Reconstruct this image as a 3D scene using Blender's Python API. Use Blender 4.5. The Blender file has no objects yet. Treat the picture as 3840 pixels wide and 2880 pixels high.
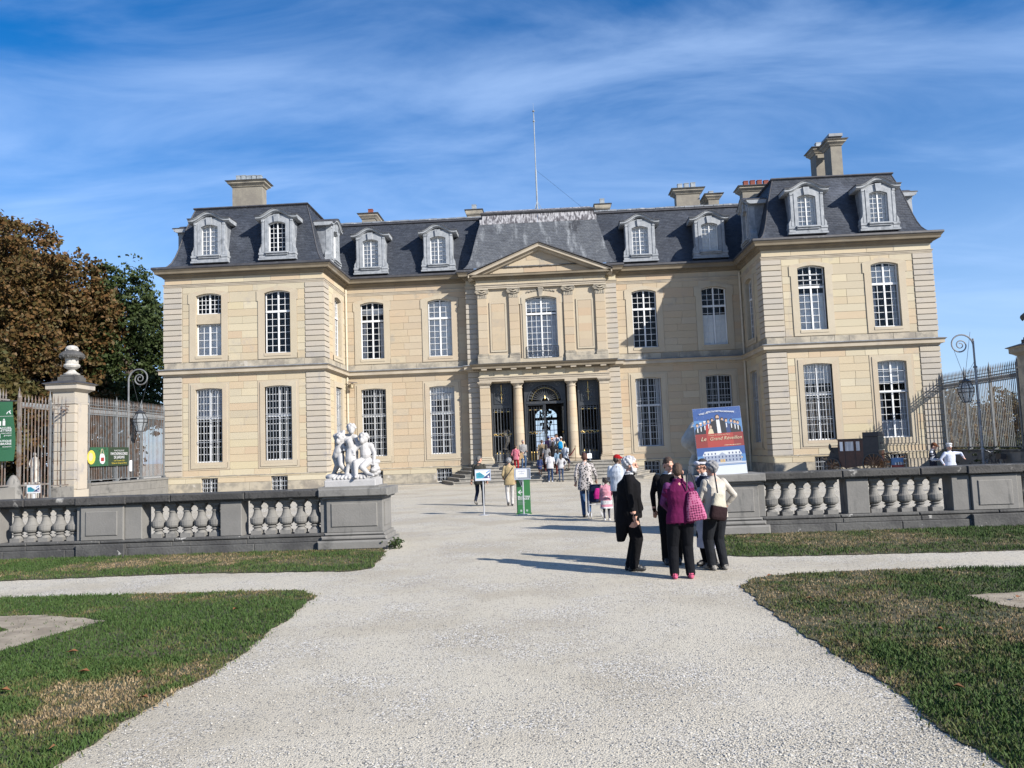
import bpy, math, random
import numpy as np
from mathutils import Matrix, Vector, kdtree
random.seed(7); RNG=np.random.default_rng(7)
rad=math.radians; PI=math.pi
sc=bpy.context.scene; COL=sc.collection
# ---------------------------------------------------------------- camera
cam=bpy.data.cameras.new('camera'); camo=bpy.data.objects.new('camera',cam); COL.objects.link(camo)
cam.sensor_width=36; cam.sensor_fit='HORIZONTAL'; cam.lens=27.66; cam.clip_end=6000; cam.clip_start=.1
_r=(0.998164,0.048143,-0.036744); _u=(0.040615,-0.082055,0.9958); _f=(-0.044926,0.995464,0.083859)
camo.matrix_world=Matrix(((_r[0],_u[0],-_f[0],0.1943),(_r[1],_u[1],-_f[1],0.0),(_r[2],_u[2],-_f[2],1.85),(0,0,0,1)))
sc.camera=camo
# ---------------------------------------------------------------- sun, sky
SUN=Vector((1.34,-1.0,.92)).normalized()
sun_el=math.asin(SUN.z); sun_az=math.atan2(SUN.x,SUN.y)      # from +Y towards +X
sl=bpy.data.lights.new('sun','SUN'); sl.energy=5.0; sl.angle=rad(.53); sl.color=(1.0,.94,.85)
so=bpy.data.objects.new('sun',sl); COL.objects.link(so); so.rotation_euler=SUN.to_track_quat('Z','Y').to_euler()
world=bpy.data.worlds.new('World'); sc.world=world; world.use_nodes=True
nt=world.node_tree; nt.nodes.clear(); N=nt.nodes.new; L=nt.links.new
wo=N('ShaderNodeOutputWorld'); bg=N('ShaderNodeBackground'); bg.inputs['Strength'].default_value=.05
sky=N('ShaderNodeTexSky'); sky.sky_type='NISHITA'; sky.sun_disc=False; sky.sun_elevation=sun_el; sky.sun_rotation=sun_az
sky.air_density=1.0; sky.dust_density=.35; sky.ozone_density=2.2; sky.altitude=200
hs=N('ShaderNodeHueSaturation'); hs.inputs['Saturation'].default_value=1.5; hs.inputs['Value'].default_value=1.6
hs.inputs['Hue'].default_value=.509
L(sky.outputs[0],hs.inputs['Color'])
tc=N('ShaderNodeTexCoord'); sep=N('ShaderNodeSeparateXYZ'); L(tc.outputs['Generated'],sep.inputs[0])
def wm_(op,a,b=None,**k):
    n=N('ShaderNodeMath'); n.operation=op
    for i,v in enumerate((a,b)):
        if v is None: continue
        if isinstance(v,(int,float)): n.inputs[i].default_value=v
        else: L(v,n.inputs[i])
    return n.outputs[0]
den=wm_('ADD',wm_('MAXIMUM',sep.outputs['Z'],0.0),.22)
cx_=wm_('DIVIDE',sep.outputs['X'],den); cy_=wm_('DIVIDE',sep.outputs['Y'],den)
comb=N('ShaderNodeCombineXYZ'); L(cx_,comb.inputs[0]); L(cy_,comb.inputs[1])
mp=N('ShaderNodeMapping'); mp.inputs['Rotation'].default_value=(0,0,rad(-38)); mp.inputs['Scale'].default_value=(.7,1.7,1); mp.inputs['Location'].default_value=(3.1,1.7,0); L(comb.outputs[0],mp.inputs[0])
n1=N('ShaderNodeTexNoise'); n1.inputs['Scale'].default_value=2.1; n1.inputs['Detail'].default_value=11; n1.inputs['Roughness'].default_value=.56; n1.inputs['Distortion'].default_value=.45; L(mp.outputs[0],n1.inputs['Vector'])
n2=N('ShaderNodeTexNoise'); n2.inputs['Scale'].default_value=.7; n2.inputs['Detail'].default_value=3; L(mp.outputs[0],n2.inputs['Vector'])
cf=wm_('ADD',n1.outputs[0],wm_('MULTIPLY',n2.outputs[0],.75))
mr=N('ShaderNodeMapRange'); mr.interpolation_type='SMOOTHSTEP'; L(cf,mr.inputs[0]); mr.inputs[1].default_value=.66; mr.inputs[2].default_value=1.22; mr.inputs[3].default_value=0; mr.inputs[4].default_value=.46
mxc=N('ShaderNodeMix'); mxc.data_type='RGBA'; L(mr.outputs[0],mxc.inputs['Factor']); L(hs.outputs[0],mxc.inputs['A']); mxc.inputs['B'].default_value=(7.6,10.2,14.6,1)
hz=N('ShaderNodeMapRange'); hz.interpolation_type='SMOOTHSTEP'; L(sep.outputs['Z'],hz.inputs[0]); hz.inputs[1].default_value=-.02; hz.inputs[2].default_value=.5; hz.inputs[3].default_value=.66; hz.inputs[4].default_value=0
mxh=N('ShaderNodeMix'); mxh.data_type='RGBA'; L(hz.outputs[0],mxh.inputs['Factor']); L(mxc.outputs['Result'],mxh.inputs['A']); mxh.inputs['B'].default_value=(5.2,7.6,12.4,1)
L(mxh.outputs['Result'],bg.inputs['Color']); L(bg.outputs[0],wo.inputs[0])
sc.view_settings.view_transform='Standard'; sc.view_settings.look='None'; sc.view_settings.exposure=.92; sc.view_settings.gamma=1; sc.view_settings.use_curve_mapping=False
sc.render.engine='CYCLES'; sc.cycles.max_bounces=6; sc.cycles.diffuse_bounces=3; sc.cycles.glossy_bounces=2; sc.cycles.transparent_max_bounces=12; sc.cycles.use_denoising=True
sc.cycles.sample_clamp_indirect=4
# ---------------------------------------------------------------- helpers
WM={}
def wm(o): return WM.get(o.name,Matrix.Identity(4)) if o else Matrix.Identity(4)
def link(o,parent=None,M=None):
    M=M if M is not None else Matrix.Identity(4)
    COL.objects.link(o); WM[o.name]=M.copy()
    if parent:
        o.parent=parent; o.matrix_parent_inverse=wm(parent).inverted()
    o.matrix_basis=M
    return o
def tag(o,label=None,cat=None,group=None,kind=None):
    if label: o['label']=label
    if cat: o['category']=cat
    if group: o['group']=group
    if kind: o['kind']=kind
    return o
def empty(name,loc,label=None,cat=None,group=None,rz=0):
    o=bpy.data.objects.new(name,None); o.empty_display_size=.2
    link(o,None,Matrix.Translation(loc)@Matrix.Rotation(rz,4,'Z'))
    return tag(o,label,cat,group)
def copy_tree(o,M,parent=None):
    """o copied with its parts and sub-parts; M is the new world matrix of the copy"""
    D=M@wm(o).inverted()
    def rec(s,par):
        c=s.copy(); link(c,par,D@wm(s))
        for ch in s.children: rec(ch,c)
        return c
    return rec(o,parent)
class MB:
    def __init__(s): s.v=[]; s.f=[]; s.m=[]
    def vert(s,p): s.v.append(tuple(p)); return len(s.v)-1
    def face(s,pts,m=0):
        i=len(s.v); s.v+= [tuple(p) for p in pts]; s.f.append(tuple(range(i,i+len(pts)))); s.m.append(m)
    def idx(s,ids,m=0): s.f.append(tuple(ids)); s.m.append(m)
    def box(s,x0,x1,y0,y1,z0,z1,m=0,T=None):
        i=len(s.v)
        P=[(x,y,z) for z in (z0,z1) for y in (y0,y1) for x in (x0,x1)]
        if T: P=[T(*p) for p in P]
        s.v+=P
        for q in ((0,2,3,1),(4,5,7,6),(0,1,5,4),(1,3,7,5),(3,2,6,7),(2,0,4,6)): s.idx([i+k for k in q],m)
    def bbox(s,x0,x1,y0,y1,z0,z1,b=.01,m=0,T=None):
        """box with chamfered edges on its front (y0) face"""
        A=[(x0,y1,z0),(x1,y1,z0),(x1,y1,z1),(x0,y1,z1)]; B=[(x0,y0+b,z0),(x1,y0+b,z0),(x1,y0+b,z1),(x0,y0+b,z1)]
        Cc=[(x0+b,y0,z0+b),(x1-b,y0,z0+b),(x1-b,y0,z1-b),(x0+b,y0,z1-b)]
        if T: A=[T(*p) for p in A];B=[T(*p) for p in B];Cc=[T(*p) for p in Cc]
        i=len(s.v); s.v+=A+B+Cc
        for k in range(4):
            n=(k+1)%4; s.idx((i+k,i+n,i+4+n,i+4+k),m); s.idx((i+4+k,i+4+n,i+8+n,i+8+k),m)
        s.idx((i+8,i+9,i+10,i+11),m)
    def ringsurf(s,rings,closed=True,caps=True,m=0):
        i0=len(s.v); n=len(rings[0])
        for r in rings: s.v+=[tuple(p) for p in r]
        for a in range(len(rings)-1):
            for k in range(n if closed else n-1):
                b=(k+1)%n; s.idx((i0+a*n+k,i0+a*n+b,i0+(a+1)*n+b,i0+(a+1)*n+k),m)
        if caps and closed:
            s.idx([i0+k for k in range(n)][::-1],m); s.idx([i0+(len(rings)-1)*n+k for k in range(n)],m)
    def tube(s,path,r,seg=6,m=0,caps=True):
        P=[Vector(p) for p in path]; R=r if isinstance(r,(list,tuple)) else [r]*len(P)
        rings=[]; up=None
        for i,p in enumerate(P):
            d=(P[min(i+1,len(P)-1)]-P[max(i-1,0)])
            if d.length<1e-9: d=Vector((0,0,1))
            d.normalize()
            if up is None: up=d.orthogonal().normalized()
            else:
                up=(up-d*up.dot(d)); up=up.normalized() if up.length>1e-6 else d.orthogonal().normalized()
            w=d.cross(up)
            rings.append([p+(up*math.cos(2*PI*k/seg)+w*math.sin(2*PI*k/seg))*R[i] for k in range(seg)])
        s.ringsurf(rings,True,caps,m)
    def lathe(s,prof,seg=16,c=(0,0,0),m=0,sq=False):
        rings=[]
        for r,z in prof:
            rr=max(r,1e-4)
            rings.append([(c[0]+rr*math.cos(2*PI*(k+.5)/seg),c[1]+rr*math.sin(2*PI*(k+.5)/seg),c[2]+z) for k in range(seg)])
        s.ringsurf(rings,True,True,m)
    def prism(s,pts,y0,y1,m=0,T=None):
        """polygon pts in x,z extruded along y"""
        f=T or (lambda x,y,z:(x,y,z)); n=len(pts); i=len(s.v)
        s.v+=[f(x,y0,z) for x,z in pts]+[f(x,y1,z) for x,z in pts]
        s.idx(range(i,i+n),m); s.idx(range(i+2*n-1,i+n-1,-1),m)
        for k in range(n):
            b=(k+1)%n; s.idx((i+k,i+b,i+n+b,i+n+k),m)
    def ring(s,inner,outer,yf,yo,yi,m=0,T=None,closed=False):
        """plate between two outlines (x,z lists of equal length): front at yf, outer edge back to yo, inner edge back to yi"""
        f=T or (lambda x,y,z:(x,y,z)); n=len(inner)
        for k in range(n if closed else n-1):
            b=(k+1)%n; a0,a1=inner[k],inner[b]; o0,o1=outer[k],outer[b]
            if abs(a0[0]-a1[0])+abs(a0[1]-a1[1])+abs(o0[0]-o1[0])+abs(o0[1]-o1[1])<1e-6: continue
            s.face([f(a0[0],yf,a0[1]),f(a1[0],yf,a1[1]),f(o1[0],yf,o1[1]),f(o0[0],yf,o0[1])],m)
            if abs(o0[0]-o1[0])+abs(o0[1]-o1[1])>1e-6: s.face([f(o0[0],yf,o0[1]),f(o1[0],yf,o1[1]),f(o1[0],yo,o1[1]),f(o0[0],yo,o0[1])],m)
            if abs(a0[0]-a1[0])+abs(a0[1]-a1[1])>1e-6: s.face([f(a0[0],yf,a0[1]),f(a1[0],yf,a1[1]),f(a1[0],yi,a1[1]),f(a0[0],yi,a0[1])],m)
    def mesh(s,name,mats,smooth=False):
        me=bpy.data.meshes.new(name); me.from_pydata(s.v,[],s.f)
        if not isinstance(mats,(list,tuple)): mats=[mats]
        for a in mats: me.materials.append(a)
        if len(mats)>1: me.polygons.foreach_set('material_index',np.array(s.m,dtype=np.int32))
        if smooth: me.polygons.foreach_set('use_smooth',np.ones(len(s.f),dtype=bool))
        me.update(); return me
    def build(s,name,mats,parent=None,M=None,smooth=False,kind=None,world=True):
        """vertices are world coordinates unless M is given"""
        me=s.mesh(name,mats,smooth); o=bpy.data.objects.new(name,me)
        link(o,parent,M)
        if kind: o['kind']=kind
        return o
def place(name,me,parent,M): return link(bpy.data.objects.new(name,me),parent,M)
def fast_mesh(name,V,Fq,mats):
    """numpy mesh: V (n,3), Fq (m,k)"""
    me=bpy.data.meshes.new(name); k=Fq.shape[1]
    me.vertices.add(len(V)); me.vertices.foreach_set('co',np.ascontiguousarray(V,dtype=np.float32).ravel())
    me.loops.add(Fq.size); me.loops.foreach_set('vertex_index',np.ascontiguousarray(Fq,dtype=np.int32).ravel())
    me.polygons.add(len(Fq)); me.polygons.foreach_set('loop_start',np.arange(0,Fq.size,k,dtype=np.int32)); me.polygons.foreach_set('loop_total',np.full(len(Fq),k,dtype=np.int32))
    for a in (mats if isinstance(mats,(list,tuple)) else [mats]): me.materials.append(a)
    me.update(calc_edges=True); return me
def weld(o):
    return o
# ---------------------------------------------------------------- materials
def mat(name,c1,c2=None,scale=3.,rough=.85,bump=0.,bscale=40.,metal=0.,rnd=None,rndamt=0.,coord='pos',detail=6,lo=.35,hi=.65,stretch=(1,1,1),streak=None,spec=None,c3=None,c3scale=.4,c3lo=.55,c3hi=.7):
    m=bpy.data.materials.new(name); m.use_nodes=True; t=m.node_tree; N=t.nodes.new; L=t.links.new
    b=t.nodes['Principled BSDF']; b.inputs['Roughness'].default_value=rough; b.inputs['Metallic'].default_value=metal
    if spec is not None: b.inputs['Specular IOR Level'].default_value=spec
    col=None
    if coord=='pos': g=N('ShaderNodeNewGeometry'); vec=g.outputs['Position']
    else: g=N('ShaderNodeTexCoord'); vec=g.outputs['Object']
    mp=N('ShaderNodeMapping'); mp.inputs['Scale'].default_value=stretch; L(vec,mp.inputs[0]); vec2=mp.outputs[0]
    def rgb(c): return (c[0],c[1],c[2],1)
    def noise(v,s,d=detail,r=.6):
        n=N('ShaderNodeTexNoise'); n.inputs['Scale'].default_value=s; n.inputs['Detail'].default_value=d; n.inputs['Roughness'].default_value=r; L(v,n.inputs['Vector']); return n.outputs[0]
    def mix(f,a,bb,blend='MIX'):
        x=N('ShaderNodeMix'); x.data_type='RGBA'; x.blend_type=blend
        for k,v in (('Factor',f),('A',a),('B',bb)):
            if isinstance(v,(int,float)): x.inputs[k].default_value=v
            elif isinstance(v,tuple): x.inputs[k].default_value=rgb(v)
            else: L(v,x.inputs[k])
        return x.outputs['Result']
    def ramp(v,a,bb):
        r=N('ShaderNodeMapRange'); r.interpolation_type='SMOOTHSTEP'; L(v,r.inputs[0]); r.inputs[1].default_value=a; r.inputs[2].default_value=bb; return r.outputs[0]
    col=c1
    if c2 is not None: col=mix(ramp(noise(vec2,scale),lo,hi),c1,c2)
    if rnd is not None:
        gi=N('ShaderNodeNewGeometry'); oi=N('ShaderNodeObjectInfo')
        ad=N('ShaderNodeMath'); ad.operation='ADD'; L(gi.outputs['Random Per Island'],ad.inputs[0]); L(oi.outputs['Random'],ad.inputs[1])
        fr=N('ShaderNodeMath'); fr.operation='FRACT'; L(ad.outputs[0],fr.inputs[0])
        cr=N('ShaderNodeValToRGB'); e=cr.color_ramp; e.interpolation='LINEAR'
        while len(e.elements)<len(rnd): e.elements.new(.5)
        for i,c in enumerate(rnd): e.elements[i].position=i/(len(rnd)-1); e.elements[i].color=rgb(c)
        L(fr.outputs[0],cr.inputs[0]); col=mix(rndamt,col,cr.outputs[0])
    if c3 is not None: col=mix(ramp(noise(vec,c3scale,8,.65),c3lo,c3hi),col,c3)
    if streak is not None:
        ms=N('ShaderNodeMapping'); ms.inputs['Scale'].default_value=streak[1]; L(vec,ms.inputs[0])
        col=mix(ramp(noise(ms.outputs[0],1.0,5,.6),streak[2],streak[3]),col,streak[0])
    if isinstance(col,tuple): b.inputs['Base Color'].default_value=rgb(col)
    else: L(col,b.inputs['Base Color'])
    if bump>0:
        bn=N('ShaderNodeBump'); bn.inputs['Strength'].default_value=bump; bn.inputs['Distance'].default_value=.02; L(noise(vec,bscale,4),bn.inputs['Height']); L(bn.outputs[0],b.inputs['Normal'])
    return m
M={}
_st=[(0.400,0.345,0.245),(0.375,0.310,0.209),(0.435,0.389,0.285),(0.345,0.300,0.218),(0.410,0.340,0.231),(0.385,0.295,0.200),(0.430,0.379,0.267),(0.370,0.330,0.245),(0.415,0.360,0.236)]
M['stone']=mat('ashlar_stone',(0.355,0.313,0.248),(0.315,0.270,0.207),scale=.9,bump=.35,bscale=18,rnd=_st,rndamt=.85,c3=(0.270,0.248,0.228),c3scale=.55,c3lo=.57,c3hi=.74,streak=((0.262,0.233,0.204),(1.199,1.205,0.179),.60,.80))
M['stone_main']=mat('warm_ashlar_stone',(0.365,0.309,0.223),(0.325,0.265,0.183),scale=.9,bump=.35,bscale=18,rnd=[(0.369,0.305,0.218),(0.351,0.282,0.196),(0.392,0.336,0.254),(0.325,0.268,0.200),(0.378,0.300,0.209),(0.360,0.268,0.183),(0.387,0.331,0.240)],rndamt=.8,c3=(0.252,0.233,0.196),c3scale=.55,c3lo=.57,c3hi=.74,streak=((0.261,0.228,0.183),(1.441,1.434,0.196),.60,.80))
M['stone_plain']=mat('dressed_stone',(0.355,0.313,0.252),(0.323,0.278,0.216),scale=.7,bump=.3,bscale=16,rnd=_st,rndamt=.35,c3=(0.285,0.257,0.228),c3scale=.6,c3lo=.58,c3hi=.76)
M['quoin']=mat('quoin_stone',(0.352,0.317,0.263),(0.300,0.275,0.235),scale=1.1,bump=.4,bscale=20,rnd=[(0.352,0.317,0.261),(0.323,0.298,0.261),(0.375,0.331,0.273),(0.292,0.275,0.252),(0.346,0.305,0.239)],rndamt=.65,c3=(0.247,0.233,0.228),c3scale=.8,c3lo=.56,c3hi=.72,streak=((0.255,0.241,0.228),(1.648,1.656,1.139),.60,.78))
M['stone_dirty']=mat('weathered_stone',(0.320,0.288,0.232),(0.176,0.164,0.144),scale=1.6,bump=.5,bscale=18,lo=.4,hi=.62,rnd=_st,rndamt=.12,c3=(0.400,0.376,0.336),c3scale=1.2,c3lo=.6,c3hi=.7)
M['string']=mat('string_course_stone',(0.352,0.308,0.244),(0.300,0.260,0.204),scale=1.2,bump=.2,bscale=16,c3=(0.226,0.207,0.190),c3scale=.8,c3lo=.56,c3hi=.72)
M['step']=mat('step_stone',(0.256,0.240,0.212),(0.188,0.180,0.164),scale=1.8,bump=.5,bscale=18,c3=(0.344,0.328,0.296),c3scale=2.2,c3lo=.58,c3hi=.7)
M['cornice']=mat('cornice_stone',(0.164,0.136,0.097),(0.129,0.107,0.077),scale=1.2,bump=.2,bscale=16,c3=(0.164,0.149,0.124),c3scale=.7,c3lo=.58,c3hi=.72)  # grimy stone, darkened further to paint in the shade under the eaves
M['joint']=mat('wall_joint_mortar',(0.362,0.311,0.232),(0.301,0.261,0.196),scale=2)
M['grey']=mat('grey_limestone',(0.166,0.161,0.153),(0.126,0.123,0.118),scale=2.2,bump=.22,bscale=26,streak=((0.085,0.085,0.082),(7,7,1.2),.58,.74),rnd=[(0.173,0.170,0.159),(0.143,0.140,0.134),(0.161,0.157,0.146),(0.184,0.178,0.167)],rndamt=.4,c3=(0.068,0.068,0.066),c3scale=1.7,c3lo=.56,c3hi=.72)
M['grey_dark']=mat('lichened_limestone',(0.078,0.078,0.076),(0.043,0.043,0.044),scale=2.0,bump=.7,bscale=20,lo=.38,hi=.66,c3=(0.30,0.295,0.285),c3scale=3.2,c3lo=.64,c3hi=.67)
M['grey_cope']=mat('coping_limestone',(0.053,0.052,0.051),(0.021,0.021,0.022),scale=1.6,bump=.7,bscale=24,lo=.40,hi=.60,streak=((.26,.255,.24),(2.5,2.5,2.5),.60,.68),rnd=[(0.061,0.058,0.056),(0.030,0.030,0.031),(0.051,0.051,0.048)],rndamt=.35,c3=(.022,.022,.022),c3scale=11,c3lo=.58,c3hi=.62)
M['slate']=mat('roof_slate',(0.034,0.040,0.054),(0.027,0.033,0.045),scale=1.2,rough=.55,bump=.2,bscale=30,rnd=[(0.030,0.036,0.048),(0.043,0.049,0.064),(0.026,0.030,0.040),(0.048,0.055,0.069),(0.034,0.040,0.053)],rndamt=.75,c3=(0.070,0.080,0.102),c3scale=.5,c3lo=.54,c3hi=.72,streak=((0.086,0.098,0.121),(1.439,1.487,0.160),.60,.82))
M['slate_base']=mat('roof_boarding',(.042,.047,.058),(.035,.04,.05),rough=.6)
M['slate_pale']=mat('bleached_slate',(0.092,0.100,0.112),(0.056,0.062,0.074),scale=1.2,rough=.55,bump=.2,bscale=30,rnd=[(0.080,0.088,0.104),(0.108,0.116,0.128),(0.064,0.070,0.080),(0.096,0.104,0.116)],rndamt=.6,streak=((0.240,0.256,0.272),(2.560,2.560,0.176),.52,.75),c3=(0.036,0.038,0.044),c3scale=.6,c3lo=.58,c3hi=.7)
M['lead']=mat('lead_flashing',(0.192,0.208,0.232),(0.120,0.132,0.152),scale=2.5,rough=.6,c3=(0.336,0.352,0.376),c3scale=1.8,c3lo=.55,c3hi=.7)
M['lead_stain']=mat('stained_lead',(0.080,0.076,0.084),(0.048,0.044,0.052),scale=3,rough=.6,streak=((0.320,0.320,0.336),(9,9,.9),.40,.62))
M['lead_dark']=mat('dark_lead',(.05,.05,.056),(.032,.032,.038),scale=3,rough=.6,c3=(.11,.115,.12),c3scale=2,c3lo=.58,c3hi=.75)
M['dormer']=mat('dormer_paint',(0.275,0.293,0.318),(0.203,0.222,0.245),scale=3.5,rough=.7,bump=.3,bscale=30,c3=(0.138,0.153,0.173),c3scale=2.6,c3lo=.54,c3hi=.68,streak=((0.167,0.186,0.209),(5,5,.5),.56,.74))
M['white']=mat('window_paint',(0.629,0.637,0.646),(0.561,0.578,0.595),scale=4,rough=.5)
M['window_grey']=mat('window_paint_grey',(0.476,0.501,0.535),(0.408,0.433,0.476),scale=4,rough=.5)
M['shutter']=mat('inner_shutter',(0.673,0.673,0.662),(0.592,0.596,0.592),scale=2,rough=.7)
M['curtain']=mat('net_curtain',(0.608,0.608,0.619),(0.398,0.410,0.442),scale=5,rough=.9,stretch=(2.431,2.431,0.166))
M['blind']=mat('striped_drape',(.42,.27,.16),(.12,.10,.09),scale=6,rough=.9,stretch=(2.5,2.5,.1),lo=.45,hi=.55)
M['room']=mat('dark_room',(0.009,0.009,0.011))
M['hall']=mat('hall_wall',(.10,.095,.09),(.07,.068,.065))
M['iron_grille']=mat('window_bar_paint',(.27,.29,.32),(.21,.23,.26),rough=.6)
M['iron']=mat('black_ironwork',(.022,.026,.032),(.03,.034,.04),rough=.45,bump=.1)
M['iron_lit']=mat('lit_ironwork',(0.132,0.143,0.158),(0.088,0.097,0.110),rough=.4)  # paler copy of the black ironwork, light on the bars put into the colour
M['gold']=mat('gilding',(.75,.55,.22),(.6,.42,.16),rough=.35,metal=.8)
M['rust']=mat('rusting_fence_paint',(0.155,0.159,0.159),(0.114,0.086,0.068),scale=3,rough=.75,c3=(0.077,0.043,0.027),c3scale=2.2,c3lo=.5,c3hi=.62)
M['rust2']=mat('rusted_iron',(0.120,0.076,0.054),(0.158,0.151,0.148),scale=3,rough=.8)
M['fence_grey']=mat('grey_fence_paint',(0.136,0.147,0.157),(0.102,0.109,0.116),scale=4,rough=.7,c3=(0.075,0.051,0.037),c3scale=2.5,c3lo=.6,c3hi=.7)
M['marble']=mat('white_marble',(0.358,0.353,0.352),(0.319,0.316,0.318),scale=5,rough=.6,bump=.15,bscale=30,coord='obj')
M['pale_stone']=mat('pale_statue_stone',(0.400,0.388,0.360),(0.288,0.280,0.264),scale=4,rough=.8,bump=.4,bscale=25,c3=(0.176,0.172,0.168),c3scale=3,c3lo=.58,c3hi=.7)
M['alu']=mat('brushed_aluminium',(.55,.56,.58),rough=.35,metal=.7)
M['paper']=mat('white_paper',(.78,.79,.82),rough=.6)
M['pot']=mat('terracotta_pot',(0.187,0.047,0.030),(0.138,0.036,0.025),scale=6)
M['zinc']=mat('zinc_pot',(0.264,0.296,0.320),(0.192,0.216,0.240),scale=6,rough=.5)
M['render']=mat('chimney_render',(0.205,0.189,0.156),(0.162,0.148,0.127),scale=2,bump=.4,bscale=12)
M['pipe']=mat('downpipe_paint',(0.450,0.398,0.307),(0.390,0.345,0.270),rough=.6)
def flat(name,c,rough=.7,metal=0.): return mat(name,c,rough=rough,metal=metal)
M['dark_bronze']=flat('bell_bronze',(.16,.13,.08),.5,.4)
def glass_mat():
    m=bpy.data.materials.new('window_glass'); m.use_nodes=True; t=m.node_tree; t.nodes.clear(); N=t.nodes.new; L=t.links.new
    o=N('ShaderNodeOutputMaterial'); tr=N('ShaderNodeBsdfTransparent'); tr.inputs[0].default_value=(.96,.97,.98,1)
    gl=N('ShaderNodeBsdfGlossy'); gl.inputs['Roughness'].default_value=.04; fr=N('ShaderNodeFresnel'); fr.inputs[0].default_value=1.28
    mx=N('ShaderNodeMixShader'); L(fr.outputs[0],mx.inputs[0]); L(tr.outputs[0],mx.inputs[1]); L(gl.outputs[0],mx.inputs[2]); L(mx.outputs[0],o.inputs[0]); return m
M['glass']=glass_mat()
def text_mesh(body,size,mat_,align='CENTER',shear=0.,space=1.,off=0.):
    c=bpy.data.curves.new('lettering','FONT'); c.body=body; c.size=size; c.align_x=align; c.shear=shear; c.space_character=space; c.resolution_u=2; c.offset=off
    o=bpy.data.objects.new('lettering_src',c); COL.objects.link(o)
    dg=bpy.context.evaluated_depsgraph_get(); me=bpy.data.meshes.new_from_object(o.evaluated_get(dg)); me.name='lettering'
    bpy.data.objects.remove(o); bpy.data.curves.remove(c)
    me.materials.clear(); me.materials.append(mat_); return me
def frame_M(o,ux,n):
    """matrix whose local x runs along ux, local y into the surface (-n), z up"""
    ux=Vector(ux).normalized(); n=Vector(n).normalized(); y=-n; z=ux.cross(y)
    return Matrix(((ux.x,y.x,z.x,o[0]),(ux.y,y.y,z.y,o[1]),(ux.z,y.z,z.z,o[2]),(0,0,0,1)))
def put_text(body,size,mat_,parent,FM,x,z,align='CENTER',shear=0.,d=-.004,rot=0.,space=1.,off=0.,name='lettering'):
    """text on the plane of FM (local x right, z up), d metres in front"""
    me=text_mesh(body,size,mat_,align,shear,space,off)
    return place(name,me,parent,FM@Matrix.Translation((x,d,z))@Matrix.Rotation(PI/2,4,'X')@Matrix.Rotation(rot,4,'Z'))
# ================================================================ ground
def gravel_mat():
    m=bpy.data.materials.new('pale_gravel'); m.use_nodes=True; t=m.node_tree; N=t.nodes.new; L=t.links.new
    b=t.nodes['Principled BSDF']; b.inputs['Roughness'].default_value=.95; b.inputs['Specular IOR Level'].default_value=.15
    g=N('ShaderNodeNewGeometry'); p=g.outputs['Position']
    def noise(s,d=4,r=.6):
        n=N('ShaderNodeTexNoise'); n.inputs['Scale'].default_value=s; n.inputs['Detail'].default_value=d; n.inputs['Roughness'].default_value=r; L(p,n.inputs['Vector']); return n.outputs[0]
    def vor(s):
        n=N('ShaderNodeTexVoronoi'); n.inputs['Scale'].default_value=s; L(p,n.inputs['Vector']); return n
    def mix(f,a,bb,bl='MIX'):
        x=N('ShaderNodeMix'); x.data_type='RGBA'; x.blend_type=bl
        for k,v in (('Factor',f),('A',a),('B',bb)):
            if isinstance(v,(int,float)): x.inputs[k].default_value=v
            elif isinstance(v,tuple): x.inputs[k].default_value=(*v,1)
            else: L(v,x.inputs[k])
        return x.outputs['Result']
    def mr(v,a,bb,c=0,d=1):
        r=N('ShaderNodeMapRange'); r.interpolation_type='SMOOTHSTEP'; L(v,r.inputs[0]); r.inputs[1].default_value=a; r.inputs[2].default_value=bb; r.inputs[3].default_value=c; r.inputs[4].default_value=d; return r.outputs[0]
    base=mix(mr(noise(.45,6),.42,.62),(.44,.405,.335),(.37,.335,.27))
    v1=vor(78); 
    sc_=N('ShaderNodeSeparateColor'); L(v1.outputs['Color'],sc_.inputs[0])
    dens=mr(noise(.85,7,.68),.40,.66)
    mm=N('ShaderNodeMath'); mm.operation='MULTIPLY'; L(mr(sc_.outputs[0],.70,.78),mm.inputs[0]); L(dens,mm.inputs[1])
    c=mix(mm.outputs[0],base,(.16,.155,.15))
    m2=N('ShaderNodeMath'); m2.operation='MULTIPLY'; L(mr(sc_.outputs[1],.80,.86),m2.inputs[0]); L(dens,m2.inputs[1])
    c=mix(m2.outputs[0],c,(.60,.585,.56))
    m3=N('ShaderNodeMath'); m3.operation='MULTIPLY'; L(mr(sc_.outputs[2],.93,.95),m3.inputs[0]); m3.inputs[1].default_value=.8
    c=mix(m3.outputs[0],c,(.10,.10,.105))
    L(c,b.inputs['Base Color'])
    h=N('ShaderNodeMath'); h.operation='ADD'
    hh=N('ShaderNodeMath'); hh.operation='MULTIPLY'; L(v1.outputs['Distance'],hh.inputs[0]); hh.inputs[1].default_value=-1.0
    L(hh.outputs[0],h.inputs[0]); L(noise(9,8,.7),h.inputs[1])
    bn=N('ShaderNodeBump'); bn.inputs['Strength'].default_value=.3; bn.inputs['Distance'].default_value=.03; L(h.outputs[0],bn.inputs['Height']); L(bn.outputs[0],b.inputs['Normal'])
    return m
M['gravel']=gravel_mat()
mb=MB(); mb.face([(-3000,-3000,0),(3000,-3000,0),(3000,3000,0),(-3000,3000,0)])
ground=mb.build('ground',M['gravel'],kind='structure')
def wob(i,k,a=.06): 
    return a*(.35*math.sin(i*1.7+k)+.4*math.sin(i*4.1+2*k)+.5*math.sin(i*9.3+k*3)+.5*math.sin(i*23+k))
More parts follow.
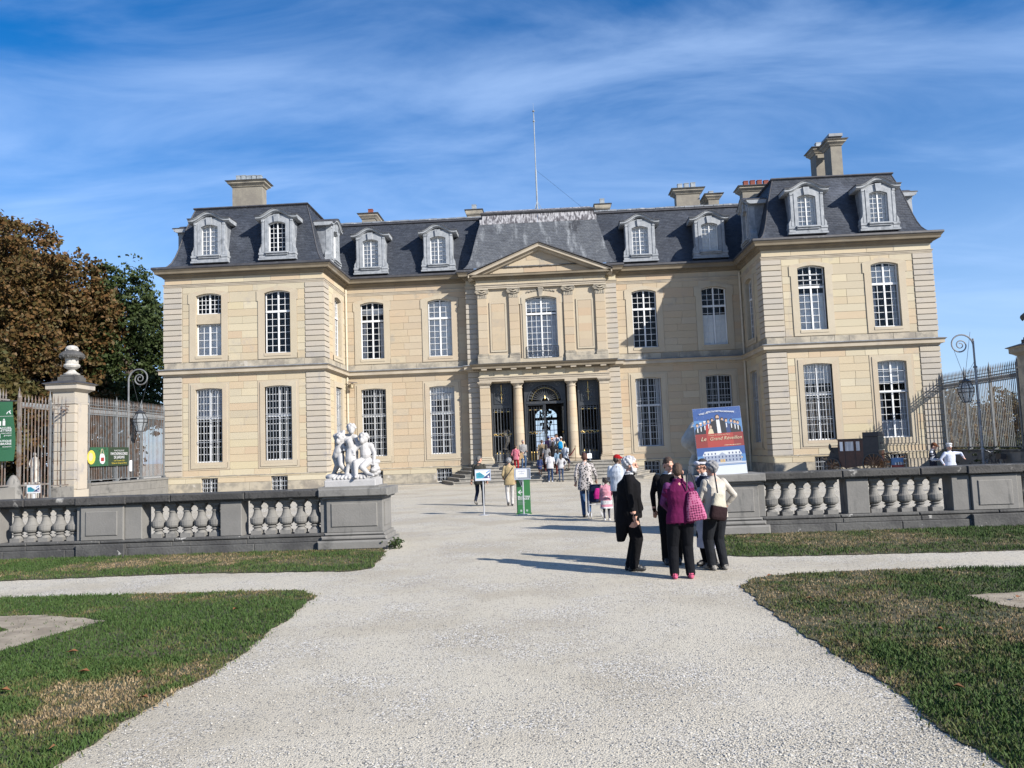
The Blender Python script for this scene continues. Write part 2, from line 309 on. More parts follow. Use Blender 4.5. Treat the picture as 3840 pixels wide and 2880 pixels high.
def wline(p,q,n,k,a=.06):
    d=Vector((q[0]-p[0],q[1]-p[1])); l=d.length; d/=l; nn=Vector((-d.y,d.x)); out=[]
    for i in range(n):
        t=i/n; w=wob(t*l,k,a); out.append((p[0]+d.x*l*t+nn.x*w,p[1]+d.y*l*t+nn.y*w))
    return out
def poly_path(pts,k,a=.06,step=.06):
    out=[]
    for i in range(len(pts)):
        p,q=pts[i],pts[(i+1)%len(pts)]; out+=wline(p,q,max(2,int(math.dist(p,q)/step)) if math.dist(p,q)<15 else 150,k+i,a)
    return out
def round_corner(c,r,a0,a1,n=8): return [(c[0]+r*math.cos(rad(a0+(a1-a0)*i/n)),c[1]+r*math.sin(rad(a0+(a1-a0)*i/n))) for i in range(n+1)]
def soil(name): return None
M['lawn']=mat('lawn_soil',(.045,.052,.02),(.075,.064,.033),scale=1.1,bump=.6,bscale=60,c3=(.115,.088,.053),c3scale=.55,c3lo=.52,c3hi=.68)
M['dirt']=mat('dry_earth',(.31,.265,.20),(.20,.165,.12),scale=3,bump=.6,bscale=50)
def sheet(name,pts,z,m):
    mb=MB(); mb.face([(x,y,z) for x,y in pts]); return mb.build(name,m,kind='structure')
LAWN_L=poly_path([(-2.98,-6),(-2.93,4.9),(-2.92,6),(-2.82,7.1),(-2.9,9),(-3.0,10.6),(-3.35,11.05),(-3.9,11.1),(-7.7,11.15),(-60,11.4),(-60,-6)],1.3,.03)
LAWN_R=poly_path([(2.62,-6),(2.62,4.6),(2.57,5.13),(2.66,5.97),(2.58,6.83),(2.53,7.9),(2.5,9.05),(2.55,10.4),(2.85,10.98),(3.5,11.2),(4.7,11.36),(6.6,11.2),(60,11.2),(60,-6)],4.1,.03)
STRIP_L=poly_path([(-2.86,13.45),(-2.78,13.0),(-3.1,12.72),(-3.9,12.8),(-6,13.05),(-9,12.8),(-60,12.8),(-60,15.75),(-3.3,15.75),(-3.0,15.2)],2.2,.035)
STRIP_R=poly_path([(3.0,13.3),(3.35,12.98),(4.2,12.9),(7.5,12.8),(60,12.8),(60,16.15),(3.45,16.15),(3.05,14.6)],5.2,.035)
for n,p in (('lawn',LAWN_L),('lawn',LAWN_R),('grass_verge',STRIP_L),('grass_verge',STRIP_R)): sheet(n,p,.012,M['lawn'])
DIRT_L=[(-5.15,9.3),(-5.35,8.5),(-5.45,7.6),(-6.2,6.5),(-7.4,6.2),(-7,7.2),(-6.2,8.2),(-6.05,8.9),(-6.6,9.25),(-7.6,9.2),(-8.5,9.5),(-7.5,9.75),(-6.2,9.7)]
DIRT_R=[(4.85,9.35),(5.6,9.5),(7.5,9.6),(7.5,8.9),(6,9.05),(5.6,8.8),(6.2,8.4),(5.6,8.2),(4.95,8.7)]
sheet('dirt_path',poly_path(DIRT_L,1,.05,.15),.018,M['dirt']); sheet('dirt_path',poly_path(DIRT_R,2,.05,.15),.018,M['dirt'])
def inside(P,poly):
    x,y=P[:,0],P[:,1]; c=np.zeros(len(P),bool); n=len(poly); A=np.array(poly)
    for i in range(n):
        x0,y0=A[i]; x1,y1=A[(i+1)%n]
        if y0==y1: continue
        k=((y0>y)!=(y1>y))&(x<(x1-x0)*(y-y0)/(y1-y0)+x0); c^=k
    return c
def vnoise(P,s,seed=0):
    """cheap value noise"""
    q=P*s; i=np.floor(q).astype(int); fr=q-i; fr=fr*fr*(3-2*fr)
    def h(a,b): 
        v=np.sin(a*127.1+b*311.7+seed*74.7)*43758.5453; return v-np.floor(v)
    a=h(i[:,0],i[:,1]);b=h(i[:,0]+1,i[:,1]);c=h(i[:,0],i[:,1]+1);d=h(i[:,0]+1,i[:,1]+1)
    return (a*(1-fr[:,0])+b*fr[:,0])*(1-fr[:,1])+(c*(1-fr[:,0])+d*fr[:,0])*fr[:,1]
def grass_mat():
    m=bpy.data.materials.new('grass_blades'); m.use_nodes=True; t=m.node_tree; N=t.nodes.new; L=t.links.new
    b=t.nodes['Principled BSDF']; b.inputs['Roughness'].default_value=.7; b.inputs['Specular IOR Level'].default_value=.2
    a=N('ShaderNodeAttribute'); a.attribute_name='dry'; gi=N('ShaderNodeNewGeometry')
    cr=N('ShaderNodeValToRGB'); e=cr.color_ramp
    cols=[(0,(.034,.066,.016)),(.35,(.052,.080,.021)),(.62,(.085,.08,.032)),(.82,(.16,.115,.06)),(1,(.25,.19,.115))]
    while len(e.elements)<5: e.elements.new(.5)
    for i,(p,c) in enumerate(cols): e.elements[i].position=p; e.elements[i].color=(*c,1)
    L(a.outputs['Fac'],cr.inputs[0]); L(cr.outputs[0],b.inputs['Base Color']); return m
M['grass']=grass_mat()
def blades(name,bands,poly,excl,seed,hmin=.014,hmax=.045):
    rg=np.random.default_rng(seed); PP=[];DR=[]
    for x0,x1,y0,y1,den in bands:
        n=int((x1-x0)*(y1-y0)*den); P=np.column_stack([rg.uniform(x0,x1,n),rg.uniform(y0,y1,n)])
        P=P[inside(P+rg.normal(0,.035,P.shape)*rg.choice([.5,1,2.2],(len(P),1),p=[.5,.38,.12]),poly)]
        for ex in excl: P=P[~inside(P,ex)|(rg.random(len(P))<.03)]
        PP.append(P)
    P=np.vstack(PP); n=len(P)
    edge=vnoise(P,.62,3)*.5+vnoise(P,2.3,5)*.28+vnoise(P,8,8)*.22
    dry=np.clip((edge-.43)/.30,0,1)
    keep=rg.random(n)<(1-.45*dry); P=P[keep];dry=dry[keep];n=len(P)
    dr=np.clip(dry*.9+rg.normal(0,.16,n),0,1)
    h=rg.uniform(hmin,hmax,n)*(1-.45*dry)*(.7+.6*vnoise(P,1.7,9)); w=rg.uniform(.003,.0065,n)
    a=rg.uniform(0,2*PI,n); lean=rg.uniform(.15,1.0,n)*h; la=rg.uniform(0,2*PI,n)
    dx,dy=np.cos(a)*w,np.sin(a)*w; lx,ly=np.cos(la)*lean,np.sin(la)*lean; z=np.full(n,.012)
    V=np.empty((n,5,3),np.float32)
    V[:,0]=np.column_stack([P[:,0]-dx,P[:,1]-dy,z]); V[:,1]=np.column_stack([P[:,0]+dx,P[:,1]+dy,z])
    V[:,2]=np.column_stack([P[:,0]+dx*.8+lx*.35,P[:,1]+dy*.8+ly*.35,z+h*.6]); V[:,3]=np.column_stack([P[:,0]-dx*.8+lx*.35,P[:,1]-dy*.8+ly*.35,z+h*.6])
    V[:,4]=np.column_stack([P[:,0]+lx,P[:,1]+ly,z+h])
    b=np.arange(n)[:,None]*5
    F=np.vstack([b+np.array([[0,1,2]]),b+np.array([[0,2,3]]),b+np.array([[3,2,4]])])
    me=fast_mesh(name,V.reshape(-1,3),F,M['grass'])
    at=me.attributes.new('dry','FLOAT','POINT'); at.data.foreach_set('value',np.repeat(dr,5).astype(np.float32))
    o=bpy.data.objects.new(name,me); link(o); o['kind']='stuff'; return o
blades('grass',[(-6,-2.7,3.6,7.5,5200),(-8.5,-2.7,7.5,11.3,2600),(-13,-8.5,7.5,11.6,900),(-9,-6,4,7.5,1200)],LAWN_L,[DIRT_L],11)
blades('grass',[(2.4,6,3.6,7.5,5200),(2.4,8.5,7.5,11.5,2600),(8.5,13,7.5,11.5,900),(6,9,4,7.5,1200)],LAWN_R,[DIRT_R],12)
blades('grass',[(-12.5,-2.7,12.6,15.9,1500)],STRIP_L,[],13,.018,.055)
blades('grass',[(2.9,12.5,12.6,16.3,1500)],STRIP_R,[],14,.018,.055)
# pebbles lying on the near gravel
def pebbles():
    rg=np.random.default_rng(5); PP=[]
    for x0,x1,y0,y1,den in [(-3.3,3.2,3.2,5.2,2400),(1.0,3.2,3.2,5.6,2600),(-3.3,3.2,5.2,7.5,1200),(-3.3,3.2,7.5,11,450),(-9,9,11,12.9,250)]:
        n=int((x1-x0)*(y1-y0)*den); P=np.column_stack([rg.uniform(x0,x1,n),rg.uniform(y0,y1,n)])
        k=rg.random(n)<np.clip((vnoise(P,1.2,4)*.6+vnoise(P,3.1,2)*.4-.28)*2.4,.10,1); P=P[k]
        P=P[~inside(P,LAWN_L)&~inside(P,LAWN_R)&~inside(P,STRIP_L)&~inside(P,STRIP_R)]; PP.append(P)
    P=np.vstack(PP); n=len(P)
    s=rg.lognormal(math.log(.0052),.40,n).clip(.0028,.015)
    base=np.array([(1,0,0),(0,1,0),(-1,0,0),(0,-1,0),(0,0,.75),(0,0,-.5)],float)
    jit=rg.uniform(.65,1.25,(n,6,1)); a=rg.uniform(0,2*PI,n); ca,sa=np.cos(a),np.sin(a)
    V=base[None]*jit*s[:,None,None]; X=V[:,:,0]*ca[:,None]-V[:,:,1]*sa[:,None]*.7; Y=V[:,:,0]*sa[:,None]+V[:,:,1]*ca[:,None]*.7
    V=np.stack([X+P[:,0:1],Y+P[:,1:2],V[:,:,2]+.003],axis=2)
    f=np.array([(0,1,4),(1,2,4),(2,3,4),(3,0,4)]); F=(np.arange(n)[:,None,None]*6+f[None]).reshape(-1,3)
    M['pebble']=mat('pebbles',(.40,.38,.35),rough=.9,rnd=[(.45,.43,.385),(.36,.345,.315),(.48,.46,.41),(.22,.215,.205),(.44,.41,.35),(.47,.45,.40),(.43,.41,.37)],rndamt=1.0)
    o=bpy.data.objects.new('gravel',fast_mesh('gravel',V.reshape(-1,3),F,M['pebble'])); link(o); o['kind']='stuff'
pebbles()
# ================================================================ chateau
YW=43.786; YM=48.512; A_=21.643; B_=12.374; XS=4.62; XC=3.95; YC1=YM-.5; YC2=YM-.85; YP=YC2-.12
chat=empty('chateau',(0,YM,0),'long cream stone mansion with two projecting wings, slate mansard roof and central pediment','chateau')
class Fr:
    """facade frame: u along the wall, d outward, z up"""
    def __init__(s,o,U,Nn): s.o=o; s.U=U; s.N=Nn
    def p(s,u,d,z): return (s.o[0]+u*s.U[0]+d*s.N[0],s.o[1]+u*s.U[1]+d*s.N[1],z)
    def T(s): return lambda x,y,z: s.p(x,-y,z)           # x along, y inward, z up
    def M(s,u,z=0.,d=0.):
        q=s.p(u,d,z); return frame_M(q,(s.U[0],s.U[1],0),(s.N[0],s.N[1],0))
FW=Fr((0,YW),(1,0),(0,-1)); FM_=Fr((0,YM),(1,0),(0,-1)); FC1=Fr((0,YC1),(1,0),(0,-1)); FC2=Fr((0,YC2),(1,0),(0,-1))
FL=Fr((-B_,0),(0,1),(1,0)); FR=Fr((B_,0),(0,-1),(-1,0))          # inner flanks (u=Y / u=-Y)
def wall(name,fr,u0,u1,z0,z1,holes,m=None,depth=.34):
    us=sorted({u0,u1,*[h[0] for h in holes],*[h[1] for h in holes]}); zs=sorted({z0,z1,*[h[2] for h in holes],*[h[3] for h in holes]})
    mb=MB(); T=fr.T()
    for a,b in zip(us,us[1:]):
        for c,d in zip(zs,zs[1:]):
            um,zm=(a+b)/2,(c+d)/2
            if any(h[0]<um<h[1] and h[2]<zm<h[3] for h in holes): continue
            mb.face([T(a,.012,c),T(b,.012,c),T(b,.012,d),T(a,.012,d)])
    for h in holes:
        a,b,c,d=h[:4]
        mb.face([T(a,.012,c),T(a,.012,d),T(a,depth,d),T(a,depth,c)]); mb.face([T(b,.012,c),T(b,.012,d),T(b,depth,d),T(b,depth,c)])
        mb.face([T(a,.012,d),T(b,.012,d),T(b,depth,d),T(a,depth,d)]); mb.face([T(a,.012,c),T(b,.012,c),T(b,depth,c),T(a,depth,c)])
    return mb.build(name,m or M['joint'],chat)
# ---- ashlar blocks
BLOCKS=[]   # (area, MB, weight)
def ashlar(fr,u0,u1,z0,z1,opens,weight=1.,rowh=.41,bw=1.15,proud=0.,matkey='stone'):
    zc=sorted({round(z0,3),round(z1,3),*[round(min(max(o[k],z0),z1),3) for o in opens for k in (2,3) if o[0]<u1 and o[1]>u0]})
    T=fr.T()
    for c,d in zip(zc,zc[1:]):
        if d-c<.03: continue
        n=max(1,round((d-c)/rowh)); hh=(d-c)/n
        for r in range(n):
            a,b=c+r*hh,c+(r+1)*hh; zm=(a+b)/2
            iv=[(u0,u1)]
            for o in opens:
                if o[2]<zm<o[3]:
                    nv=[]
                    for p,q in iv:
                        if o[1]<=p or o[0]>=q: nv.append((p,q)); continue
                        if o[0]>p: nv.append((p,o[0]))
                        if o[1]<q: nv.append((o[1],q))
                    iv=nv
            for p,q in iv:
                w=q-p
                if w<.02: continue
                k=max(1,round(w/(bw*random.uniform(.75,1.25)))); cuts=[p]+[p+w*(i+random.uniform(-.22,.22))/k for i in range(1,k)]+[q]
                for x,y in zip(cuts,cuts[1:]):
                    if y-x<.03: continue
                    mb=MB(); g=.006; pr=-.004-proud-random.uniform(0,.007)
                    mb.bbox(x+g,y-g,pr,.03,a+g,b-g,.006,T=T)
                    BLOCKS.append(((y-x)*(b-a)*weight,mb,matkey))
# ---- window builders (local: x along, y inward, z up; the wall face is y=0)
def arch_pts(w,zs,zc,n=10):
    """points of a segmental head from left spring to right spring"""
    return [(-w+2*w*i/n, zs+(zc-zs)*(1-(2*i/n-1)**2)) for i in range(n+1)]
def win_geom(w,z0,zs,zc,cols,rows_top,rows_bot,zt,yf=.22,mul=.045,mun=.024,fr=.05,mid=.09):
    """timber frame with muntins; returns frame MB and list of pane rectangles (x0,x1,z0,z1)"""
    mb=MB(); ap=arch_pts(w,zs,zc); ztop=lambda x: zs+(zc-zs)*(1-min(1,abs(x)/w)**2)
    inner=[(-w+fr,z0+fr),(-w+fr,zs-fr*.3)]+[(x*(w-fr)/w,z-fr) for x,z in ap[1:-1]]+[(w-fr,zs-fr*.3),(w-fr,z0+fr)]
    outer=[(-w,z0),(-w,zs)]+ap[1:-1]+[(w,zs),(w,z0)]
    mb.ring(inner,outer,yf-.03,yf+.04,yf+.04)
    mb.box(-w,w,yf-.035,yf+.04,z0,z0+fr*1.25)                       # bottom rail
    mb.box(-mid/2,mid/2,yf-.045,yf+.04,z0,ztop(0)-.01)               # meeting stile
    secs=[]
    if zt: mb.box(-w+.002,w-.002,yf-.06,yf+.04,zt-.06,zt+.06); secs=[(z0+fr*1.25,zt-.06,rows_bot),(zt+.06,None,rows_top)]
    else: secs=[(z0+fr*1.25,None,rows_bot)]
    panes=[]
    for sgn in (-1,1):
        xa,xb=(mid/2,w-fr) ; cw=(xb-xa)/cols
        for za,zb,rows in secs:
            top=zb if zb else zs
            zbtop=zb if zb else None
            rh=((zb if zb else zs+(zc-zs)*.5-fr)-za)/rows
            for c in range(cols):
                x0,x1=xa+cw*c,xa+cw*(c+1)
                if c>0: 
                    zz=(zb if zb else ztop(x0)-.02); mb.box(*sorted((sgn*(x0-mun/2),sgn*(x0+mun/2))),yf-.015,yf+.02,za,zz)
                for r in range(rows):
                    p0,p1=za+rh*r,za+rh*(r+1)
                    if r==rows-1: p1=zb if zb else ztop((x0+x1)/2)-fr*.6
                    panes.append((*sorted((sgn*x0,sgn*x1)),p0,p1))
            for r in range(1,rows): mb.box(*sorted((sgn*xa,sgn*xb)),yf-.012,yf+.018,za+rh*r-mun/2,za+rh*r+mun/2)
            # sash stile
            mb.box(*sorted((sgn*(xb-.012),sgn*(w-.004))),yf-.028,yf+.03,za,(zb if zb else zs-.02))
    return mb,panes
PANES_LEFT=300; REST=MB()
_pane_cache={}
def add_window(fr,u,geom,key,individual=False,frame_mat='white',back=None,name='window',d=0.,group=None):
    """places one window: frame mesh (the part) with panes, backing and grille as sub-parts"""
    global PANES_LEFT
    mb,panes=geom
    if key not in _pane_cache:
        _pane_cache[key]={fm:None for fm in ()}
    kk=(key,frame_mat)
    if kk not in _pane_cache: _pane_cache[kk]=mb.mesh(name,M[frame_mat])
    Mx=fr.M(u,0,d); w=place(name,_pane_cache[kk],chat,Mx)
    pm=_pane_cache.setdefault(('p',key),{})
    for (x0,x1,z0,z1) in panes:
        if individual and PANES_LEFT>0:
            kq=(round(x1-x0,3),round(z1-z0,3))
            if kq not in pm:
                q=MB(); hx,hz=kq[0]/2,kq[1]/2; q.box(-hx,hx,-.002,.002,-hz,hz); pm[kq]=q.mesh('pane',M['glass'])
            place('pane',pm[kq],w,Mx@Matrix.Translation(((x0+x1)/2,.225,(z0+z1)/2))@Matrix.Rotation(random.uniform(-.006,.006),4,'Z')); PANES_LEFT-=1
        else:
            t=random.uniform(-.004,.004); T=fr.T()
            REST.face([T(u+x0,.225+t-d,z0),T(u+x1,.225-t-d,z0),T(u+x1,.225-t-d,z1),T(u+x0,.225+t-d,z1)])
    return w,Mx
def backing(w,Mx,kind,hw,z0,z1):
    """shutter leaves or curtains hung behind the glass"""
    mb=MB()
    if kind=='shutter':
        for s in (-1,1):
            x0,x1=sorted((s*.02,s*(hw-.03))); mb.box(x0,x1,.30,.325,z0,z1)
            zz=z0+.1
            while zz<z1-.3: mb.box(x0+.08,x1-.08,.288,.30,zz,min(zz+.8,z1-.1)); zz+=.95
        mb.build('shutter',M['shutter'],w,Mx)
    elif kind in('curtain','blind'):
        n=22; rings=[]
        top=[];bot=[]
        for i in range(n+1):
            x=-hw+.03+(2*hw-.06)*i/n; y=.33+.025*math.sin(i*2.3)
            top.append((x,y,z1)); bot.append((x,y,z0))
        for i in range(n): mb.face([bot[i],bot[i+1],top[i+1],top[i]])
        mb.build('curtain' if kind=='curtain' else 'drape',M[kind],w,Mx)
    elif kind=='side':
        for s in (-1,1):
            for i in range(5):
                xa,xb=sorted((s*(hw-.04-.05*i),s*(hw-.09-.05*i))); y=.32+.02*(i%2)
                mb.face([(xa,y,z0),(xb,y+.02,z0),(xb,y+.02,z1),(xa,y,z1)])
        mb.build('curtain',M['curtain'],w,Mx)
def grille(w,Mx,hw,z0,z1,n=9,levels=(.27,.55,.62),kind='v',y=.06):
    mb=MB()
    if kind=='v':
        for i in range(n):
            x=-hw+2*hw*(i+.5)/n; mb.box(x-.009,x+.009,y-.009,y+.009,z0,z1-.06)
        for l in levels:
            z=z0+(z1-z0)*l; mb.box(-hw,hw,y-.016,y+.016,z-.014,z+.014)
            for i in range(n):
                x=-hw+2*hw*(i+.5)/n; mb.box(x-.02,x+.02,y-.03,y-.012,z-.02,z+.02)
    else:
        for l in levels:
            z=z0+(z1-z0)*l; mb.box(-hw,hw,y-.014,y+.014,z-.018,z+.018)
    return mb.build('grille',M['iron_grille'],w,Mx)
GU=win_geom(.745,7.87,11.33,11.47,2,3,6,10.28)
GG=win_geom(.78,1.79,5.93,6.0,2,4,6,4.30)
GD=win_geom(.5,13.70,15.36,15.49,2,0,6,None,yf=.16,mul=.03,mun=.02,fr=.04,mid=.06)
GS=win_geom(.745,7.87,9.69,9.70,2,0,4,None)          # lower half of the divided window
GT=win_geom(.745,10.28,11.33,11.47,3,0,4,None)
GB=win_geom(.475,.08,.83,.90,2,0,3,None,fr=.035,mun=.02,mid=.05)
GC=win_geom(.95,7.42,11.04,11.20,3,3,7,10.14)
HU=(-.745,.745,7.86,11.47); HG=(-.78,.78,1.78,6.0)
def hole(u,h): return (u+h[0],u+h[1],h[2],h[3])
def surround_upper(fr,u,name='window_surround'):
    w=.745; mb=MB(); T=lambda x,y,z: (x,y,z)
    ap=arch_pts(w,11.33,11.47)
    inner=[(-w,7.84),(-w,10.9),(-w,10.9),(-w,11.33)]+ap[1:-1]+[(w,11.33),(w,10.9),(w,10.9),(w,7.84)]
    ot=[(x*1.6,z+.30+.0*x) for x,z in ap[1:-1]]
    ot=[(max(-1.19,min(1.19,x*1.6)),11.50+.22*(1-min(1,abs(x*1.6)/1.19))) for x,z in ap[1:-1]]
    outer=[(-1.12,7.54),(-1.12,10.9),(-1.20,10.9),(-1.20,11.47)]+ot+[(1.20,11.47),(1.20,10.9),(1.12,10.9),(1.12,7.54)]
    mb.ring(inner,outer,-.05,.02,.24)
    mb.box(-1.12,1.12,-.0495,.24,7.54,7.84)
    o=mb.build(name,M['stone_plain'],chat,fr.M(u))
    s=MB(); s.box(-.77,.77,-.075,.20,7.70,7.86); s.build('window_sill',M['stone_plain'],o,fr.M(u)); return o
def surround_ground(fr,u):
    w=.78; mb=MB(); ap=arch_pts(w,5.93,6.0,6)
    inner=[(-w,1.77),(-w,5.93)]+ap[1:-1]+[(w,5.93),(w,1.77)]
    o1=[(-1.05,1.46),(-1.05,6.22)]+[(x*1.05/w,6.22) for x,z in ap[1:-1]]+[(1.05,6.22),(1.05,1.46)]
    o2=[(-1.18,1.36),(-1.18,6.32)]+[(x*1.18/w,6.32) for x,z in ap[1:-1]]+[(1.18,6.32),(1.18,1.36)]
    mb.ring(inner,o1,-.065,-.02,.24); mb.ring(o1,o2,-.03,.02,-.0)
    mb.box(-1.05,1.05,-.0645,.24,1.46,1.77); mb.box(-1.18,1.18,-.0295,.02,1.36,1.459)
    o=mb.build('window_surround',M['stone_plain'],chat,fr.M(u))
    s=MB(); s.box(-.80,.80,-.07,.20,1.62,1.785); s.build('window_sill',M['stone_plain'],o,fr.M(u)); return o
OU=(-1.12,1.12,7.54,10.9); OU2=(-1.20,1.20,10.9,11.50); OG=(-1.18,1.18,1.36,6.32)
XW=(15.04,19.04); XM=(6.37,10.65)
BASE=(-.475,.475,.08,.90)
# wings -----------------------------------------------------------
for sx in (-1,1):
    u0,u1=sorted((sx*B_,sx*A_)); holes=[]; opens=[]
    for x in XW:
        u=sx*x; holes+= [hole(u,HG)]; opens+=[hole(u,OU),hole(u,OU2),hole(u,OG)]
        if sx<0 and x==19.04: holes+=[(u-.745,u+.745,7.86,9.70),(u-.745,u+.745,10.27,11.47)]
        else: holes.append(hole(u,HU))
        holes.append(hole(u,BASE)); opens.append((u-.475,u+.475,.08,.90))
    wall('wall',FW,u0,u1,0,12.5,holes)
    q0,q1=u0+1.07,u1-1.07
    ashlar(FW,q0,q1,1.0,6.72,opens); ashlar(FW,q0,q1,7.5,11.88,opens)
    ashlar(FW,u0,u1,0,.62,opens,rowh=.31*2,bw=1.5,proud=.05,matkey='stone_dirty'); ashlar(FW,u0,u1,.62,1.0,opens,rowh=.38,bw=1.4,proud=.025)
    ashlar(FW,u0,u1,7.12,7.5,[],rowh=.38,bw=1.2,proud=.03,matkey='stone_dirty'); ashlar(FW,u0,u1,12.03,12.45,[],rowh=.42,bw=1.5)
    for x in XW:
        u=sx*x
        surround_upper(FW,u); surround_ground(FW,u)
        # upper window
        if sx<0 and x==19.04:
            w,Mx=add_window(FW,u,GT,'GT'); mb=MB(); mb.box(-.74,.74,.12,.24,9.70,10.27); mb.box(-.76,.76,.05,.24,10.20,10.28); mb.build('spandrel_panel',M['stone_plain'],chat,Mx)
            w,Mx=add_window(FW,u,GS,'GS'); backing(w,Mx,'shutter',.74,7.9,9.68)
        else:
            w,Mx=add_window(FW,u,GU,'GU',individual=True)
            if sx>0 and x==15.04: backing(w,Mx,'shutter',.74,7.9,9.95); grille(w,Mx,.745,10.3,11.4,levels=(.1,.35,.6),kind='h',y=.15)
            if sx>0 and x==19.04: backing(w,Mx,'side',.74,7.9,10.2); backing(w,Mx,'shutter',.74,10.35,11.3)
        w,Mx=add_window(FW,u,GG,'GG',individual=True)
        if sx<0 and x==19.04: backing(w,Mx,'curtain',.77,4.2,5.95); grille(w,Mx,.78,1.8,6.0)
        elif sx<0: grille(w,Mx,.78,1.8,6.0)
        elif x==15.04: grille(w,Mx,.78,1.8,6.0); backing(w,Mx,'blind',.77,2.3,4.0); backing(w,Mx,'shutter',.77,4.9,5.95); 
        else:
            backing(w,Mx,'shutter',.77,4.75,5.95); backing(w,Mx,'curtain',.77,1.85,2.75); backing(w,Mx,'side',.77,2.75,4.25); grille(w,Mx,.80,1.8,6.0,levels=(.585,.72,.86),kind='h')
        w,Mx=add_window(FW,u,GB,'GB'); grille(w,Mx,.475,.09,.88,n=7,levels=(.33,.66))
# inner flanks ------------------------------------------------------
for fr,s in ((FL,1),(FR,-1)):
    ua,ub=sorted((s*YW,s*YM)); uw=s*46.72; hs_=[(uw-.72,uw+.72,7.84,11.47)]
    op=[(uw-1.08,uw+1.08,7.54,10.9),(uw-1.14,uw+1.14,10.9,11.5),(uw-1.1,uw+1.1,.35 if s>0 else 1.36,6.32)]
    hg=(uw-.72,uw+.72,.40 if s>0 else 1.78,6.0); hs_.append(hg)
    wall('wall',fr,ua,ub,0,12.5,hs_)
    qa,qb=(YW+1.05,YM) if s>0 else (-YM,-YW-1.05)
    ashlar(fr,qa,qb,1.0,6.72,op,.45); ashlar(fr,qa,qb,7.5,11.88,op,.45); ashlar(fr,ua,ub,0,.62,op,.4,rowh=.62,bw=1.5,proud=.05,matkey='stone_dirty'); ashlar(fr,ua,ub,.62,1.0,op,.4,rowh=.38,proud=.025)
    ashlar(fr,ua,ub,7.12,7.5,[],.4,rowh=.38,proud=.03,matkey='stone_dirty'); ashlar(fr,ua,ub,12.03,12.45,[],.4,rowh=.42,bw=1.5)
    surround_upper(fr,uw); w,Mx=add_window(fr,uw,GU,'GU')
    if s>0:
        mb=MB(); mb.ring([(-.72,.4),(-.72,6.0),(.72,6.0),(.72,.4)],[(-1.1,.35),(-1.1,6.32),(1.1,6.32),(1.1,.35)],-.05,.02,.24); mb.build('door_surround',M['stone_plain'],chat,fr.M(uw))
        mb=MB(); mb.box(-.72,.72,.20,.26,.4,3.0); 
        for i in (-1,1): mb.box(*sorted((i*.06,i*.66)),.185,.20,.6,1.6); mb.box(*sorted((i*.06,i*.66)),.185,.20,1.75,2.85)
        dr=mb.build('door',M['white'],chat,fr.M(uw)); mb=MB(); mb.box(-.66,-.60,.14,.19,1.5,1.56); mb.build('handle',M['iron'],dr,fr.M(uw))
        mb=MB(); mb.box(-.74,.74,.05,.26,3.0,3.18); mb.box(-.80,.80,.02,.26,3.18,3.26); mb.build('door_lintel',M['white'],chat,fr.M(uw))
        g2=win_geom(.72,3.26,5.98,6.0,2,0,6,None); w,Mx=add_window(fr,uw,g2,'GDOOR'); grille(w,Mx,.72,3.27,6.0,n=9,levels=(.2,.6,.9))
        mb=MB(); mb.box(-1.1,1.1,-.35,.3,0,.2); mb.box(-1.0,1.0,-.02,.3,.2,.4); mb.build('door_step',M['stone_dirty'],chat,fr.M(uw))
    else:
        surround_ground(fr,uw); w,Mx=add_window(fr,uw,GG,'GG'); grille(w,Mx,.78,1.8,6.0); backing(w,Mx,'shutter',.74,1.85,5.9)
# main body ----------------------------------------------------------
for sx in (-1,1):
    u0,u1=sorted((sx*XS,sx*B_)); holes=[];opens=[]
    for x in XM:
        u=sx*x; holes+=[hole(u,HU),hole(u,HG),hole(u,BASE)]; opens+=[hole(u,OU),hole(u,OU2),hole(u,OG),(u-.475,u+.475,.08,.90)]
    wall('wall',FM_,u0,u1,0,12.5,holes)
    ashlar(FM_,u0,u1,1.0,6.72,opens,.85,matkey='stone_main'); ashlar(FM_,u0,u1,7.5,11.88,opens,.85,matkey='stone_main')
    ashlar(FM_,u0,u1,0,.62,opens,.8,rowh=.62,bw=1.6,proud=.05,matkey='stone_dirty'); ashlar(FM_,u0,u1,.62,1.0,opens,.8,rowh=.38,bw=1.5,proud=.025)
    ashlar(FM_,u0,u1,7.12,7.5,[],.8,rowh=.38,bw=1.3,proud=.03,matkey='stone_dirty'); ashlar(FM_,u0,u1,12.03,12.45,[],.8,rowh=.42,bw=1.5,matkey='stone_main')
    for x in XM:
        u=sx*x; surround_upper(FM_,u); surround_ground(FM_,u)
        w,Mx=add_window(FM_,u,GU,'GU')
        if (sx,x)==(-1,10.65): backing(w,Mx,'shutter',.74,10.75,11.1); backing(w,Mx,'side',.74,7.9,10.2)
        if (sx,x)==(-1,6.37): backing(w,Mx,'shutter',.74,7.9,11.35)
        if (sx,x)==(1,10.65): backing(w,Mx,'shutter',.74,7.9,9.75)
        fm='white' if sx<0 else 'window_grey'
        w,Mx=add_window(FM_,u,GG,'GG',frame_mat=fm); grille(w,Mx,.78,1.8,6.0,levels=(.27,.62,.9) if sx<0 else (.33,.66)); 
        if x==6.37: backing(w,Mx,'side',.77,1.85,5.9)
        if (sx,x)==(-1,6.37): backing(w,Mx,'shutter',.77,5.2,5.95)
        w,Mx=add_window(FM_,u,GB,'GB',frame_mat=fm); grille(w,Mx,.475,.09,.88,n=7,levels=(.33,.66))
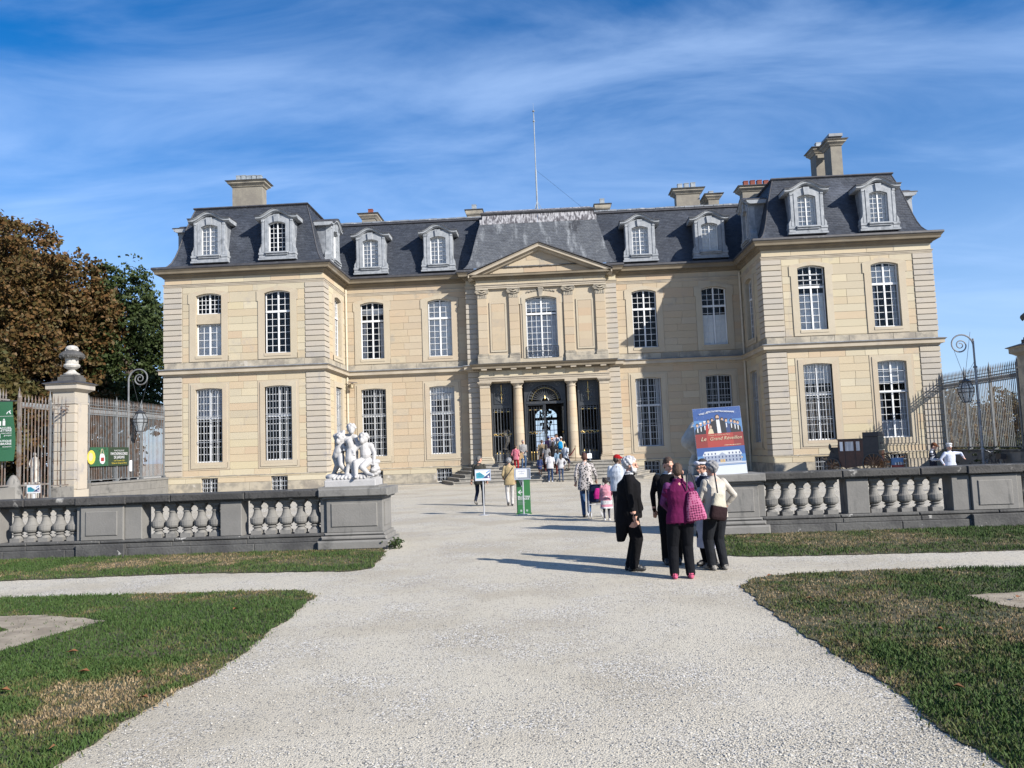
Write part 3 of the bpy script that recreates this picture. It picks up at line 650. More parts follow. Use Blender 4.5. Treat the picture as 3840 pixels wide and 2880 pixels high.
# dark interiors behind every window
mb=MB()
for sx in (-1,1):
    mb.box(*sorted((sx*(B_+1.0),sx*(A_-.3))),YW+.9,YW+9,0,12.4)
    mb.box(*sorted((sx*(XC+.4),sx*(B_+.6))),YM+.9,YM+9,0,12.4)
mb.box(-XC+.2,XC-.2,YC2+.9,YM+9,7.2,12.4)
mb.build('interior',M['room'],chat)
mb=MB()
for sx in (-1,1): mb.face([(sx*A_,YW,0),(sx*A_,YW+12,0),(sx*A_,YW+12,12.5),(sx*A_,YW,12.5)]); mb.face([(sx*B_,YM,0),(sx*B_,YM+8,0),(sx*B_,YM+8,12.5),(sx*B_,YM,12.5)])
mb.build('wall',M['stone_plain'],chat)
# quoins --------------------------------------------------------------
def courses(z0,z1,h): n=round((z1-z0)/h); return [(z0+(z1-z0)*i/n,z0+(z1-z0)*(i+1)/n) for i in range(n)]
CG=courses(1.02,6.70,.316); CU=courses(7.52,11.88,.312)
def quoin(x0,x1,y0,y1,a,b,ch=.012):
    mb=MB(); g=.019; z0,z1=a+g,b-g
    r0=[(x0,y0),(x1,y0),(x1,y1),(x0,y1)]; r1=[(x0+ch,y0+ch),(x1-ch,y0+ch),(x1-ch,y1),(x0+ch,y1)]
    mb.ringsurf([[(x,y,z0) for x,y in r1],[(x,y,z0+ch) for x,y in r0],[(x,y,z1-ch) for x,y in r0],[(x,y,z1) for x,y in r1]])
    return mb.build('quoin_stone',M['quoin'],chat)
NQ=0
for sx in (-1,1):
    for lst in (CG,CU):
        for a,b in lst:
            quoin(*sorted((sx*(A_+.045),sx*(A_-1.03))),YW-.045,YW+.6,a,b); quoin(*sorted((sx*(B_-.045),sx*(B_+1.05))),YW-.045,YW+1.0,a,b)
            quoin(*sorted((sx*(XS+.03),sx*(XC+.002))),YC1-.03,YM-.02,a,b); NQ+=3
for sx in (-1,1):
    mb=MB(); mb.box(*sorted((sx*XS,sx*XC)),YC1+.015,YM-.01,0,12.45); mb.build('pier_core',M['joint'],chat)
for sx in (-1,1):
    for a,b,d in ((0,.62,.10),(.62,1.0,.06),(7.12,7.5,.06),(12.03,12.45,.02)):
        mb=MB(); mb.bbox(*sorted((sx*(XS+d*.6),sx*XC)),YC1-d,YM-.03,a,b,.01); mb.build('pier_stone',M['stone_dirty'] if a<1 or a==7.12 else M['stone'],chat)
# mouldings ------------------------------------------------------------
def sweep(path,prof,name,m,closed_ends=True,parent=None):
    """profile (d outward, z) along an axis-parallel plan path, mitred"""
    n=len(path); rings=[]
    nor=[]
    for i in range(n-1):
        d=Vector((path[i+1][0]-path[i][0],path[i+1][1]-path[i][1])).normalized(); nor.append(Vector((d.y,-d.x)))
    for i in range(n):
        if i==0: o=nor[0]
        elif i==n-1: o=nor[-1]
        else: o=nor[i-1]+nor[i] if nor[i-1].dot(nor[i])<.9 else nor[i]
        rings.append([(path[i][0]+o.x*d,path[i][1]+o.y*d,z) for d,z in prof])
    mb=MB(); mb.ringsurf(rings,True,closed_ends); return mb.build(name,m,parent or chat)
PL=[(-A_,YW+8),(-A_,YW),(-B_,YW),(-B_,YM),(-XS,YM),(-XS,YC1),(-XC,YC1)]
PR=[(-x,y) for x,y in PL][::-1]
STR=[(-.02,6.70),(.05,6.72),(.07,6.79),(.16,6.83),(.24,6.84),(.24,7.0),(.30,7.06),(.32,7.075),(-.02,7.16)]
ARC=[(-.02,11.86),(.03,11.88),(.03,11.945),(.05,11.95),(.06,12.02),(.09,12.04),(.09,12.065),(-.02,12.09)]
CORN=[(-.02,12.40),(.06,12.42),(.10,12.50),(.20,12.55),(.24,12.56),(.24,12.62),(.40,12.63),(.42,12.74),(.50,12.84),(.50,12.87),(-.02,12.88)]
GUT=[(.30,12.86),(.52,12.86),(.55,12.90),(.54,13.0),(.46,13.03),(.10,13.12),(.0,13.12),(.0,12.9)]
for P in (PL,PR):
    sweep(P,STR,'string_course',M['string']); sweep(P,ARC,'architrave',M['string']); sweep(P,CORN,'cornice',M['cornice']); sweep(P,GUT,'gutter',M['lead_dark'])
    sweep(P,[(.18,7.08),(.335,7.085),(.335,7.10),(.05,7.17),(-.02,7.17)],'lead_capping',M['lead'])
    s=sweep(P,[(-.02,.985),(.055,.985),(.055,1.02),(-.02,1.05)],'plinth_ledge',M['stone_dirty'])
# ================================================================ central bay
S='stone_plain'
def cbox(name,x0,x1,y0,y1,z0,z1,m=S,parent=None,ch=0): 
    mb=MB(); (mb.bbox(x0,x1,y0,y1,z0,z1,ch) if ch else mb.box(x0,x1,y0,y1,z0,z1)); return mb.build(name,M[m],parent or chat)
HC_=(-.95,.95,7.40,11.20)
wall('wall',FC2,-XC,XC,7.1,12.3,[HC_],m=M[S])
cbox('wall',-XC,-XC+.01,YC2+.02,YM,6,12.4); cbox('wall',XC-.01,XC,YC2+.02,YM,6,12.4)
copen=[(-1.40,1.40,7.1,11.6),(-3.3,-1.96,7.7,11.1),(1.96,3.3,7.7,11.1)]
# attic plinth of the upper order
for sx in (-1,1):
    cbox('pedestal',*sorted((sx*3.98,sx*1.36)),YC2-.20,YC2+.3,7.12,7.46,'stone_dirty',ch=.02)
    for xa,xb in ((3.97,3.24),(2.03,1.36)):
        cbox('pedestal',*sorted((sx*xa,sx*xb)),YC2-.17,YC2+.3,7.46,7.62,'stone_dirty',ch=.015)
        mb=MB(); x0,x1=sorted((sx*xa,sx*xb)); mb.bbox(x0+.01,x1-.01,YC2-.165,YC2+.2,7.62,7.69,.03); mb.bbox(x0+.04,x1-.04,YC2-.15,YC2+.2,7.69,7.75,.02); mb.build('pilaster_base',M['stone_dirty'],chat)
    cbox('pedestal',*sorted((sx*3.24,sx*2.03)),YC2-.06,YC2+.3,7.46,7.68,'stone_dirty',ch=.015)
    for xc in (3.60,1.67):
        x0,x1=sx*xc-.29,sx*xc+.29; pil=None
        for i,(a,b) in enumerate(courses(7.75,11.16,.49)):
            mb=MB(); mb.bbox(x0,x1,YC2-.12,YC2+.1,a+.004,b-.004,.006); mb.build('pilaster_stone',M['stone_main'],chat)
        # ionic capital
        mb=MB(); mb.bbox(x0+.01,x1-.01,YC2-.13,YC2+.1,11.16,11.20,.01)
        for k in range(5): mb.box(x0+.05+k*.105,x0+.10+k*.105,YC2-.145,YC2,11.20,11.40)
        mb.box(x0,x1,YC2-.125,YC2+.1,11.20,11.52)
        for v in (-1,1):
            cxv=(x0+x1)/2+v*.29; pts=[]
            for t in range(26):
                th=t/25*2.1*2*PI; r=.135*(1-t/28); pts.append((cxv+v*r*math.cos(th)*1.0,YC2-.2,11.56+r*math.sin(th)))
            mb.tube(pts,.022,5); mb.tube([(cxv,YC2-.2,11.56),(cxv,YC2+.02,11.56)],.10,10)
        mb.bbox(x0-.10,x1+.10,YC2-.24,YC2+.1,11.68,11.76,.02); mb.tube([(x0+.1,YC2-.2,11.62),((x0+x1)/2,YC2-.235,11.55),(x1-.1,YC2-.2,11.62)],.05,6)
        mb.tube([(x0+.02,YC2-.17,11.5),((x0+x1)/2,YC2-.2,11.42),(x1-.02,YC2-.17,11.5)],.035,6)
        mb.build('capital',M['stone_dirty'],chat)
    # raised panel
    mb=MB(); x0,x1=sorted((sx*2.13,sx*3.17)); i_=[(x0+.10,7.96),(x0+.10,10.84),(x1-.10,10.84),(x1-.10,7.96),(x0+.10,7.96)]; o_=[(x0,7.86),(x0,10.94),(x1,10.94),(x1,7.86),(x0,7.86)]
    mb.ring(i_,o_,YC2-.045,YC2,YC2-.01); mb.build('panel_frame',M[S],chat)
    for a,b in courses(7.97,10.83,.48):
        mb=MB(); mb.bbox(x0+.11,x1-.11,YC2-.03,YC2,a,b,.004); mb.build('panel_stone',M['stone_main'],chat)
# window surround, keystone, balcony rail
mb=MB(); w=.95; ap=arch_pts(w,11.04,11.20)
inner=[(-w,7.40),(-w,10.75),(-w,10.75),(-w,11.04)]+ap[1:-1]+[(w,11.04),(w,10.75),(w,10.75),(w,7.40)]
def os_(k,e,z): return [(-w-k,7.40),(-w-k,10.75),(-w-k-e,10.75),(-w-k-e,11.16)]+[(x*(w+k+e)/w*.97,z+.30*(1-(x/w)**2)) for x,_ in ap[1:-1]]+[(w+k+e,11.16),(w+k+e,10.75),(w+k,10.75),(w+k,7.40)]
mb.ring(inner,os_(.20,.05,11.20),-.09,-.04,.24); mb.ring(os_(.20,.05,11.20),os_(.32,.10,11.30),-.05,.02,.0)
sr=mb.build('window_surround',M[S],chat,FC2.M(0))
mb=MB(); mb.prism([(-.10,11.16),(.10,11.16),(.15,11.62),(-.15,11.62)],-.17,.0); mb.bbox(-.17,.17,-.2,0,11.60,11.72,.03); mb.build('keystone',M['stone_dirty'],sr,FC2.M(0))
mb=MB()
for v in (-1,1):
    for k in range(9):
        x=v*(.16+k*.085); z=11.60-.012*k-.05*abs(math.sin(k*1.3)); mb.lathe([(.0,-.06),(.05,-.02),(.045,.03),(0,.07)],6,(x,-.07,z))
mb.build('carved_garland',M['stone_dirty'],sr,FC2.M(0))
cbox('window_sill',-1.38,1.38,YC2-.06,YC2+.2,7.14,7.40,S)
wc,Mx=add_window(FC2,0,GC,'GC',individual=True); backing(wc,Mx,'shutter',.93,10.3,11.1); backing(wc,Mx,'curtain',.93,7.5,10.05)
mb=MB(); y=-.13
for z in (7.46,8.08): mb.box(-.98,.98,y-.012,y+.012,z-.012,z+.012)
for k in range(8):
    x=-.86+k*.245; c=(x,7.77)
    pts=[(x+.10*math.cos(t*.5)*(1-t/22),y,7.77+.24*math.sin(t*.5)*(1-t/26)) for t in range(18)]; mb.tube(pts,.010,4)
    mb.box(x-.128,x-.116,y-.008,y+.008,7.46,8.08)
for v in (-1,1): mb.box(v*.98-.012,v*.98+.012,y,0,7.44,8.10)
mb.build('balcony_rail',M['iron'],chat,FC2.M(0))
# architrave and frieze over the pilasters, pediment
cbox('architrave',-3.98,3.98,YC2-.16,YC2+.1,11.76,11.86,'string'); cbox('architrave',-3.98,3.98,YC2-.19,YC2+.1,11.86,11.98,'string'); cbox('architrave',-4.02,4.02,YC2-.24,YC2+.1,11.98,12.04,'string')
for i in range(6): cbox('frieze_stone',-3.96+1.32*i+.004,-3.96+1.32*(i+1)-.004,YC2-.15,YC2+.1,12.045,12.28,'stone',ch=.004)
PC=[(-XC+.02,YC1),(-XC+.02,YC2-.12),(XC-.02,YC2-.12),(XC-.02,YC1)]
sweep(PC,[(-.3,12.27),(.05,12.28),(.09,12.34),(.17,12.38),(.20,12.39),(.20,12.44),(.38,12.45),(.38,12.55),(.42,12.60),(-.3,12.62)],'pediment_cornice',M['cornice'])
AP=14.40; ex=4.36
tz=lambda x: AP-(AP-12.62)*abs(x)/ex
mb=MB(); mb.prism([(-3.8,12.6),(3.8,12.6),(0,AP-.22)],YC2-.02,YM+.6); mb.build('tympanum',M[S],chat)
for i,(x0,x1,z0,z1) in enumerate([(-2.9,-1.0,12.63,13.02),(-.98,1.0,12.63,13.02),(1.02,2.9,12.63,13.02),(-1.9,0.0,13.04,13.44),(.02,1.9,13.04,13.44),(-.8,.8,13.46,13.8)]):
    mb=MB(); mb.bbox(x0,x1,YC2-.035,YC2,z0,z1,.008); mb.build('tympanum_stone',M['stone_main'],chat)
for sx in (-1,1):
    mb=MB()
    th=math.atan2(AP-12.62,ex); nx,nz=math.sin(th),math.cos(th)
    prof=[(.05,-.34),(.12,-.30),(.16,-.24),(.22,-.22),(.22,-.19),(.40,-.18),(.40,-.07),(.46,.0),(-.3,.02),(-.3,-.34)]     # (d outward, t along the slope normal)
    def sec(xp,end):
        r=[]
        for d,t in prof:
            x=xp if end=='apex' else xp*1.0; z=tz(x)+t/nz if end=='apex' else tz(x)+t/nz
            r.append((sx*x,YC2-.1-d,z))
        return r
    mb.ringsurf([sec(ex+.03,'e'),sec(0,'apex')]); mb.build('raking_cornice',M['string'],chat)
    mb=MB(); mb.prism([(sx*(ex+.08),12.66),(sx*(ex+.08),12.70),(0,AP+.085),(0,AP+.03)],YC2-.60,YM+1.0); mb.build('pediment_roof',M['lead_dark'],chat)
# porch --------------------------------------------------------------
FZ=1.09
cbox('entablature',-3.93,3.93,YP,YC2+.5,6.04,6.18,'string'); cbox('entablature',-3.95,3.95,YP-.03,YC2+.5,6.18,6.29,'string'); cbox('entablature',-3.99,3.99,YP-.08,YC2+.5,6.29,6.34,'string')
for i in range(9): cbox('frieze_stone',-3.93+7.86*i/9+.004,-3.93+7.86*(i+1)/9-.004,YP-.01,YC2+.3,6.345,6.70,'stone',ch=.004)
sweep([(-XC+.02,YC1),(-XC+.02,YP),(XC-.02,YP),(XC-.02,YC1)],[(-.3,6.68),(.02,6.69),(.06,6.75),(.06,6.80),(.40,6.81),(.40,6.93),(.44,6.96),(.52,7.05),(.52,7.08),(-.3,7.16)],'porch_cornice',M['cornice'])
sweep([(-XC+.02,YC1),(-XC+.02,YP),(XC-.02,YP),(XC-.02,YC1)],[(.40,7.08),(.545,7.085),(.545,7.11),(-.1,7.18),(-.1,7.1)],'lead_capping',M['lead_dark'])
for i in range(9):
    x=-3.60+7.20*i/8; cbox('mutule',x-.17,x+.17,YP-.37,YP,6.72,6.808,'string')
cbox('entablature_soffit',-3.9,3.9,YP+.5,YM+.3,5.99,6.04,S)
for sx in (-1,1):
    x0,x1=sorted((sx*3.33,sx*3.92))
    for i,(a,b) in enumerate(courses(FZ+.42,5.66,.42)): 
        mb=MB(); mb.bbox(x0,x1,YP,YC2+.75,a+.005,b-.005,.006); mb.build('pier_stone',M['stone_main'],chat)
    mb=MB(); mb.bbox(x0-.01,x1+.01,YP-.02,YC2+.75,5.66,5.72,.01); mb.box(x0,x1,YP,YC2+.75,5.72,5.84); mb.bbox(x0-.05,x1+.05,YP-.06,YC2+.75,5.84,5.90,.02); mb.bbox(x0-.10,x1+.10,YP-.11,YC2+.75,5.90,5.97,.02); mb.box(x0-.13,x1+.13,YP-.13,YC2+.75,5.97,6.04); mb.build('pier_capital',M['string'],chat)
    mb=MB(); mb.box(x0-.12,x1+.12,YP-.12,YC2+.75,FZ,FZ+.20); mb.bbox(x0-.10,x1+.10,YP-.10,YC2+.75,FZ+.20,FZ+.30,.04); mb.bbox(x0-.04,x1+.04,YP-.04,YC2+.75,FZ+.30,FZ+.42,.035); mb.build('pier_base',M[S],chat)
    # doric column of drums
    cx,cyy=sx*1.63,YP+.33; zz=FZ+.36; H=5.60-zz; n=9
    def rad_(z): t=(z-zz)/H; return .315*(1-.19*t*t)+.004
    for i in range(n):
        a,b=zz+H*i/n,zz+H*(i+1)/n; mb=MB(); mb.lathe([(rad_(a)-.006,a+.002),(rad_(a),a+.008),(rad_(b),b-.008),(rad_(b)-.006,b-.002)],28,(cx,cyy,0)); mb.build('column_drum',M['stone_main'],chat,smooth=False)
    mb=MB(); mb.lathe([(.26,5.60),(.30,5.61),(.30,5.65),(.262,5.66),(.262,5.76),(.29,5.78),(.36,5.87),(.36,5.90)],28,(cx,cyy,0)); mb.box(cx-.39,cx+.39,cyy-.39,cyy+.39,5.90,6.04); mb.build('column_capital',M['string'],chat)
    mb=MB(); mb.box(cx-.46,cx+.46,cyy-.46,cyy+.46,FZ,FZ+.14); mb.lathe([(.40,.14),(.45,.18),(.45,.24),(.40,.28),(.345,.29),(.345,.33),(.32,.36)],28,(cx,cyy,FZ)); mb.build('column_base',M[S],chat)
# steps ----------------------------------------------------------------
for i in range(6):
    f=YM-4.05+.36*i; hw=5.35-.30*i; ww=6.55-.34*i; z0,z1=.182*i,.182*(i+1)
    P=[(-ww,YM-.12),(-hw,f),(hw,f),(ww,YM-.12)]
    for a,b,nb in ((P[0],P[1],3),(P[1],P[2],6),(P[2],P[3],3)):
        d=Vector((b[0]-a[0],b[1]-a[1])); l=d.length; d/=l; nn=Vector((d.y,-d.x)); cuts=[0]+[l*(q+random.uniform(-.15,.15))/nb for q in range(1,nb)]+[l]
        for u,v in zip(cuts,cuts[1:]):
            g=.006; A=Vector(a)+d*(u+g); Bv=Vector(a)+d*(v-g)
            def R(o,z): return [(A.x+nn.x*o,A.y+nn.y*o,z),(Bv.x+nn.x*o,Bv.y+nn.y*o,z),(Bv.x-nn.x*.75,Bv.y-nn.y*.75,z),(A.x-nn.x*.75,A.y-nn.y*.75,z)]
            mb=MB(); mb.ringsurf([R(-.035,z0-.03),R(-.035,z1-.062),R(.012,z1-.055),R(.02,z1-.02),R(.0,z1)]); mb.build('step_stone',M['step'],chat)
    mb=MB(); mb.face([(x*.97,y+.2,z1-.004) for x,y in P]); mb.build('step',M['step'],chat)
cbox('porch_floor',-3.9,3.9,YP-.3,YM+9,.9,FZ-.002,'stone_dirty')
# iron doors -------------------------------------------------------------
YD=YC2+.62
def iron_bay(x0,x1):
    """side bay: framed panel above, bars below"""
    mb=MB(); f=.10
    mb.ring([(x0+f,FZ+.04),(x0+f,5.93),(x1-f,5.93),(x1-f,FZ+.04),(x0+f,FZ+.04)],[(x0,FZ),(x0,6.03),(x1,6.03),(x1,FZ),(x0,FZ)],YD-.03,YD+.05,YD+.03)
    mb.box(x0+f,x1-f,YD-.02,YD+.05,4.42,4.60); mb.box(x0+f,x1-f,YD+.02,YD+.05,4.60,5.93)
    mb.ring([(x0+.26,4.78),(x0+.26,5.80),(x1-.26,5.80),(x1-.26,4.78),(x0+.26,4.78)],[(x0+.19,4.71),(x0+.19,5.87),(x1-.19,5.87),(x1-.19,4.71),(x0+.19,4.71)],YD-.02,YD+.02,YD+.01)
    o=mb.build('iron_screen',M['iron'],chat); c=(x0+x1)/2
    mb=MB(); n=6
    for k in range(n): x=x0+.17+(x1-x0-.34)*k/(n-1); mb.box(x-.014,x+.014,YD-.014,YD+.014,FZ+.04,4.42)
    for z in (FZ+.1,2.72,2.92,4.22,1.62): mb.box(x0+.1,x1-.1,YD-.012,YD+.012,z-.012,z+.012)
    for k in range(n-1):
        x=x0+.17+(x1-x0-.34)*(k+.5)/(n-1); mb.tube([(x+.08*math.cos(t*PI/6),YD,4.25+.10*math.sin(t*PI/6)) for t in range(7)],.014,4)
    mb.build('iron_bars',M['iron_lit'],o)
    mb=MB()
    for v in (-1,1):
        mb.tube([(c+v*(.05+.10*math.sin(t*.35)+.012*t),YD-.04,4.85+.052*t) for t in range(17)],.012,4)
        for zc,r in ((5.0,.10),(5.32,.07),(5.6,.09)): mb.tube([(c+v*(.20+r*(1-t/18)*math.cos(t*.6)),YD-.04,zc+r*(1-t/18)*math.sin(t*.6)) for t in range(15)],.010,4)
    mb.build('iron_scrolls',M['iron_lit'],o)
    mb=MB(); mb.box(c-.014,c+.014,YD-.06,YD-.03,4.74,5.80); mb.lathe([(0,-.08),(.035,0),(0,.12)],6,(c,YD-.05,5.82)); mb.lathe([(0,-.09),(.045,0),(0,.09)],6,(c,YD-.05,5.40)); mb.lathe([(0,-.07),(.04,0),(0,.07)],6,(c,YD-.05,5.05)); mb.box(c-.09,c+.09,YD-.06,YD-.03,5.26,5.29)
    for z in (2.82,):
        for v in (-1,1):
            mb.tube([(c+v*(.08+.045*t),YD-.03,z+.055*math.sin(t*.95)) for t in range(11)],.016,4)
            mb.tube([(c+v*(.50+.06*math.cos(t*.7)*(1-t/14)),YD-.03,z+.06*math.sin(t*.7)*(1-t/14)) for t in range(11)],.014,4)
        mb.tube([(c+.09*math.cos(t*PI/6),YD-.03,z+.09*math.sin(t*PI/6)) for t in range(13)],.014,4)
    for k in range(n-1):
        a,b=[x0+.17+(x1-x0-.34)*(k+q)/(n-1) for q in (.12,.88)]
        if k%2==0: mb.box(a,b,YD-.025,YD-.01,4.20,4.235)
    for k in range(n-1):
        x=x0+.17+(x1-x0-.34)*(k+.5)/(n-1); mb.lathe([(0,-.02),(.022,.03),(.0,.13)],5,(x,YD-.02,1.62)); 
    mb.build('gilding',M['gold'],o)
    mb=MB()
    for k in range(n-1):
        x=x0+.17+(x1-x0-.34)*(k+.5)/(n-1); mb.box(x-.012,x+.012,YD-.03,YD-.01,1.16,1.60); mb.lathe([(0,-.04),(.03,0),(0,.05)],6,(x,YD-.02,1.30))
    mb.build('iron_darts',M['iron_grille'],o)
    return o
iron_bay(-3.30,-2.02); iron_bay(2.02,3.30)
mb=MB()                                                                    # centre: frame with lunette
mb.ring([(-1.16,FZ),(-1.16,5.93),(1.16,5.93),(1.16,FZ)],[(-1.27,FZ),(-1.27,6.03),(1.27,6.03),(1.27,FZ)],YD-.03,YD+.05,YD+.03)
mb.box(-1.16,1.16,YD-.05,YD+.05,4.62,4.78)
n=20; arc=lambda r,i:(r*math.cos(PI*i/n),4.80+r*.98*math.sin(PI*i/n))
inn=[arc(1.02,i) for i in range(n+1)]; out=[]
for i in range(n+1):
    c,s_=math.cos(PI*i/n),math.sin(PI*i/n); k=min(1.16/max(abs(c),1e-6),1.13/max(s_,1e-6)); out.append((c*k,4.80+s_*k))
mb.ring(inn,out,YD-.02,YD+.04,YD+.03); mb.ring([arc(.99,i) for i in range(n+1)],[arc(1.09,i) for i in range(n+1)],YD-.06,YD-.02,YD-.02)
mb.box(-.10,.10,YD-.08,YD,5.78,6.02)
lu=mb.build('lunette',M['iron'],chat)
mb=MB()
for i in range(1,16):
    th=PI*i/16; mb.tube([(.22*math.cos(th),YD,4.80+.22*math.sin(th)),(1.0*math.cos(th),YD,4.80+.98*math.sin(th))],.016,4)
    mb.tube([(.94*math.cos(th)+.06*math.cos(th+1.57+PI*t/6-0),YD,4.80+.92*math.sin(th)+.06*math.sin(th+1.57+PI*t/6)) for t in range(7)],.012,4)
mb.tube([(.22*math.cos(PI*t/10),YD,4.80+.22*math.sin(PI*t/10)) for t in range(11)],.03,5)
for v in (-1,1):
    mb.tube([(v*(.82+.14*(1-t/16)*math.cos(t*.6)),YD-.05,5.78+.12*(1-t/16)*math.sin(t*.6)) for t in range(14)],.018,4); mb.tube([(v*(.55+.03*t),YD-.05,5.93-.02*t+.02*math.sin(t)) for t in range(10)],.016,4)
mb.build('iron_bars',M['iron_lit'],lu)
mb=MB()
for i in range(16):
    if i%2==0 or True:
        a,b=PI*(i+.15)/16,PI*(i+.85)/16; mb.tube([(.80*math.cos(t),YD-.02,4.80+.80*math.sin(t)) for t in (a,(a+b)/2,b)],.014,4)
mb.lathe([(0,-.1),(.04,0),(0,.2)],6,(0,YD-.06,4.95))
for k in range(7): mb.lathe([(0,-.0),(.02,.02),(0,.04)],5,(-.9+.3*k,YD-.06,4.69))
mb.build('gilding',M['gold'],lu)
def leaf(x0,x1,name,Mx=None):
    mb=MB(); f=.06
    mb.ring([(x0+f,FZ+.08),(x0+f,4.55),(x1-f,4.55),(x1-f,FZ+.08),(x0+f,FZ+.08)],[(x0,FZ+.03),(x0,4.62),(x1,4.62),(x1,FZ+.03),(x0,FZ+.03)],-.02,.03,.02)
    k=max(3,int((x1-x0)/.17))
    for i in range(k): x=x0+.13+(x1-x0-.26)*i/(k-1); mb.box(x-.013,x+.013,-.013,.013,FZ+.05,4.45)
    for z in (2.78,2.95,4.28): mb.box(x0+f,x1-f,-.012,.012,z-.012,z+.012)
    o=mb.build(name,M['iron'],chat,Mx); mb=MB(); c=(x0+x1)/2
    for i in range(k-1):
        x=x0+.13+(x1-x0-.26)*(i+.5)/(k-1); mb.lathe([(0,-.02),(.022,.03),(.0,.13)],5,(x,-.02,1.62)); mb.box(x-.012,x+.012,-.03,-.01,1.16,1.60)
        if i%2==0: mb.box(x-.06,x+.06,-.02,-.01,4.25,4.285)
    mb.tube([(x0+.12+(x1-x0-.24)*t/24,-.03,2.865+.05*math.sin(t*.9)) for t in range(25)],.014,4); mb.tube([(c+.07*math.cos(t*PI/6),-.03,2.865+.07*math.sin(t*PI/6)) for t in range(13)],.014,4)
    mb.build('gilding',M['gold'],o,Mx); return o
leaf(-1.14,-.06,'gate_leaf',Matrix.Translation((0,YD+.02,0)))
leaf(-1.14,-.06,'gate_leaf',Matrix.Translation((1.14,YD+.06,0))@Matrix.Rotation(rad(-84),4,'Z')@Matrix.Scale(-1,4,(1,0,0))@Matrix.Translation((1.14,0,0)))
mb=MB(); mb.box(-.05,.03,YD-.01,YD+.04,FZ,4.62); mb.build('gate_post',M['iron'],chat)
# hall seen through the gates
mb=MB(); y0,y1=YD+.3,YM+8.6
mb.face([(-4.2,y0,FZ),(-4.2,y1,FZ),(-4.2,y1,6.6),(-4.2,y0,6.6)]); mb.face([(4.2,y0,FZ),(4.2,y1,FZ),(4.2,y1,6.6),(4.2,y0,6.6)]); mb.face([(-4.2,y0,6.6),(4.2,y0,6.6),(4.2,y1,6.6),(-4.2,y1,6.6)])
hw=.82
for (a,b,c,d) in ((-4.2,-hw,FZ,6.6),(hw,4.2,FZ,6.6),(-hw,hw,4.75,6.6)): mb.face([(a,y1,c),(b,y1,c),(b,y1,d),(a,y1,d)])
mb.build('hall',M['hall'],chat)
mb=MB()
mb.box(-hw,hw,y1-.05,y1+.05,3.92,4.12); mb.box(-.05,.05,y1-.05,y1+.05,FZ,4.0)
for k in range(1,7): z=FZ+.1+k*.40; mb.box(-hw,hw,y1-.03,y1+.03,z-.02,z+.02)
for v in (-1,1):
    for k in (1,2): mb.box(v*.27*k-.018,v*.27*k+.018,y1-.03,y1+.03,FZ,4.0)
    mb.box(*sorted((v*hw,v*(hw-.06))),y1-.05,y1+.05,FZ,4.75)
for i in range(1,6): th=PI*i/6; mb.tube([(.2*math.cos(th),y1,4.1+.15*math.sin(th)),(.8*math.cos(th),y1,4.1+.62*math.sin(th))],.018,4)
mb.tube([(.5*math.cos(PI*t/10),y1,4.1+.38*math.sin(PI*t/10)) for t in range(11)],.018,4)
n=12; mb.ring([(hw*math.cos(PI*i/n),4.1+.66*math.sin(PI*i/n)) for i in range(n+1)],[(hw*math.cos(PI*i/n),4.95) for i in range(n+1)],y1-.03,y1,y1)
mb.build('garden_door',M['iron'],chat)
# chandelier and vases are objects standing or hanging in the hall
ch=empty('chandelier',(0,52,6.5),'dark wrought lantern chandelier hanging inside the open central doorway','chandelier')
mb=MB(); mb.tube([(0,52,6.5),(0,52,4.45)],.015,4); mb.build('chain',M['iron'],ch)
mb=MB()
for r,z in ((.20,4.45),(.36,4.2),(.40,3.9),(.36,3.55),(.24,3.25),(.06,3.05)):
    mb.tube([(r*math.cos(PI*t/8),52+r*math.sin(PI*t/8),z) for t in range(17)],.03,5)
    for k in range(9):
        a=2*PI*k/9+z; mb.lathe([(0,-.13),(.06,-.05),(.05,.05),(0,.12)],6,(r*math.cos(a),52+r*math.sin(a),z+random.uniform(-.12,.12)))
mb.build('body',M['iron'],ch)
for sx in (-1,1):
    v=empty('vase',(sx*2.66,YD+1.45,FZ),'pale two handled vase on a pedestal behind the '+('left' if sx<0 else 'right')+' iron screen beside the entrance','vase')
    mb=MB(); mb.box(sx*2.66-.34,sx*2.66+.34,YD+1.15,YD+1.75,FZ,FZ+.75); mb.build('pedestal',M['hall'],v)
    mb=MB(); mb.lathe([(.14,.75),(.24,.8),(.10,.9),(.16,1.0),(.34,1.3),(.36,1.5),(.22,1.72),(.16,1.9),(.22,2.05)],14,(sx*2.66,YD+1.45,FZ)); mb.build('bowl',M['hall'],v)  # vase takes the dark hall colour, painting shade over its sunlit side
    for h in (-1,1):
        mb=MB(); mb.tube([(sx*2.66+h*(.22+.16*math.sin(t*.35)),YD+1.45,FZ+1.45+.075*t) for t in range(9)],.03,5); mb.build('handle',M['hall'],v)
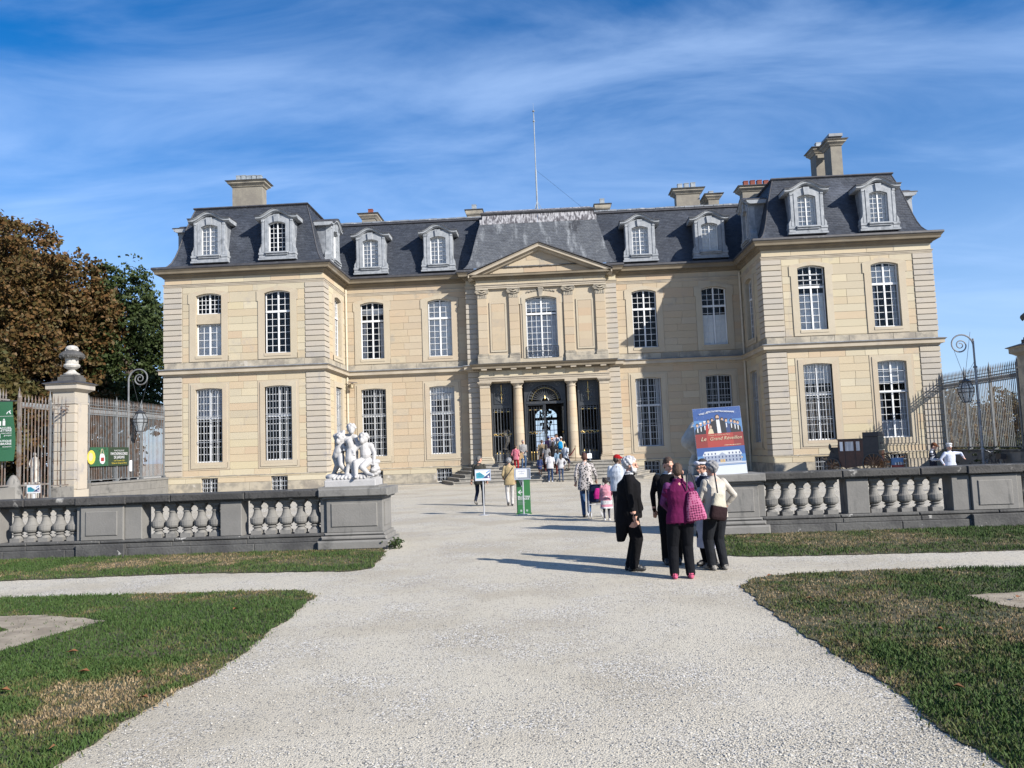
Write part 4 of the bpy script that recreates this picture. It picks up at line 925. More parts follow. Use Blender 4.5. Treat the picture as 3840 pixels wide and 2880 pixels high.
# ================================================================ roofs
PROF=[(0,13.08),(.13,13.2),(.28,13.42),(.43,13.8),(.56,14.25),(.70,14.85),(.86,15.5),(1.06,16.2),(1.28,16.86)]
def prof(z):
    for (a,b),(c,d) in zip(PROF,PROF[1:]):
        if z<=d: return a+(c-a)*(z-b)/(d-b)
    return PROF[-1][0]
SL_V={'slate':[], 'slate_pale':[]}
def slated(P,z0,z1,ua,ub,key='slate',ex=.105,sw=.20,skip=None):
    """P(u,s,z): point of the face at horizontal coordinate u, setback s; ua/ub(s): ends at setback s"""
    mb=MB(); zs=[p[1] for p in PROF if z0<=p[1]<=z1]; zs=sorted({z0,z1,*zs})
    for a,b in zip(zs,zs[1:]):
        s0,s1=prof(a),prof(b); mb.face([P(ua(s0),s0,a),P(ub(s0),s0,a),P(ub(s1),s1,b),P(ua(s1),s1,b)])
    mb.build('roof_slope',M['slate_base'],chat)
    z=z0; row=0
    while z<z1-.02:
        zb=min(z+ex,z1); s0,s1=prof(z),prof(zb); 
        dz,ds=zb-z,s1-s0; l=math.hypot(dz,ds); nd,nz=dz/l,ds/l    # normal: outwards (-s) and up
        u0,u1=ua(s0),ub(s0); v0,v1=ua(s1),ub(s1); off=(row%2)*.5
        n=int((u1-u0)/sw)+2
        for k in range(n):
            a=u0+(k-off)*sw; b=a+sw; a,b=max(a,u0),min(b,u1)
            if b-a<.02: continue
            c,d=max(a,v0),min(b,v1)
            if d-c<.01: c=d=(max(min((a+b)/2,v1),v0))
            if skip and any(x0<(a+b)/2<x1 and q0<z<q1 for x0,x1,q0,q1 in skip): continue
            j=random.uniform(.004,.016); lo=z-random.uniform(0,.018)
            so=s0-(z-lo)*ds/max(dz,1e-6)
            A=P(a+.003,so-j*nd-.006,lo); Bq=P(b-.003,so-j*nd-.006,lo); Cq=P(d-.003,s1-.003*nd,zb); Dq=P(c+.003,s1-.003*nd,zb); A2=P(a+.003,so+.01,lo); B2=P(b-.003,so+.01,lo)
            SL_V[key].append((A,Bq,Cq,Dq,A2,B2))
        z=zb; row+=1
ZT=16.86
for sx in (-1,1):
    # wing front, wing inner flank, wing outer flank, main front
    fa=lambda s,sx=sx:(-(A_-s) if sx<0 else B_+s); fb=lambda s,sx=sx:(-(B_+s) if sx<0 else A_-s)
    slated(lambda u,s,z:(u,YW+s,z),13.08,ZT,fa,fb)
    slated(lambda u,s,z,sx=sx:(sx*(B_+s),u,z),13.08,ZT,lambda s:YW+s,lambda s:YM+s)
    mb=MB()
    zs=[p for p in PROF]
    for (s0,z0),(s1,z1) in zip(zs,zs[1:]): mb.face([(sx*(A_-s0),YW+s0,z0),(sx*(A_-s0),YW+9,z0),(sx*(A_-s1),YW+9,z1),(sx*(A_-s1),YW+s1,z1)])
    mb.build('roof_slope',M['slate_base'],chat)
    ma=lambda s,sx=sx:(-(B_+s) if sx<0 else 4.72-s); mbb=lambda s,sx=sx:(-(4.72-s) if sx<0 else B_+s)
    slated(lambda u,s,z:(u,YM+s,z),13.08,ZT-.08,ma,mbb)
    # upper slopes
    st=PROF[-1][0]; x0,x1=sorted((sx*(A_-st+.1),sx*(B_+st-.1)))
    mb=MB(); y=YW+st-.1; mb.face([(x0,y,ZT+.06),(x1,y,ZT+.06),(x1-2.5,y+3.0,ZT+.85),(x0+2.5,y+3.0,ZT+.85)])
    mb.face([(x0,y,ZT+.06),(x0+2.5,y+3,ZT+.85),(x0+2.5,y+8,ZT+.85),(x0,y+8,ZT+.06)]); mb.face([(x1,y,ZT+.06),(x1,y+8,ZT+.06),(x1-2.5,y+8,ZT+.85),(x1-2.5,y+3,ZT+.85)]); mb.face([(x0+2.5,y+3,ZT+.85),(x1-2.5,y+3,ZT+.85),(x1-2.5,y+8,ZT+.85),(x0+2.5,y+8,ZT+.85)])
    mb.build('roof_crown',M['lead_dark'],chat)
    P=[(-A_,YW+8),(-A_,YW),(-B_,YW),(-B_,YM+2)] if sx<0 else [(B_,YM+2),(B_,YW),(A_,YW),(A_,YW+8)]
    sweep(P,[(-st-.06,ZT-.06),(-st+.07,ZT-.05),(-st+.13,ZT+.01),(-st+.09,ZT+.08),(-st-.2,ZT+.10)],'ridge_roll',M['lead_dark'])
    sweep(P,[(-st+.012,ZT-.22),(-st+.05,ZT-.22),(-st+.03,ZT-.05),(-st-.02,ZT-.05)],'flashing',M['lead'])
    P=[(-B_-2,YM),(-3.5,YM)] if sx<0 else [(3.5,YM),(B_+2,YM)]
    sweep(P,[(-st-.06,ZT-.13),(-st+.07,ZT-.12),(-st+.13,ZT-.06),(-st+.09,ZT+.02),(-st-.2,ZT+.03)],'ridge_roll',M['lead_dark'])
    sweep(P,[(-st+.012,ZT-.28),(-st+.045,ZT-.28),(-st+.03,ZT-.12),(-st-.02,ZT-.12)],'flashing',M['lead'])
    mb=MB(); xa,xb=sorted((sx*3.4,sx*(B_+4))); mb.face([(xa,YM+st-.05,ZT),(xb,YM+st-.05,ZT),(xb,YM+st+2.2,ZT+.72),(xa,YM+st+2.2,ZT+.72)]); mb.face([(xa,YM+st+2.2,ZT+.72),(xb,YM+st+2.2,ZT+.72),(xb,YM+st+6,ZT),(xa,YM+st+6,ZT)]); mb.build('roof_crown',M['slate_base'],chat)
    # pieces of upper slate band, ridge caps
    k=0; x=xa
    mb=MB()
    while x<xb: 
        mb.box(x+.01,min(x+.62,xb),YM+st+2.02,YM+st+2.35,ZT+.70+.008*(k%2),ZT+.79+.01*(k%3)); x+=.64; k+=1
    o=mb.build('ridge_caps',M['lead'],chat); o['kind']='stuff'
    # hip rolls
    for pth in ([(sx*(B_+s),YW+s,z) for s,z in PROF],[(sx*(A_-s),YW+s,z) for s,z in PROF]):
        mb=MB(); mb.tube(pth,.035,6); mb.build('hip_roll',M['lead_dark'],chat)
# central pavilion
YR=YC2-.1
slated(lambda u,s,z:(u,YR+s,z),13.08,16.1,lambda s:-(4.72-s),lambda s:4.72-s,'slate_pale')
for sx in (-1,1):
    mb=MB()
    for (s0,z0),(s1,z1) in zip(PROF,PROF[1:]): mb.face([(sx*(4.72-s0),YR+s0,z0),(sx*(4.72-s0),YM+1.5+s0,z0),(sx*(4.72-s1),YM+1.5+s1,z1),(sx*(4.72-s1),YR+s1,z1)])
    mb.build('roof_slope',M['slate_base'],chat)
s0,s1=prof(16.1),1.24
mb=MB(); n=24
for i in range(n):
    xa,xb=-(4.72-s0)+2*(4.72-s0)*i/n,-(4.72-s0)+2*(4.72-s0)*(i+1)/n; q=(4.72-s1)/(4.72-s0)
    mb.bbox(xa+.004,xb-.004,-.02,.03,0,.36,.005,T=lambda x,y,z:(x,YR+s0+z*.31+y,16.1+z)); mb.bbox(xa*.955+.004,xb*.955-.004,-.02,.03,0,.32,.005,T=lambda x,y,z:(x,YR+s0+.12+z*.31+y,16.46+z))
mb.build('lead_apron',M['lead_stain'],chat)
sweep([(-4.72,YM+1),(-4.72,YR),(4.72,YR),(4.72,YM+1)],[(-s1-.2,16.74),(-s1+.08,16.76),(-s1+.13,16.84),(-s1+.10,16.93),(-s1-.3,16.96)],'ridge_roll',M['lead_dark'])
mb=MB(); a=3.46; y=YR+s1+.02
mb.face([(-a,y,16.95),(a,y,16.95),(a-.15,y+.42,17.16),(-a+.15,y+.42,17.16)]); mb.build('lead_apron',M['lead_stain'],chat)
mb=MB(); mb.face([(-a+.1,y+.42,17.15),(a-.1,y+.42,17.15),(.3,y+3.0,17.72),(-.3,y+3.0,17.72)]); mb.face([(-a+.1,y+.42,17.15),(-.3,y+3,17.72),(-.3,y+6,17.72),(-a+.1,y+6,17.15)]); mb.face([(a-.1,y+.42,17.15),(.3,y+3,17.72),(.3,y+6,17.72),(a-.1,y+6,17.15)]); mb.build('roof_crown',M['lead_dark'],chat)
for key in SL_V:
    A=np.array(SL_V[key],dtype=np.float32); n=len(A); V=A.reshape(-1,3); b=np.arange(n)[:,None]*6
    F=np.vstack([b+np.array([[0,1,2,3]]),b+np.array([[0,1,5,4]])])
    o=bpy.data.objects.new('slates',fast_mesh('slates',V,F,M[key])); link(o,chat); o['kind']='stuff'
# ---------------------------------------------------------------- dormers
def dormer_mesh():
    mb=MB(); w=.5; ap=arch_pts(w,15.36,15.49,8)
    inner=[(-w,13.68),(-w,15.36)]+ap[1:-1]+[(w,15.36),(w,13.68)]
    outer=[(-.70,13.68),(-.70,15.60)]+[(x*1.4,15.60+.24*(1-(x/w)**2)) for x,_ in ap[1:-1]]+[(.70,15.60),(.70,13.68)]
    mb.ring(inner,outer,-.05,.1,.2)
    o2=[(-.93,13.68),(-.93,15.66)]+[(x*1.86,15.66+.26*(1-(x/w)**2)) for x,_ in ap[1:-1]]+[(.93,15.66),(.93,13.68)]
    mb.ring(outer,o2,.0,.3,.0)
    for v in (-1,1):
        mb.bbox(*sorted((v*.74,v*.90)),-.03,.02,13.7,15.5,.012); mb.bbox(*sorted((v*.76,v*.93)),-.06,.02,15.48,15.64,.02)
        mb.prism([(v*.92,13.68),(v*1.04,13.68),(v*1.05,13.86),(v*1.0,13.98),(v*.95,14.03),(v*.92,14.2)] if v>0 else [(v*.92,13.68),(v*.92,14.2),(v*.95,14.03),(v*1.0,13.98),(v*1.05,13.86),(v*1.04,13.68)],-.04,.35)
        mb.box(*sorted((v*.70,v*1.07)),-.10,.4,13.56,13.68); mb.box(*sorted((v*.70,v*1.05)),-.06,.4,13.38,13.56)
    mb.box(-.7,.7,-.05,.4,13.36,13.66); mb.bbox(-.66,.66,-.20,.1,13.60,13.70,.02); mb.box(-.62,.62,-.13,.1,13.52,13.60)
    mb.box(-1.10,1.10,-.08,.3,13.26,13.36)
    mb.box(-.5,.5,-.10,.2,13.66,13.70)
    return mb.mesh('dormer',M['dormer'])
def dormer_cornice():
    mb=MB()
    def cz(x):
        t=abs(x)
        if t>1.02: return 15.70
        return 15.70+.42*(math.cos(PI*t/1.02)*.5+.5)
    xs=[-1.22+2.44*i/26 for i in range(27)]
    pr=[(.05,-.10),(-.06,-.08),(-.10,-.03),(-.17,-.02),(-.17,.06),(-.23,.10),(-.23,.13),(2.4,.13),(2.4,-.10)]
    mb.ringsurf([[(x,y,cz(x)+z) for y,z in pr] for x in xs]); me=mb.mesh('cornice',M['dormer'])
    mb=MB(); pr=[(-.26,.125),(-.26,.15),(-.20,.175),(2.4,.175),(2.4,.14)]
    mb.ringsurf([[(x*1.02,y,cz(x)+z) for y,z in pr] for x in xs]); return me,mb.mesh('dormer_roof',M['lead_dark'])
DM=dormer_mesh(); DC,DR_=dormer_cornice()
mb=MB(); mb.prism([(-.13,15.46),(.13,15.46),(.17,15.90),(-.17,15.90)],-.14,.0); DK=mb.mesh('keystone',M['dormer'])
DCH=[]
for v in (-1,1): mb=MB(); mb.box(*sorted((v*.84,v*.91)),.2,2.4,13.3,15.72); DCH.append(mb.mesh('cheek',M['lead']))
dw,dpanes=GD; DW=dw.mesh('window',M['white'])
def dormer(fr,u,back):
    Mx=fr.M(u,0,.02); d=place('dormer',DM,chat,Mx)
    place('cornice',DC,d,Mx); place('dormer_roof',DR_,d,Mx); place('keystone',DK,d,Mx); [place('cheek',q,d,Mx) for q in DCH]; place('window',DW,d,Mx)
    T=fr.T()
    for x0,x1,z0,z1 in dpanes: REST.face([T(u+x0,.145,z0),T(u+x1,.145,z0),T(u+x1,.145,z1),T(u+x0,.145,z1)])
    mb=MB()
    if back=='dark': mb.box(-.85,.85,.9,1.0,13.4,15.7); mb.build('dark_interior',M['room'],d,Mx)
    else:
        for s in (-1,1): mb.box(*sorted((s*.02,s*.48)),.22,.24,13.7,15.5)
        mb.build('shutter',M['shutter'],d,Mx)
for x,b in ((-18.97,'sh'),(-15.0,'dark'),(15.06,'sh'),(19.0,'sh')): dormer(FW,x,b)
for x,b in ((-10.65,'sh'),(-6.35,'sh'),(6.33,'sh'),(10.63,'sh')): dormer(FM_,x,b)
dormer(FL,46.45,'sh'); dormer(FR,-46.45,'dark')
FLO=Fr((-A_,0),(0,-1),(-1,0)); FRO=Fr((A_,0),(0,1),(1,0))
dormer(FLO,-46.5,'sh'); dormer(FRO,46.5,'sh')
# ---------------------------------------------------------------- chimneys
def chimney(x0,x1,y,dep,z0,z1,potm,pots,ptop,over=.32,caph=.34,hood=False):
    mb=MB(); mb.box(x0,x1,y,y+dep,z0,z1-caph); o=mb.build('chimney',M['render'],chat)
    mb=MB(); P=[(x0,y),(x1,y),(x1,y+dep),(x0,y+dep)]
    def R(o_,z): return [(x0-o_,y-o_,z),(x1+o_,y-o_,z),(x1+o_,y+dep+o_,z),(x0-o_,y+dep+o_,z)]
    mb.ringsurf([R(.01,z1-caph-.02),R(.05,z1-caph),R(.10,z1-caph+.08),R(over*.7,z1-.16),R(over*.75,z1-.14),R(over*.75,z1-.06),R(over,z1-.03),R(over,z1),R(.1,z1+.05)])
    mb.build('chimney_cap',M['stone_dirty'],o)
    mb=MB(); mb.ringsurf([R(over+.03,z1-.005),R(over+.03,z1+.02),R(.1,z1+.06)]); mb.build('cap_flashing',M['lead_dark'],o)
    for i in range(pots):
        xc=x0+.12+(x1-x0-.24)*(i+.5)/pots; w=min(.15,(x1-x0)/pots*.36); h=ptop*random.uniform(1.2,1.38)
        q=MB(); zc=z1+.05; f=lambda k,z:[(xc-k,y+dep/2-k,z),(xc+k,y+dep/2-k,z),(xc+k,y+dep/2+k,z),(xc-k,y+dep/2+k,z)]
        q.ringsurf([f(w*1.1,zc),f(w,zc+h*.9),f(w*1.12,zc+h*.92),f(w*1.12,zc+h)]); q.build('chimney_pot',potm,o)
    if hood:
        q=MB(); q.box(x0+.1,x1-.1,y+.1,y+dep-.1,z1,z1+.22); q.box(x0-.08,x1+.08,y-.1,y+dep+.1,z1+.22,z1+.40); q.build('chimney_hood',M['lead'],o)
chimney(-19.04,-17.14,YW+3.5,.75,16.6,19.25,M['zinc'],5,.34)
chimney(-12.1,-11.2,YM+4,1.6,16.6,18.42,M['pot'],1,.38,over=.26)
chimney(-4.8,-3.9,YM+4,.6,16.6,18.32,M['zinc'],1,.30,over=.16)
chimney(4.0,4.85,YM+4,.6,16.6,18.26,M['zinc'],1,.30,over=.16)
chimney(9.41,10.98,YM+4,.8,16.6,19.02,M['zinc'],3,.36)
chimney(11.55,12.25,YM+4,1.5,16.6,18.56,M['zinc'],1,.32,over=.28)
chimney(13.85,15.9,YM+4,.8,16.6,18.98,M['pot'],4,.34)
chimney(18.0,18.66,YW+3.7,1.15,16.6,19.95,M['zinc'],0,.3,over=.30,hood=True)
chimney(17.75,18.95,YW+5.6,1.0,16.6,20.22,M['zinc'],2,.36,over=.28)
# lightning mast, downpipes, lantern
mb=MB(); my=YM+2.6; mb.tube([(0,my,17.6),(0,my,20.4)],.055,6); mb.tube([(0,my,20.4),(0,my,24.3)],.035,6); mb.tube([(0,my,24.3),(0,my,25.0)],.01,4); mb.lathe([(0,-.1),(.1,0),(0,.1)],8,(0,my,24.45)); mb.lathe([(.06,0),(.09,.05),(.06,.1)],8,(0,my,23.7))
for a in range(3): mb.tube([(.3*math.cos(a*2.1),my+.3*math.sin(a*2.1),17.7),(0,my,18.3)],.02,4)
mast=mb.build('mast',M['zinc'],chat)
mb=MB(); mb.tube([(0,my,20.4),(3.3,my-.5,17.2)],.008,3); mb.build('guy_wire',M['iron'],mast)
for sx in (-1,1):
    mb=MB(); x=sx*(B_-.10); y=YM-.10
    mb.tube([(x,y,12.3),(x,y,.1)],.07,8)
    for z in (12.1,10,8,6.4,4.5,2.5,1.0): mb.lathe([(.085,0),(.085,.08)],8,(x,y,z))
    mb.build('downpipe',M['pipe'],chat)
bl=empty('bell',(-11.95,YM-.3,6.2),'small bronze bell on a bracket in the corner beside the left wing','bell')
mb=MB(); mb.lathe([(.17,-.16),(.14,-.10),(.10,.05),(.07,.12),(0,.15)],12,(-11.95,YM-.35,6.2)); mb.build('bowl',M['dark_bronze'],bl)
mb=MB(); mb.box(-12.0,-11.9,YM-.5,YM,6.36,6.41); mb.tube([(-12.2,YM-.3,6.46),(-11.6,YM-.3,6.38)],.03,5); mb.tube([(-12.15,YM-.05,5.9),(-12.15,YM-.3,6.4)],.02,4); mb.build('bracket',M['rust2'],bl)
ln=empty('wall_lantern',(-12.25,45.62,2.6),'dark glazed lantern fixed to the wall beside the side door of the left wing','lantern')
mb=MB(); mb.box(-12.33,-12.2,45.55,45.70,2.78,2.88); mb.prism([(-12.32,2.42),(-12.16,2.42),(-12.14,2.76),(-12.34,2.76)],45.52,45.54); mb.box(-12.33,-12.15,45.52,45.72,2.38,2.42); mb.box(-12.34,-12.14,45.51,45.73,2.76,2.79)
for a in (45.52,45.70): mb.box(-12.16,-12.14,a,a+.02,2.42,2.76)
mb.build('frame',M['iron'],ln)
mb=MB(); mb.box(-12.31,-12.17,45.54,45.70,2.42,2.76); mb.build('pane',M['paper'],ln)
# join what is past the limit of single blocks
BLOCKS.sort(key=lambda t:-t[0])
for i,(ar,mb,key) in enumerate(BLOCKS[:300]): mb.build('wall_stone',M[key],chat)
for key in ('stone','stone_main','stone_dirty'):
    J=MB()
    for ar,mb,k in BLOCKS[300:]:
        if k!=key: continue
        o=len(J.v); J.v+=mb.v; J.f+=[tuple(i+o for i in f) for f in mb.f]; J.m+=mb.m
    if J.v: J.build('wall_stones',M[key],chat,kind='stuff')
REST.build('window_panes',M['glass'],chat,kind='stuff')
# ================================================================ balustrades
def baluster_mesh():
    mb=MB(); b=.33
    mb.box(-.105,.105,-.105,.105,b,b+.085)
    mb.lathe([(.105,.085),(.10,.10),(.075,.125),(.07,.14),(.105,.155),(.105,.17),(.075,.18),(.085,.19),(.13,.215),(.147,.25),(.15,.30),(.148,.335),(.125,.345),(.105,.375),(.085,.42),(.075,.48),(.074,.515),(.09,.52),(.09,.54),(.074,.545),(.078,.59),(.10,.605),(.10,.62),(.12,.63),(.12,.64)],18,(0,0,b))
    mb.box(-.115,.115,-.115,.115,b+.64,b+.70)
    return mb.mesh('baluster',M['grey'],smooth=False)
BAL=baluster_mesh()
def balustrade(sx,Y,label):
    """sx=-1: left of the drive; Y front face of the coping"""
    r=empty('balustrade',(sx*7,Y+.2,0),label,'balustrade')
    def bx(name,x0,x1,y0,y1,z0,z1,m='grey',ch=.012):
        mb=MB(); a,b=sorted((sx*x0,sx*x1)); mb.bbox(a,b,Y+y0,Y+y1,z0,z1,ch); return mb.build(name,M[m],r)
    def run(name,x0,x1,step,y0,y1,z0,z1,m,ch=.012):
        n=max(1,round((x1-x0)/step))
        for i in range(n): bx(name,x0+(x1-x0)*i/n+.003,x0+(x1-x0)*(i+1)/n-.003,y0,y1,z0,z1,m,ch)
    # end pier with panel
    bx('pier_base',3.05,4.50,-.12,.95,0,.185,'grey',.03); bx('pier_base',3.11,4.44,-.06,.89,.185,.27,'grey',.03); bx('pier_base',3.15,4.38,-.03,.86,.27,.335,'grey',.03)
    P=bx('pier',3.19,4.33,0,.83,.335,1.03,'grey',.01)
    mb=MB(); a,b=sorted((sx*3.30,sx*4.23)); mb.bbox(a,b,Y-.022,Y+.1,.45,.915,.012); mb.build('panel',M['grey'],P)
    mb=MB(); q=[(Y+.12,.45),(Y+.71,.45),(Y+.71,.915),(Y+.12,.915)]
    xx=sx*3.19; xo=xx-sx*.02; i=len(mb.v); mb.ringsurf([[(xx,y,z) for y,z in q],[(xo,y,z) for y,z in q]]); mb.build('panel',M['grey'],P)
    bx('pier_coping',3.06,4.46,-.13,.96,1.05,1.21,'grey',.02); bx('pier_coping',3.12,4.40,-.07,.9,1.01,1.05,'grey',.01)
    end=13.6
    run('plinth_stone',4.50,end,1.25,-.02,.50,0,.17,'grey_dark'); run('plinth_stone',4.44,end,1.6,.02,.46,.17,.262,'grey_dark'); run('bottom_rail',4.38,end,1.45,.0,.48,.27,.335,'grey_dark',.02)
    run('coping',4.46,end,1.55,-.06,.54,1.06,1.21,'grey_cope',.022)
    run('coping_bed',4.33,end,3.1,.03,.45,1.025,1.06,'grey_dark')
    # half block, bays, intermediate blocks and pier
    bx('half_block',4.33,4.47,.06,.42,.335,1.03)
    segs=[('bay',4.62),('block',6.08,6.52),('bay',6.68),('pier',8.14,9.50),('bay',9.66),('block',11.12,11.55),('bay',11.72)]
    for s in segs:
        if s[0]=='bay':
            for k in range(5): place('baluster',BAL,r,Matrix.Translation((sx*(s[1]+.30*k),Y+.24,0))@Matrix.Rotation(random.uniform(-.05,.05),4,'Z'))
        elif s[0]=='block': bx('block',s[1],s[2],.05,.43,.335,1.03)
        else:
            p=bx('pier',8.50,9.14+.25,.0,.48,.335,1.03); bx('pier_wing',8.14,8.497,.05,.43,.335,1.03); bx('pier_wing',9.393,9.50,.05,.43,.335,1.03)
            mb=MB(); a,b=sorted((sx*8.62,sx*9.28)); mb.bbox(a,b,Y-.02,Y+.1,.43,.92,.012); mb.build('panel',M['grey'],p)
            bx('plinth_block',8.45,9.45,-.07,.5,.0,.262,'grey_dark'); bx('coping_block',8.42,9.46,-.085,.56,1.055,1.212,'grey_cope')
    return r
balustrade(-1,15.72,'grey stone balustrade left of the gravel drive, its end pier carrying a statue group')
balustrade(1,16.12,'grey stone balustrade right of the gravel drive, its end pier carrying a poster')
# ================================================================ court fences
def bar_mesh(h0,h1,tip,r=.014,m='fence_grey',name='bar'):
    mb=MB(); mb.box(-r,r,-r,r,h0,h1); mb.lathe([(r*1.0,h1),(r*1.7,h1+.02),(r*1.2,h1+.06),(r*2.0,h1+.11),(.0,h1+tip)],6); return mb.mesh(name,M[m])
BARM=bar_mesh(1.14,4.80,.36); BARM2=bar_mesh(1.14,4.80,.36,m='rust'); BARM3=bar_mesh(1.14,4.80,.36,m='rust2')
def fence(sx,y0,y1,label,mats):
    X=sx*21.62; r=empty('railing',(X,(y0+y1)/2,0),label,'fence')
    n=int((y1-y0)/.143)
    for i in range(n):
        y=y0+.07+(y1-y0-.14)*i/(n-1); me=mats[0] if random.random()<(.3 if sx<0 else .6) else mats[1]
        place('bar',me,r,Matrix.Translation((X,y,random.uniform(-.01,.01))))
    for z,h in ((1.14,.04),(4.28,.05),(4.58,.05),(4.74,.03)):
        mb=MB(); mb.box(X-.03,X+.03,y0,y1,z,z+h); mb.build('rail',mats[2],r)
    k=4
    for i in range(k):
        y=y0+(y1-y0)*(i+.04)/(k-1+.08); mb=MB(); mb.box(X-.045,X+.045,y-.04,y+.04,1.02,4.8); mb.box(X-.10,X+.10,y-.06,y+.06,1.02,1.16); mb.lathe([(.05,4.8),(.07,4.85),(.0,5.3)],8,(X,y,0)); mb.build('post',mats[2],r)
    mb=MB()
    for i in range(n-1):
        y=y0+.07+(y1-y0-.14)*(i+.5)/(n-1); mb.lathe([(.0,4.33),(.035,4.38),(.04,4.48),(.0,4.56)],6,(X,y,0))
    o=mb.build('rail_ornaments',mats[2],r); o['kind']='stuff'
    return r
fence(-1,36.25,43.75,'tall grey spear railing between the gate pier and the left wing',(BARM,BARM3,M['fence_grey']))
fence(1,36.7,43.75,'tall spear railing running from the right wing to the right gate pier',(BARM,BARM2,M['fence_grey']))
def low_wall(sx,y0,y1,label,nblk,z1=1.04):
    X=sx*21.62; r=empty('low_wall',(X,(y0+y1)/2,0),label,'wall')
    for c,(a,b) in enumerate(((0,.5),(.5,z1-.1))):
        cuts=[y0+(y1-y0)*(i+(.0 if c else .0))/nblk for i in range(nblk+1)]
        if c: cuts=[y0]+[y-(y1-y0)/nblk*.5 for y in cuts[1:]]+[y1]
        for p,q in zip(cuts,cuts[1:]):
            mb=MB(); mb.box(X-.24,X+.24,p+.006,q-.006,a+.004,b-.004); mb.build('wall_stone',M['grey'],r)
    for p in range(nblk): 
        a,b=y0+(y1-y0)*p/nblk,y0+(y1-y0)*(p+1)/nblk; mb=MB(); mb.box(X-.28,X+.28,a+.004,b-.004,z1-.1,z1); mb.build('coping',M['grey_dark'] if sx>0 else M['grey'],r)  # right coping in darker stone, the shade on that wall put into its colour
low_wall(-1,36.2,43.7,'grey low stone wall under the railing beside the left wing',5)
low_wall(1,36.7,43.7,'shaded low stone wall under the railing beside the right wing',5)
def gate_pier(sx,x,y,label,m='quoin'):
    """square rusticated pier, moulded cap; the urn on it is a thing of its own"""
    r=empty('gate_pier',(x,y,0),label,'gate pier'); h=.52
    def bx(name,k,z0,z1,mm=m,ch=.012):
        mb=MB(); f=lambda kk,z:[(x-kk,y-kk,z),(x+kk,y-kk,z),(x+kk,y+kk,z),(x-kk,y+kk,z)]
        mb.ringsurf([f(k-ch,z0),f(k,z0+ch),f(k,z1-ch),f(k-ch,z1)]); return mb.build(name,M[mm],r)
    bx('pier_base',h+.10,0,.40); bx('pier_base',h+.05,.40,.78)
    n=9
    for i in range(n): a,b=.80+(4.72-.80)*i/n,.80+(4.72-.80)*(i+1)/n; bx('pier_stone',h,a+.012,b-.012,ch=.02)
    bx('pier_core',h-.03,.7,5.3,'joint')
    # shallow panelled strip on the court face
    mb=MB(); xa=x-sx*(h); mb.box(*sorted((xa,xa-sx*.05)),y-.30,y+.42,.80,4.72); mb.build('pilaster_strip',M[m],r)
    bx('necking',h+.04,4.72,4.80); bx('frieze_stone',h,4.80,5.30)
    mb=MB(); f=lambda kk,z:[(x-kk,y-kk,z),(x+kk,y-kk,z),(x+kk,y+kk,z),(x-kk,y+kk,z)]
    mb.ringsurf([f(h+.02,5.28),f(h+.12,5.36),f(h+.20,5.40),f(h+.22,5.42),f(h+.22,5.62),f(h+.30,5.66)]); mb.build('pier_cap',M[m],r)
    mb=MB(); mb.ringsurf([f(h+.32,5.66),f(h+.32,5.69),f(h-.1,5.82)]); mb.build('cap_flashing',M['lead_dark'],r)
    return r
def urn(x,y,label,dark):
    o=empty('urn',(x,y,5.78),label,'urn')
    mb=MB(); mb.box(x-.42,x+.42,y-.42,y+.42,5.78,6.0); mb.bbox(x-.36,x+.36,y-.36,y+.36,6.0,6.10,.02); mb.build('urn_base',M['grey_dark'],o)
    mb=MB(); mb.lathe([(.34,0),(.36,.05),(.24,.12),(.15,.22),(.14,.28),(.20,.30)],20,(x,y,6.10)); mb.build('foot',M[dark],o)
    mb=MB(); mb.lathe([(.20,0),(.32,.08),(.36,.16),(.33,.22),(.27,.26),(.29,.5),(.31,.62),(.27,.68)],20,(x,y,6.38)); mb.build('bowl',M[dark],o)
    mb=MB(); mb.lathe([(.30,-.02),(.50,-.08),(.55,.02),(.50,.10),(.38,.20),(.24,.24)],20,(x,y,7.0))
    for k in range(14): a=2*PI*k/14; mb.lathe([(.0,-.12),(.07,-.04),(.05,.08),(0,.1)],6,(x+.48*math.cos(a),y+.48*math.sin(a),7.0-.04*(k%2)))
    mb.build('garland',M['grey_dark'],o)
    mb=MB(); mb.lathe([(.20,0),(.27,.06),(.28,.16),(.22,.26),(.12,.30),(.0,.31)],14,(x,y,7.20))
    for k in range(16): a=2*PI*k*.62; z=7.24+.2*(k/16); rr=.26-.10*(k/16)**2; mb.lathe([(0,-.05),(.06,0),(0,.06)],6,(x+rr*math.cos(a),y+rr*math.sin(a),z))
    mb.build('finial',M[dark],o)
gate_pier(-1,-22.05,35.62,'tall cream rusticated gate pier at the left end of the grey railing'); urn(-22.0,35.62,'stone urn with drooping garland on top of the left gate pier','pale_stone')
gate_pier(1,22.10,36.15,'dark gate pier at the right edge where the right railing ends','stone_dirty'); urn(22.2,36.15,'dark stone urn partly cut off above the right gate pier','grey_dark')
